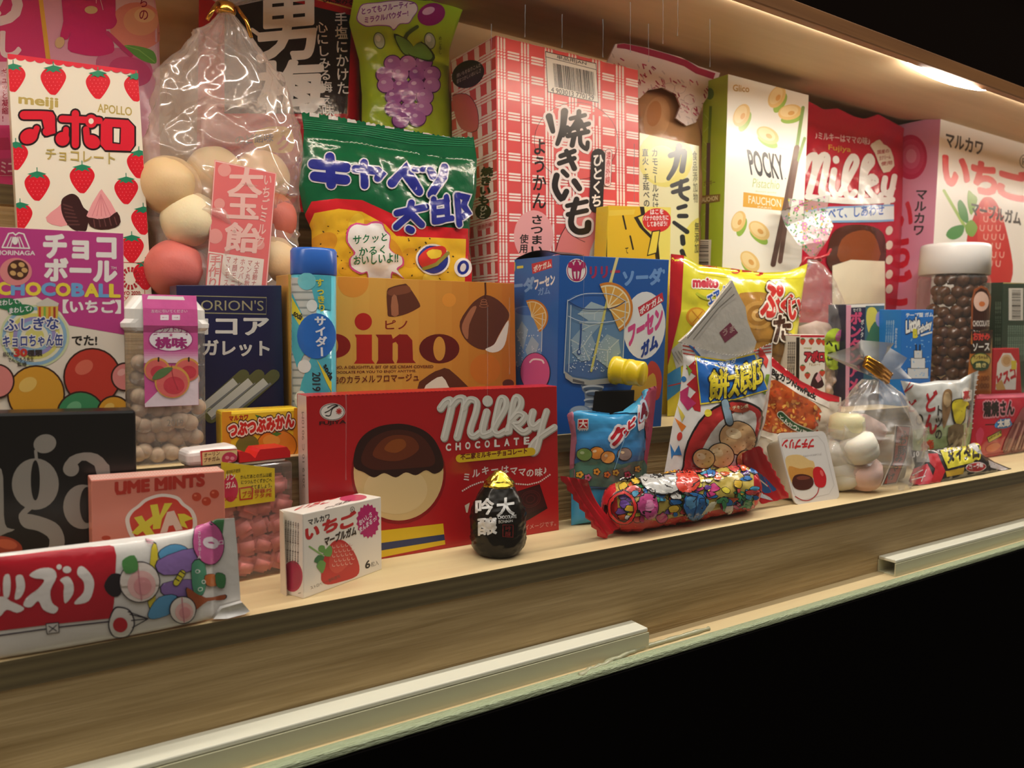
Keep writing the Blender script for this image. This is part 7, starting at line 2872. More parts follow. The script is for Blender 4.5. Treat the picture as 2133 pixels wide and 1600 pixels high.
def sake_bottle():
    c = onz(1026, 1148, Z1)
    c.y = max(c.y, .2800)
    c = Vector((c.x, .2805, Z1))
    k = c.length
    s = k / FPX
    zs = lambda y: ony(1026, y, .2805).z
    t = thing('bottle_chocolate', 'bottle-shaped chocolate in crumpled black foil with gold tip, before the red carton', 'chocolate', c)
    M = Matrix.Translation((c.x, c.y, 0))
    r = .01205

    def crump(mb, prof, m, sd, amp):
        V, F = [], []
        seg = 60
        pts = resample([(a * 1000, z * 1000) for a, z in prof], 50)
        for q in pts:
            for i in range(seg):
                a = math.tau * i / seg
                p = Vector((math.cos(a), math.sin(a), q.y * .09))
                w = 1 + amp * (abs(noise.noise(p * 3.1 + Vector((sd, 0, 0)))) - .2 + .5 * noise.noise(p * 7))
                V.append(M @ Vector((q.x / 1000 * w * math.cos(a), q.x / 1000 * w * math.sin(a), q.y / 1000)))
        n = len(pts)
        for j in range(n - 1):
            for i in range(seg):
                a, b = j * seg + i, j * seg + (i + 1) % seg
                F.append([a, b, b + seg, a + seg])
        F.append(list(range(seg))[::-1])
        F.append([(n - 1) * seg + i for i in range(seg)])
        mb.add(V, F, m, True)
    zy = lambda y: zs(780 + y / 3.3333)
    kr = r / 183
    z0 = Z1 + .0003
    h0 = max(zy(1262), z0)
    mb = MB()
    crump(mb, [(kr * 90, z0), (kr * 140, z0 + .0006), (kr * 168, z0 + .0030), (kr * 181, zy(1150)), (kr * 183, zy(1000)), (kr * 172, zy(920)), (kr * 141, zy(850)), (kr * 97, zy(772))],
          mat('#1d1a15', 'foil'), 2, .075)
    A = Art(mb, 'film', L=5, tf=ZF, smooth=True)
    w = '#dcdad6'
    for ch, p, q, h in (('吟', (1440, 978), (1560, 968), 108), ('醸', (1455, 1118), (1580, 1108), 118), ('大', (1585, 985), (1700, 972), 118)):
        A.text(ch, p, q, h, w, .035)
    A.text('CHOCOLATE', (1592, 1005), (1715, 995), 20, w, .03)
    A.text('BONBON', (1596, 1032), (1690, 1024), 20, w, .03)
    A.line([(1625, 1045), (1695, 1045), (1692, 1130), (1625, 1125), (1625, 1045)], 6, '#7a1f20')
    A.vtext('吟醸', (1660, 1050), (1658, 1125), 40, '#7a1f20', .03)
    mb.obj('black_foil', t)
    mb = MB()
    crump(mb, [(kr * 101, zy(778)), (kr * 103, zy(765)), (kr * 82, zy(735)), (kr * 55, zy(705)), (kr * 34, zy(682)), (kr * 18, zy(670))], mat('#d9c04a', 'gold'), 5, .16)
    mb.obj('gold_tip', t)


def rabbit_bag():
    pl = Plane((0, .3015, Z1), 0, 0)
    yb = lambda x: pl.at(x, Z1)
    t = thing('cookie_bag', 'small light blue candy bag with torn slanting top, before the blue dispenser carton', 'candy bag', pl.hit(1265, yb(1265)))
    t.location.z = Z1
    t['_o'] = tuple(t.location)
    mb = MB()
    T = [(1184, 864), (1205, 855), (1240, 860), (1275, 864), (1300, 858), (1325, 840), (1342, 815), (1366, 806)]
    bag(mb, pl, T, [(1190, yb(1190)), (1338, yb(1338))], [(1184, 864), (1193, 905), (1190, 950), (1190, yb(1190))],
        [(1366, 806), (1356, 900), (1346, 960), (1338, yb(1338))], .0072, mat('#3f9fd0', 'film'), amp=.0012, freq=55, seed=14, crimp=(.05, .08), zmin=Z1, side=True, pv=.3, ridge=True)
    A = Art(mb, 'film', L=7, tf=ZI, smooth=True)
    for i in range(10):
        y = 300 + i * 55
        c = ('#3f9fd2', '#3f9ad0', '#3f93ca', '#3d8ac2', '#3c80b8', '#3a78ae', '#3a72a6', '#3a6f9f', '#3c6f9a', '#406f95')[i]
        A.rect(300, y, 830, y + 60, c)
    A.poly([(270, 330), (310, 320), (330, 520), (320, 820), (280, 820), (300, 560)], '#b56a7e')
    A.poly([(790, 190), (900, 140), (880, 420), (830, 640), (800, 820), (780, 820), (810, 520)], '#b0485f')
    A.poly([(330, 325), (570, 345), (640, 345), (760, 335), (830, 170), (700, 240), (590, 335), (440, 330)], '#55b3de')
    A.rect(344, 376, 416, 448, '#efe6de')
    A.rect(349, 382, 411, 438, '#b5282f')
    A.text('大', (354, 434), (406, 434), 48, '#efe6de', .03)
    A.text('ダイイチ', (352, 458), (412, 458), 13, '#efe6de', .04)
    for ch, a, b, h in (('ク', (575, 560), (662, 530), 105), ('ッ', (660, 500), (695, 480), 38), ('ピ', (690, 450), (735, 420), 52), ('ー', (760, 390), (790, 370), 30)):
        A.text(ch, a, b, h, '#b5202f', .08, out=('#e6dfe0', .15))
    A.text('A', (775, 370), (812, 345), 80, '#7a2034', .1, out=('#c9d4e4', .16))
    # flowers and a meadow
    A.poly([(320, 690), (480, 640), (640, 690), (800, 660), (800, 830), (320, 830)], '#4f7a6a', sm=2)
    for x, y, c in ((360, 760, '#d9a63a'), (410, 780, '#c96a8a'), (470, 740, '#e09a3a'), (540, 760, '#d9883a'), (600, 745, '#c8c24a'), (680, 760, '#b5506a'), (750, 720, '#d9a63a')):
        for k in range(5):
            a = math.tau * k / 5
            A.ell(x + 15 * math.cos(a), y + 15 * math.sin(a), 13, 12, '#2f2a30', n=10, lv=14)
        for k in range(5):
            a = math.tau * k / 5
            A.ell(x + 14 * math.cos(a), y + 14 * math.sin(a), 10, 9, c, n=10, lv=15)
        A.ell(x, y, 8, 8, '#5a3a20', n=10, lv=16)
    for x, y, c in ((470, 610, '#d98a3a'), (545, 640, '#e39a4a'), (660, 620, '#8f7a72'), (390, 620, '#6f8f4a')):
        A.ell(x, y, 52, 46, '#2f2a30')
        A.ell(x, y, 47, 41, c)
        A.ell(x - 14, y - 12, 14, 10, '#e8c79a' if c != '#6f8f4a' else '#a4b98a')
    A.line([(670, 470), (590, 720)], 5, '#7fb4d4')
    mb.obj('wrapper', t)


def mochi_bag():
    pl = plane_at(1490, 900, .2950, 3)
    yb = lambda x: pl.at(x, Z1)
    t = thing('rice_snack_bag', 'white zigzag-edged rice snack bag with silver folded tip, blue panel and yellow lettering', 'snack bag', pl.hit(1490, yb(1490)))
    t.location.z = Z1
    t['_o'] = tuple(t.location)
    mb = MB()
    T = [(1420, 716), (1440, 722), (1500, 738), (1545, 740), (1575, 728), (1609, 712)]
    Lf = [(1420, 716), (1424, 760), (1415, 830), (1402, 880), (1392, 940), (1384, 985), (1384, yb(1384))]
    R = [(1609, 712), (1606, 770), (1597, 830), (1588, 880), (1570, 930), (1552, 985), (1550, yb(1550))]
    bag(mb, pl, T, [(1384, yb(1384)), (1550, yb(1550))], Lf, R, .0115, mat('#dcd8d2', 'film'), amp=.0022, freq=48, seed=17, crimp=(.07, .02), zmin=Z1, ridge=True, back=.25, zig=-2.5,
        nu=60, nv=70)
    A = Art(mb, 'film', L=7, tf=ZH, smooth=True)
    for i in range(3):
        A.line([(1405, 800 + i * 26), (1490, 815 + i * 26)], 9, '#b8463a', cap=False)
        A.line([(1900, 815 + i * 22), (2020, 800 + i * 22)], 9, '#b8463a', cap=False)
    A.line([(1440, 780), (1520, 870)], 16, '#2f5f9c')
    # zigzag ribbons
    z = [(1500, 905), (1440, 960), (1510, 1010), (1445, 1070), (1510, 1120), (1460, 1180), (1500, 1250)]
    A.poly([(x - 12, y) for x, y in z] + [(1530, 1260), (1530, 880)], '#b3242c')
    A.poly([(1390, 1120), (1450, 1080), (1440, 1150), (1500, 1200), (1440, 1250), (1390, 1180)], '#b83468')
    A.poly([(1430, 930), (1470, 975), (1450, 1010)], '#7f9f3a')
    A.ell(1414, 1033, 17, 20, '#2f74b4')
    A.poly([(1350, 1300), (1430, 1360), (1400, 1400)], '#d9792a')
    A.poly([(1370, 1210), (1420, 1290), (1400, 1330)], '#cdb94a')
    A.poly([(1320, 1480), (1350, 1540), (1330, 1590)], '#2f74b4')
    A.ell(1385, 1430, 18, 30, '#c23a34', rot=15)
    A.poly([(1340, 1560), (1380, 1490), (1400, 1560)], '#2f74b4')
    A.poly([(1940, 800), (2000, 900), (1985, 960), (1930, 860)], '#c23a34')
    A.poly([(1985, 1000), (1950, 1120), (1980, 1140), (2010, 1000)], '#7f9f3a')
    # blue name panel
    A.poly([(1488, 868), (1700, 900), (1905, 850), (1998, 1110), (1760, 1180), (1525, 1212)], '#d9c23a')
    A.poly([(1498, 880), (1700, 910), (1900, 862), (1988, 1105), (1760, 1170), (1530, 1200)], '#1f62b0')
    for ch, a, b, h in (('餅', (1585, 1185), (1720, 1160), 205), ('太', (1715, 1160), (1840, 1135), 195), ('郎', (1800, 1130), (1950, 1085), 200)):
        A.text(ch, a, b, h, '#d9c52e', .03, out=('#16233a', .05))
    A.text('サラダ', (1650, 950), (1770, 925), 40, '#cfdbe6', .03)
    # round red picture with rice crackers
    A.poly([(1400, 1640), (1440, 1460), (1560, 1270), (1740, 1180), (1900, 1210), (1960, 1300), (1880, 1560), (1800, 1700), (1420, 1700)], '#211a1a', sm=3)
    A.poly([(1412, 1640), (1450, 1470), (1565, 1285), (1740, 1195), (1890, 1222), (1945, 1305), (1870, 1560), (1790, 1690), (1430, 1690)], '#b02c2c', sm=3)
    A.poly([(1520, 1640), (1560, 1470), (1660, 1330), (1800, 1250), (1900, 1270), (1900, 1400), (1820, 1640)], '#cdc8c0', sm=3)
    for x, y, r, c in ((1780, 1440, 125, '#d9ae7a'), (1660, 1560, 90, '#e0bb8a'), (1540, 1580, 70, '#dcb078'), (1850, 1600, 80, '#d2a066')):
        A.ell(x, y, r + 7, r * .9 + 7, '#211a1a', rot=20)
        A.ell(x, y, r, r * .9, c, rot=20)
        A.ell(x - r * .25, y - r * .25, r * .45, r * .3, '#e9cfa4', rot=20)
        for k in range(6):
            A.ell(x + r * .6 * math.cos(k * 1.1 + x), y + r * .5 * math.sin(k * 1.1 + x), 6, 4, '#a8763c', n=8)
    A.line([(1690, 1200), (1720, 1330)], 60, '#211a1a')
    A.line([(1690, 1200), (1720, 1325)], 48, '#7f97a8')
    A.ell(1575, 1270, 24, 26, '#d9c53a')
    A.ell(1790, 1240, 70, 26, '#a8452c')
    A.text('チキン味', (1740, 1250), (1850, 1230), 26, '#e2d2a8', .02)
    mb.obj('wrapper', t)
    # silver corner folded upward behind the seal
    mb = MB()
    ps = plane_at(1490, 735, .2975, 3, 4)
    out = [(1416, 712), (1440, 690), (1470, 655), (1500, 616), (1525, 584), (1538, 612), (1553, 640), (1557, 668), (1565, 690), (1576, 712), (1570, 732), (1540, 742), (1500, 738), (1450, 726)]
    tri = tessellate_polygon([[Vector((x, y, 0)) for x, y in out]])
    V = [ps.hit(*p) for p in out]
    n = len(V)
    km = mat('#d8d4ca', 'foil')
    mb.add(V + [p + Vector((0, .0016, 0)) for p in V], [list(q) for q in tri] + [[i + n for i in q][::-1] for q in tri] + [[i, (i + 1) % n, n + (i + 1) % n, n + i] for i in range(n)], km)
    A = Art(mb, 'foil', tf=ZH)
    for i in range(5):
        A.line([(1420 + i * 20, 745 + i * 4), (1600 + i * 18, 540), (1735 + i * 10, 370 + i * 24)], 7, '#8f8b84' if i % 2 else '#d0ccc4', cap=False)
    A.poly([(1660, 710), (1735, 640), (1790, 710), (1700, 780)], '#8a4458')
    A.text('うま', (1685, 735), (1765, 700), 44, '#c9a9a0', .03)
    o = mb.obj('silver_tip', t)
    o['label'] = 'silver folded tip'


def snack_roll():
    c0, c1 = onz(1262, 1108, Z1), onz(1588, 1040, Z1)
    ax = (c1 - c0)
    ax.z = 0
    L0 = ax.length
    ax.normalize()
    r = .0122
    z = Z1 + r + .0004
    yc = .2795
    # axis end points under the traced body
    a = ony(1262, 1058, yc)
    b = ony(1572, 1002, yc)
    a.z = b.z = z
    ax = (b - a)
    L0 = ax.length
    ax.normalize()
    t = thing('puff_snack_roll', 'shiny crumpled snack roll with red twisted ends lying at the front of the step', 'snack roll', ((a.x + b.x) / 2, yc, Z1))
    sd = Vector((-ax.y, ax.x, 0))
    up = Vector((0, 0, 1))
    mb = MB()
    V, F = [], []
    seg, n = 56, 80
    for j in range(n + 1):
        u = j / n
        e = min(u, 1 - u) * L0
        rr = r * min(1, (e / .010)) ** .35 if e > 0 else .0
        fl = 1 - min(1, e / .009)
        for i in range(seg):
            q = math.tau * i / seg
            p = Vector((math.cos(q), math.sin(q), u * L0 / r))
            w = 1 + .07 * (abs(noise.noise(p * 1.9)) - .2) * 1.6 + .035 * noise.noise(p * 5)
            rr2 = max(.0018, rr) * w
            P = a + ax * (u * L0) + sd * (math.cos(q) * rr2 * (1 - .2 * fl)) + up * (math.sin(q) * rr2 * (1 + .35 * fl if rr < r * .8 else 1))
            if P.z < Z1 + .0003:
                P.z = Z1 + .0003
            V.append(P)
    for j in range(n):
        for i in range(seg):
            k, l = j * seg + i, j * seg + (i + 1) % seg
            F.append([k, l, l + seg, k + seg])
    mb.add(V, F, mat('#c21f2a', 'foil'), True)
    A = Art(mb, 'film', L=6, tf=ZI, smooth=True)
    rr_ = random.Random(15)
    K = '#1c1719'
    # foil print: bands of bright patches outlined in black
    A.poly([(450, 840), (640, 760), (620, 1100), (560, 1110), (440, 960)], '#c9242c')
    A.poly([(600, 770), (900, 700), (1560, 660), (1570, 1000), (900, 1110), (640, 1130)], '#b9a24c')
    A.poly([(640, 1060), (900, 1080), (1560, 960), (1580, 1030), (900, 1130), (640, 1140)], '#c4302c')
    pal = ['#d9b23a', '#2f6fb0', '#c23a78', '#3f8f5a', '#d05a2c', '#e0d04a', '#6f4a9c', '#cf4a4a', '#4f9fc4', '#d9d4cc']
    for i in range(190):
        x = rr_.uniform(650, 1575)
        y = 1090 - (x - 640) * .10 - rr_.uniform(0, 360)
        c = rr_.choice(pal)
        a1, b1, ro = rr_.uniform(14, 46), rr_.uniform(12, 34), rr_.uniform(0, 180)
        pts = []
        for k in range(9):
            q = math.tau * k / 9
            s_ = rr_.uniform(.7, 1.15)
            pts.append((x + a1 * s_ * math.cos(q), y + b1 * s_ * math.sin(q)))
        A.poly([(x + (p[0] - x) * 1.14, y + (p[1] - y) * 1.16) for p in pts], K, sm=3)
        A.poly(pts, c, sm=3)
    # larger motifs: silver disc, blue ball, red ring, striped shield
    for pts, c in (([(760, 760), (860, 720), (1000, 730), (1060, 800), (1000, 890), (880, 900), (790, 850)], '#b9b7b2'),
                   ([(1040, 740), (1130, 750), (1170, 830), (1100, 900), (1020, 860)], '#d0402f'),
                   ([(920, 740), (1010, 720), (1040, 760), (960, 780)], '#d99a2c')):
        cx, cy = sum(p[0] for p in pts) / len(pts), sum(p[1] for p in pts) / len(pts)
        A.poly([(cx + (x - cx) * 1.06, cy + (y - cy) * 1.08) for x, y in pts], K, sm=4)
        A.poly(pts, c, sm=4)
    A.ell(1135, 975, 84, 88, K)
    A.ell(1135, 975, 78, 82, '#2a6aa8')
    A.ell(1115, 950, 40, 36, '#5a9ac8')
    A.line([(1150, 910), (1130, 1040)], 6, '#1c3a68', sm=3)
    A.ring(660, 990, 80, 92, 26, K)
    A.ring(660, 990, 80, 92, 16, '#d9342f')
    A.ell(820, 980, 72, 78, K)
    A.ell(820, 980, 66, 72, '#c24a86')
    A.ell(820, 980, 30, 34, '#d98ab0')
    for k in range(5):
        A.line([(1190 + k * 14, 1020 - k * 6), (1240 + k * 12, 960 - k * 6)], 8, '#d9d2b0', cap=False)
    A.text('うまい', (640, 830), (760, 790), 40, '#eae2d8', .05, out=(K, .1))
    for i in range(26):
        x = rr_.uniform(700, 1540)
        y = 1060 - (x - 640) * .12 - rr_.uniform(0, 330)
        A.line([(x, y), (x + rr_.uniform(-40, 40), y + rr_.uniform(-30, 30)), (x + rr_.uniform(-50, 50), y + rr_.uniform(-30, 30))], 5, K, sm=3)
    mb.obj('foil_body', t)

    def crimp_end(p, d, pts, name, pl_y, prints):
        mb = MB()
        pe = Plane((0, pl_y, 0), 0, 0)
        q = [pe.hit(*k) for k in pts]
        # ribbed seal strip: root side then serrated free side
        n = 15
        V = []
        m = 9
        for i in range(n):
            u = i / (n - 1)
            ra = q[0].lerp(q[1], u)
            rb = q[3].lerp(q[2], u)
            for k in range(m):
                w = k / (m - 1)
                P = ra.lerp(rb, w)
                if k == m - 1:
                    P = P + (rb - ra).normalized() * (.0012 if i % 2 else -.0003)
                P = P + Vector((0, -1, .2)) * (.0011 * math.sin(w * 5.2 * math.pi) * min(1, w * 3) - .004 * (1 - w) * math.sin(u * math.pi))
                if P.z < Z1 + .0003:
                    P.z = Z1 + .0003
                V.append(P)
        F = [[i * m + k, i * m + k + 1, (i + 1) * m + k + 1, (i + 1) * m + k] for i in range(n - 1) for k in range(m - 1)]
        key = mat('#c01c28', 'film')
        mb.add(V, F, key, True)
        mb.add([v + Vector((0, .0008, 0)) for v in V], [f[::-1] for f in F], key, True)
        if prints:
            A = Art(mb, 'film', L=6, tf=ZI, smooth=True)
            A.poly([(1560, 740), (1620, 760), (1700, 840), (1720, 870), (1640, 890), (1590, 820)], '#2a5fa8', sm=3)
            A.poly([(1560, 900), (1640, 900), (1700, 940), (1640, 930)], '#c8d4e4', sm=2)
            A.lines([[(1600, 790), (1660, 840)], [(1580, 860), (1660, 930)]], 8, '#e6e6ea')
        mb.obj(name, t)
    crimp_end(a, -ax, [(1224, 1000), (1290, 1098), (1258, 1124), (1170, 992)], 'twisted_end', .2745, False)
    crimp_end(b, ax, [(1548, 945), (1588, 1050), (1646, 1036), (1584, 928)], 'twisted_end', .2770, True)


def katsu_pack():
    pl = Plane((0, .3035, Z1), 0, 6)
    yb = lambda x: pl.at(x, Z1)
    mb = MB()
    T = [(1602, 738), (1625, 760), (1670, 795), (1710, 815), (1752, 828)]
    B_ = [(1570, yb(1570)), (1745, yb(1745))]
    bag(mb, pl, T, B_, [(1602, 738), (1595, 800), (1580, 880), (1570, yb(1570))], [(1752, 828), (1750, 900), (1745, yb(1745))], .0035, mat('#d0c4b0', 'film'), amp=.0016, freq=60,
        seed=19, crimp=(.05, .05), zmin=Z1, ridge=True)
    A = Art(mb, 'film', L=8, tf=ZL2, smooth=True)
    A.poly([(80, 230), (120, 240), (330, 430), (640, 560), (640, 600), (520, 590), (330, 500), (95, 330)], '#c41f2c')
    A.poly([(95, 310), (330, 490), (560, 600), (560, 650), (430, 590), (320, 540), (90, 390)], '#e6dccf')
    A.text('BigカツNewPack', (98, 395), (445, 600), 62, '#23201e', .05, tl=(110, 330))
    A.poly([(90, 430), (180, 450), (300, 530), (440, 610), (500, 680), (440, 700), (430, 820), (160, 850), (0, 820), (60, 600)], '#b5501f', sm=2)
    rr = random.Random(2)
    for i in range(170):
        x = rr.uniform(20, 480)
        y = rr.uniform(440, 850)
        if y < 420 + (x - 60) * .55 or (x < 60 and y < 600):
            continue
        A.ell(x, y, rr.uniform(10, 26), rr.uniform(6, 14), rr.choice(('#c9652c', '#a8431c', '#d9853a', '#c24a1f', '#93381a', '#dba04a')), rot=rr.uniform(0, 180), n=10)
    A.line([(165, 700), (270, 790), (420, 850)], 58, '#d9d4c4', sm=4)
    A.line([(165, 700), (270, 790), (420, 850)], 46, '#23502f', sm=4)
    for ch, x, y in zip('とんかつソース', (160, 195, 230, 265, 300, 340, 380), (735, 765, 790, 815, 838, 858, 874)):
        A.text(ch, (x, y), (x + 28, y + 14), 34, '#e4e0d4', .03)
    A.poly([(-20, 810), (150, 860), (420, 850), (420, 900), (150, 930), (-20, 860)], '#d9d0c2')
    tag(mb.obj('cutlet_pack'), 'red-topped pork cutlet snack pack with orange crumb picture, leaning behind the pudding cup', 'snack pack')


def marsh_bag():
    cx = onz(1822, 1022, Z1)
    cy = .2860
    pl = Plane((0, cy, Z1), 0, 0)
    yb = lambda x: pl.at(x, Z1)
    f = pl.hit(1830, yb(1830))
    t = thing('marshmallow_bag', 'clear bag of pastel marshmallows gathered with a gold clip, striped red paper label', 'sweet bag', (f.x, cy, Z1))
    clear_mat('marsh_film', (.985, .975, .965), haze=.22, gloss=.07, rough=.10, hazecol=(1, .97, .93), bump=.1, bscale=50)
    el = [(1806, 792), (1800, 800), (1775, 830), (1755, 860), (1738, 900), (1728, 940), (1730, 985), (1750, yb(1750) - 4), (1775, yb(1775))]
    er = [(1832, 790), (1842, 798), (1868, 815), (1895, 850), (1909, 890), (1911, 930), (1900, 970), (1885, yb(1885) - 4), (1862, yb(1862))]
    nu, nv = 120, 120
    L_, R_ = resample(el, nv), resample(er, nv)
    V, F = [], []
    for j in range(nv):
        a, b = pl.hit(L_[j].x, L_[j].y), pl.hit(R_[j].x, R_[j].y)
        c, w = (a + b) / 2, (b - a).length / 2
        tt = j / (nv - 1)
        dep = min(w * .9, .006 + .013 * min(1, tt * 2))
        for i in range(nu):
            q = math.tau * i / nu
            n = Vector((math.cos(q), math.sin(q), 0))
            p = c + Vector((math.cos(q) * w, math.sin(q) * dep, 0))
            k = (abs(noise.noise(p * 42 + Vector((7, 2, 1)))) - .25) * .0035 * min(1, 4 * tt * (1.02 - tt) + .1) + math.sin(q * 11) * .0010 * max(0, 1 - tt * 2.5) \
                + (1 - min(1, abs(noise.noise(p * 48 + Vector((1, 6, 2)))) * 2.2)) ** 7 * .0024 * min(1, tt * 5)
            p += n * k
            if p.z < Z1 + .0005:
                p.z = Z1 + .0005
            V.append(p)
    for j in range(nv - 1):
        for i in range(nu):
            a, b = j * nu + i, j * nu + (i + 1) % nu
            F.append([a, b, b + nu, a + nu])
    mb = MB()
    mb.add(V, F, 'marsh_film', True)
    mb.obj('bag_film', t)
    # flared top of the film
    mb = MB()
    top = pl.hit(1818, 786)
    out = [(1733, 740), (1760, 720), (1811, 709), (1840, 714), (1866, 722), (1872, 745), (1888, 766), (1884, 788), (1850, 792), (1820, 788), (1795, 770), (1760, 760)]
    V = [top] + [pl.hit(*p) + Vector((0, (-.006 if i % 2 else .005), 0)) for i, p in enumerate(out)]
    # subdivide the fan radially
    n = len(out)
    VV, FF = [], []
    for k in range(5):
        for i in range(n):
            VV.append(top.lerp(V[1 + i], .12 + .22 * k) + Vector((0, .0012 * math.sin(i * 2.3 + k), 0)))
    for k in range(4):
        for i in range(n):
            FF.append([k * n + i, k * n + (i + 1) % n, (k + 1) * n + (i + 1) % n, (k + 1) * n + i])
    clear_mat('flare_film', (.98, .97, .96), haze=.55, gloss=.10, rough=.12, hazecol=(1, .96, .9), bump=.3, bscale=120)
    mb.add(VV, FF, 'flare_film', True)
    mb.obj('film_top', t)
    mb = MB()
    mat('#c98f2a', 'gold')
    g0, g1 = pl.hit(1786, 752), pl.hit(1834, 786)
    d = (g1 - g0).normalized()
    s_ = d.cross(Vector((0, 1, 0))).normalized()
    for k in (-1, 0, 1):
        tube(mb, [g0 + s_ * .0022 * k + Vector((0, -.0055, 0)), (g0 + g1) / 2 + s_ * .0030 * k + Vector((0, -.0062, 0)), g1 + s_ * .0026 * k + Vector((0, -.0055, 0))], .0017,
             '#c98f2a_gold', 10)
    tube(mb, [g1 + s_ * .003 + Vector((0, -.006, 0)), g1 + d * .003 + Vector((0, -.002, 0)), g1 - s_ * .003 + Vector((0, -.005, 0))], .0016, '#c98f2a_gold', 10)
    mb.obj('gold_clip', t)
    # label: red strip with brush characters, curving with the side of the bag
    mb = MB()
    q = [(1866, 885), (1898, 887), (1888, 955), (1868, 1008), (1836, 1012), (1858, 960)]
    mc = MB()
    mc.add([(p[0], p[1], p[2]) for p in [V_ for V_ in []]], [], 'marsh_film')
    lab = plane_at(1870, 950, cy - .0145, 12)
    P = [lab.hit(*k) for k in q]
    b_ = -lab.n * .0003
    n = len(P)
    tri = tessellate_polygon([[Vector((x, y, 0)) for x, y in q]])
    mb.add(P + [p + b_ for p in P], [list(k) for k in tri] + [[i + n for i in k][::-1] for k in tri] + [[i, (i + 1) % n, n + (i + 1) % n, n + i] for i in range(n)], mat('#d8cdbf', 'paper'))
    A = Art(mb, 'paper', tf=None)
    A.poly([(1867.5, 886.5), (1896.5, 888.5), (1886.5, 954), (1867, 1006.5), (1838.5, 1010), (1860, 960)], '#2a1d1a')
    A.poly([(1869, 888), (1895, 890), (1885, 953), (1866, 1004.5), (1841, 1008), (1862, 960)], '#b9432f')
    for ch, x, y, s2 in (('ふ', 1884, 904, 14), ('わ', 1880, 918, 14), ('豚', 1879, 938, 18), ('み', 1872, 955, 14), ('や', 1864, 975, 14), ('げ', 1857, 993, 13)):
        A.text(ch, (x - s2 / 2, y + s2 / 2), (x + s2 / 2, y + s2 / 2), s2, '#1f1715', .03)
    mb.obj('paper_label', t)
    # marshmallows
    cols = {'w': '#e9e2d2', 'p': '#e8c4b8', 'y': '#e6dcb0', 'o': '#e0b49a'}
    names = {'w': 'white', 'p': 'pale pink', 'y': 'pale yellow', 'o': 'peach'}
    Pm = [(1764, 888, 'y', .001), (1808, 896, 'p', .007), (1791, 933, 'w', -.0085), (1855, 936, 'w', .003), (1746, 946, 'w', .005), (1800, 986, 'p', -.0075), (1850, 987, 'w', .006),
          (1752, 992, 'w', .002)]
    for i, (x, y, c, dy) in enumerate(Pm):
        mb = MB()
        p = ony(x, y, cy - .002 + dy)
        r = .0108
        p.z = max(p.z, Z1 + r * .86)
        rot = Matrix.Rotation(.5 * math.sin(i * 2.3), 3, 'Y') @ Matrix.Rotation(.35 * math.sin(i * 1.7), 3, 'X')
        lathe(mb, [(.0, -r * .78), (r * .6, -r * .76), (r * .92, -r * .55), (r * .99, -r * .1), (r * .97, -r * .02), (r * .99, r * .06), (r * .93, r * .55), (r * .6, r * .76), (0, r * .78)],
              mat(cols[c], 'candy'), Matrix.Translation(p) @ rot.to_4x4(), 28)
        tag(mb.obj('marshmallow', origin=p), 'round %s marshmallow in the gold-clipped clear bag' % names[c], 'marshmallow', '%s marshmallows in the bag' % names[c])


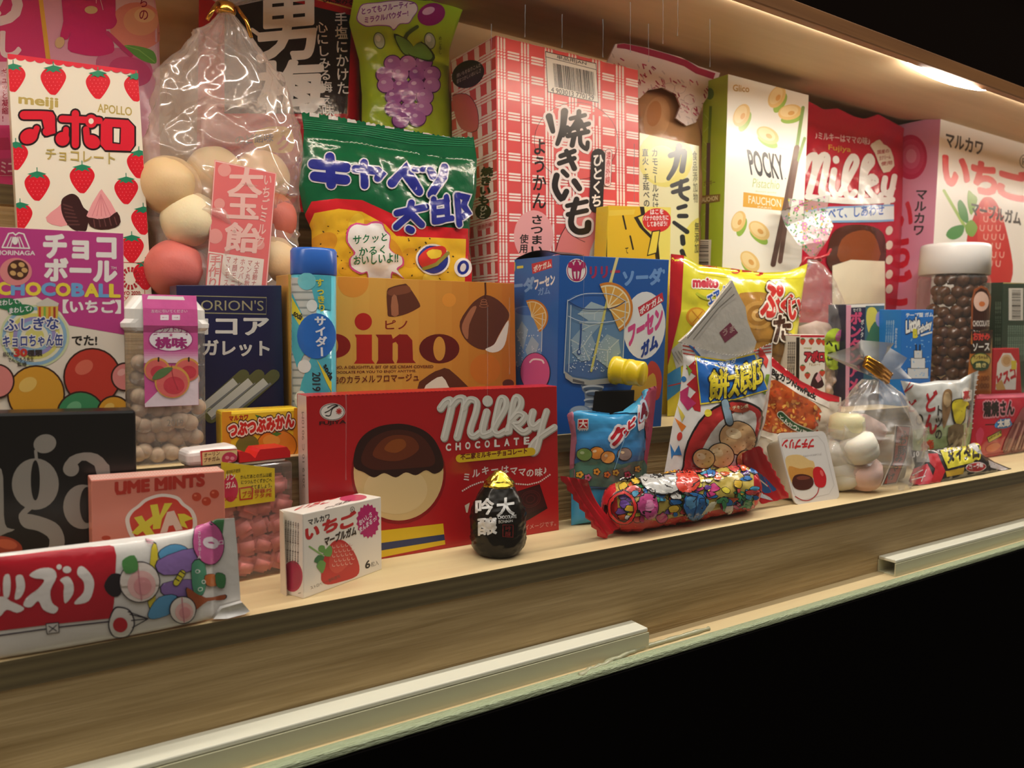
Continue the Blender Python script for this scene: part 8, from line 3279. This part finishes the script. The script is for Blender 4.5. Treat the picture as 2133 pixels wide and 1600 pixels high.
def pudding_cup():
    pl = Plane((0, .2700, Z1), 0, 16)
    q = [(1619, 902), (1719, 898), (1750.5, 1038), (1656, 1052.5)]
    # lean so that the foot rests on the tread
    foot = (onz(1656, 1052, Z1) + onz(1750, 1038, Z1)) / 2
    yaw = math.degrees(math.atan2(onz(1750, 1038, Z1).y - onz(1656, 1052, Z1).y, onz(1750, 1038, Z1).x - onz(1656, 1052, Z1).x))
    pl = Plane(foot, yaw, 14)
    P = [pl.hit(*k) for k in q]
    t = thing('pudding_cup', 'white custard pudding cup standing on its side, lid picture with caramel and cherry', 'pudding cup', foot)
    t.location.z = Z1
    t['_o'] = tuple(t.location)

    def rrect(P, cr, n=5):
        out = []
        for i in range(4):
            a, b, c = P[i - 1], P[i], P[(i + 1) % 4]
            d1, d2 = (a - b).normalized() * cr, (c - b).normalized() * cr
            for k in range(n + 1):
                u = k / n
                out.append((b + d1) * (1 - u) ** 2 + b * 2 * u * (1 - u) + (b + d2) * u * u)
        return out
    R = rrect(P, .0042)
    n = len(R)
    key = mat('#dcd6d0', 'plastic')
    mb = MB()
    th = -pl.n * .0008
    mb.add(R + [p + th for p in R], [list(range(n)), [n + i for i in range(n)][::-1]] + [[i, n + i, n + (i + 1) % n, (i + 1) % n] for i in range(n)], key)
    A = Art(mb, 'film', tf=ZL2)
    inner = [(190, 890), (470, 870), (520, 930), (600, 1260), (560, 1330), (320, 1385), (280, 1320), (180, 950)]
    A.line(inner, 5, '#c9c2bc', closed=True)
    # lettering upside down, as the lid stands
    A.text('プチプリン', (440, 895), (190, 900), -95, '#c2242c', .06, tl=(436, 965))
    A.text('プリンのイメージです', (500, 1005), (352, 1022), -18, '#7a6f68', .0, tl=(500, 1022))
    A.poly([(212, 1060), (240, 1025), (330, 1020), (400, 1060), (440, 1080), (435, 1180), (300, 1250), (262, 1240), (230, 1150)], '#dcb878', sm=3)
    A.poly([(240, 1110), (330, 1130), (430, 1120), (435, 1200), (300, 1250), (250, 1200)], '#c88a3c', sm=3)
    A.poly([(265, 1240), (285, 1185), (350, 1172), (420, 1195), (436, 1250), (400, 1290), (340, 1300), (290, 1285)], '#4a1d16', sm=3)
    A.poly([(300, 1200), (350, 1185), (410, 1200), (380, 1215), (320, 1218)], '#7a3a2a', sm=3)
    A.poly([(430, 1150), (455, 1115), (500, 1125), (535, 1190), (530, 1260), (490, 1280), (445, 1250)], '#c41a24', sm=4)
    A.ell(500, 1165, 12, 26, '#e0605c', rot=-20)
    A.line([(478, 1280), (462, 1330), (410, 1375), (350, 1380), (290, 1350)], 7, '#a8242c', sm=5)
    mb.obj('lid', t)
    mb = MB()
    secs = [(.90, .0010), (.86, .004), (.80, .012), (.72, .0155), (.5, .0160)]
    c = sum(P, Vector()) / 4
    V = []
    for s_, d in secs:
        for p in R:
            V.append(c + (p - c) * s_ - pl.n * d)
    F = [[j * n + i, (j + 1) * n + i, (j + 1) * n + (i + 1) % n, j * n + (i + 1) % n] for j in range(len(secs) - 1) for i in range(n)]
    F.append([(len(secs) - 1) * n + i for i in range(n)][::-1])
    for p in V:
        p.z = max(p.z, Z1 + .0004)
    mb.add(V, F, mat('#e6dcc8', 'plastic'), True)
    mb.obj('cup', t)


def donyaki_bag():
    pl = Plane((0, .3020, Z1), 0, 2)
    yb = lambda x: pl.at(x, Z1)
    mb = MB()
    T = [(1876, 793), (1916, 799), (1953, 793), (1998, 792), (2020, 780), (2038, 772)]
    bag(mb, pl, T, [(1900, yb(1900)), (2012, yb(2012))], [(1876, 793), (1888, 830), (1902, 900), (1900, yb(1900))],
        [(2038, 772), (2028, 830), (2024, 890), (2012, yb(2012))], .008, mat('#c9c9c4', 'film'), amp=.0015, freq=60, seed=23, crimp=(.05, .10), zmin=Z1, side=True, pv=.35, ridge=True)
    A = Art(mb, 'film', L=7, tf=ZL2, smooth=True)
    A.poly([(1150, 830), (1700, 760), (1690, 1010), (1180, 1010)], '#a8b58a')
    A.poly([(1150, 900), (1690, 850), (1690, 1010), (1180, 1010)], '#8fa36f')
    for ch, a, b, h in (('く', (1150, 560), (1225, 470), 60), ('ど', (1330, 680), (1415, 660), 150), ('ん', (1305, 865), (1410, 840), 150), ('ど', (1190, 680), (1250, 670), 90)):
        A.text(ch, a, b, h, '#a8242c', .04)
    A.text('焼', (1290, 990), (1385, 965), 70, '#b5482c', .05)
    A.vtext('トツの', (1432, 620), (1425, 900), 60, '#2a2620', .03)
    # wooden ladle and yellow mask-like splash left as plain sauce shapes
    A.poly([(1455, 560), (1490, 500), (1530, 520), (1525, 640), (1490, 760), (1460, 800)], '#8a6a48', sm=3)
    A.ell(1492, 580, 30, 60, '#b59a72')
    A.poly([(1522, 610), (1560, 575), (1640, 575), (1676, 620), (1670, 660), (1640, 650), (1635, 740), (1590, 790), (1550, 770), (1530, 690)], '#1f1b18', sm=3)
    A.poly([(1530, 615), (1563, 583), (1635, 583), (1668, 622), (1640, 640), (1628, 730), (1590, 778), (1556, 760), (1538, 690)], '#d6c42a', sm=3)
    A.poly([(1500, 800), (1620, 780), (1600, 960), (1510, 970)], '#6f5a3c', sm=2)
    A.line([(1490, 960), (1530, 930), (1570, 965)], 12, '#2a2620')
    A.poly([(1605, 520), (1640, 485), (1690, 510), (1685, 585), (1620, 590)], '#eae4da', sm=2)
    A.text('菓', (1618, 580), (1675, 572), 62, '#c2303a', .05)
    A.line([(1700, 370), (1690, 560), (1660, 800)], 10, '#8f8f8a', cap=False)
    A.lines([[(1715 - i * 3, 390 + i * 38), (1742 - i * 3, 385 + i * 38)] for i in range(12)], 6, '#e9e9e4')
    A.ell(1275, 740, 30, 46, '#2f2b26')
    A.ell(1275, 740, 18, 30, '#a89a7c')
    tag(mb.obj('snack_bag'), 'silvery white grilled snack bag with red brush letters, right of the marshmallow bag', 'snack bag')


def cola_pack():
    yc = .2695
    a, b = ony(1936, 990, yc), ony(2052, 967, yc)
    a.z = b.z = Z1 + .0062
    pl = Plane((0, yc, Z1), 0, 30)
    t = thing('twisted_gum_pack', 'small black and red foil candy pack with pinched ends lying before the silvery snack bag', 'candy pack', ((a.x + b.x) / 2, yc, Z1))
    mb = MB()
    T = [(1898, 938), (1915, 940), (1960, 934), (2010, 930), (2028, 922), (2040, 945), (2066, 960), (2106, 977)]
    Bt = [(1893, 1003), (1900, 1008), (1930, 1015), (1975, 1004), (2030, 992), (2070, 986), (2100, 984), (2106, 983)]
    bag(mb, pl, T, Bt, [(1898, 938), (1906, 970), (1893, 1003)], [(2106, 977), (2106, 983)], .0050, mat('#221f20', 'film'), amp=.0014, freq=90, seed=27, crimp=(.12, .14), zmin=Z1, side=True,
        ridge=True, nu=60, nv=40, zig=0)
    A = Art(mb, 'film', L=6, tf=ZL2, smooth=True)
    A.poly([(1180, 1200), (1230, 1130), (1340, 1090), (1390, 1200), (1340, 1290), (1200, 1290)], '#c23a48')
    A.poly([(1290, 1010), (1420, 1010), (1480, 1150), (1440, 1240), (1360, 1260), (1400, 1130)], '#b3232c')
    A.poly([(1250, 960), (1340, 1000), (1360, 1080), (1250, 1080)], '#8f8b88')
    A.lines([[(1220, 1180), (1300, 1140)], [(1210, 1220), (1320, 1190)], [(1290, 1230), (1330, 1140)]], 8, '#e6dede')
    A.poly([(1440, 985), (1700, 940), (1760, 1000), (1700, 1080), (1500, 1130)], '#cfc43a')
    A.text('ヌイタロ', (1500, 1085), (1745, 1040), 105, '#1f1b1a', .07, out=('#dccf3c', .15))
    A.text('さくら大', (1470, 1000), (1600, 985), 34, '#e6dede', .04)
    A.ell(1720, 1118, 82, 38, '#e6d9d4', rot=-6)
    A.ell(1720, 1118, 77, 33, '#a8242c', rot=-6)
    A.text('コーラ味', (1665, 1135), (1775, 1118), 34, '#eadfda', .04)
    A.poly([(1480, 1150), (1630, 1120), (1620, 1170), (1490, 1195)], '#b9962c')
    A.poly([(1640, 930), (1700, 910), (1740, 960), (1780, 1020), (1740, 1010)], '#c9c6c4')
    A.poly([(1820, 1060), (2000, 1140), (1990, 1160), (1840, 1120)], '#b9b0b0')
    A.text('10', (1228, 1040), (1270, 1030), 40, '#e0dcd8', .03)
    mb.obj('wrapper', t)


def kabayaki_bag():
    pl = Plane((0, .3030, Z1), 0, 3)
    yb = lambda x: pl.at(x, Z1)
    mb = MB()
    bag(mb, pl, [(2032, 822), (2090, 819), (2200, 816)], [(2018, yb(2018)), (2200, yb(2200))], [(2032, 822), (2026, 880), (2018, yb(2018))], [(2200, 816), (2200, yb(2200))], .0045,
        mat('#b51d33', 'film'), amp=.0010, freq=55, seed=29, crimp=(.04, .05), zmin=Z1)
    A = Art(mb, 'film', L=8, tf=ZL2, smooth=True)
    A.poly([(1730, 540), (2300, 520), (2300, 560), (1730, 575)], '#d9687c')
    A.text('蒲焼さん', (1785, 715), (2025, 700), 112, '#231b1b', .06, out=('#c9808a', .10))
    A.line([(1800, 780), (2060, 770)], 6, '#23201e')
    A.poly([(1870, 790), (1900, 745), (1980, 735), (2010, 780), (1970, 805), (1900, 810)], '#3f8fd0', sm=2)
    A.text('太郎', (1895, 800), (1990, 790), 56, '#e6e4e2', .06, out=('#2a5f9c', .11))
    A.poly([(1810, 880), (1925, 820), (1930, 870), (1825, 925)], '#23201e')
    A.poly([(1815, 884), (1922, 827), (1926, 866), (1828, 918)], '#c9bb3a')
    A.text('おやつに最適', (1825, 905), (1922, 850), 22, '#3a2a18', .02)
    A.poly([(1930, 980), (1990, 830), (2060, 700), (2100, 640), (2200, 640), (2200, 960), (2000, 1010)], '#8a4a4a', sm=2)
    for i in range(6):
        A.line([(1950 + i * 28, 990 - i * 5), (2040 + i * 26, 780 - i * 14)], 16, '#b5807a' if i % 2 else '#6f3036')
    A.poly([(1720, 860), (1760, 800), (1790, 850), (1750, 960)], '#c23a5a', sm=2)
    A.ell(1860, 960, 60, 30, '#d06a4a', rot=-20)
    tag(mb.obj('snack_bag'), 'crimson grilled fish snack bag with black lettering at the right end of the lowest step', 'snack bag')


for fn in (black_bar, ume_box, stick_pack, tsubu_box, gum_case, ichigo_box, milky_box, sake_bottle, rabbit_bag, mochi_bag, snack_roll, katsu_pack, marsh_bag, pudding_cup,
           donyaki_bag, cola_pack, kabayaki_bag):
    fn()
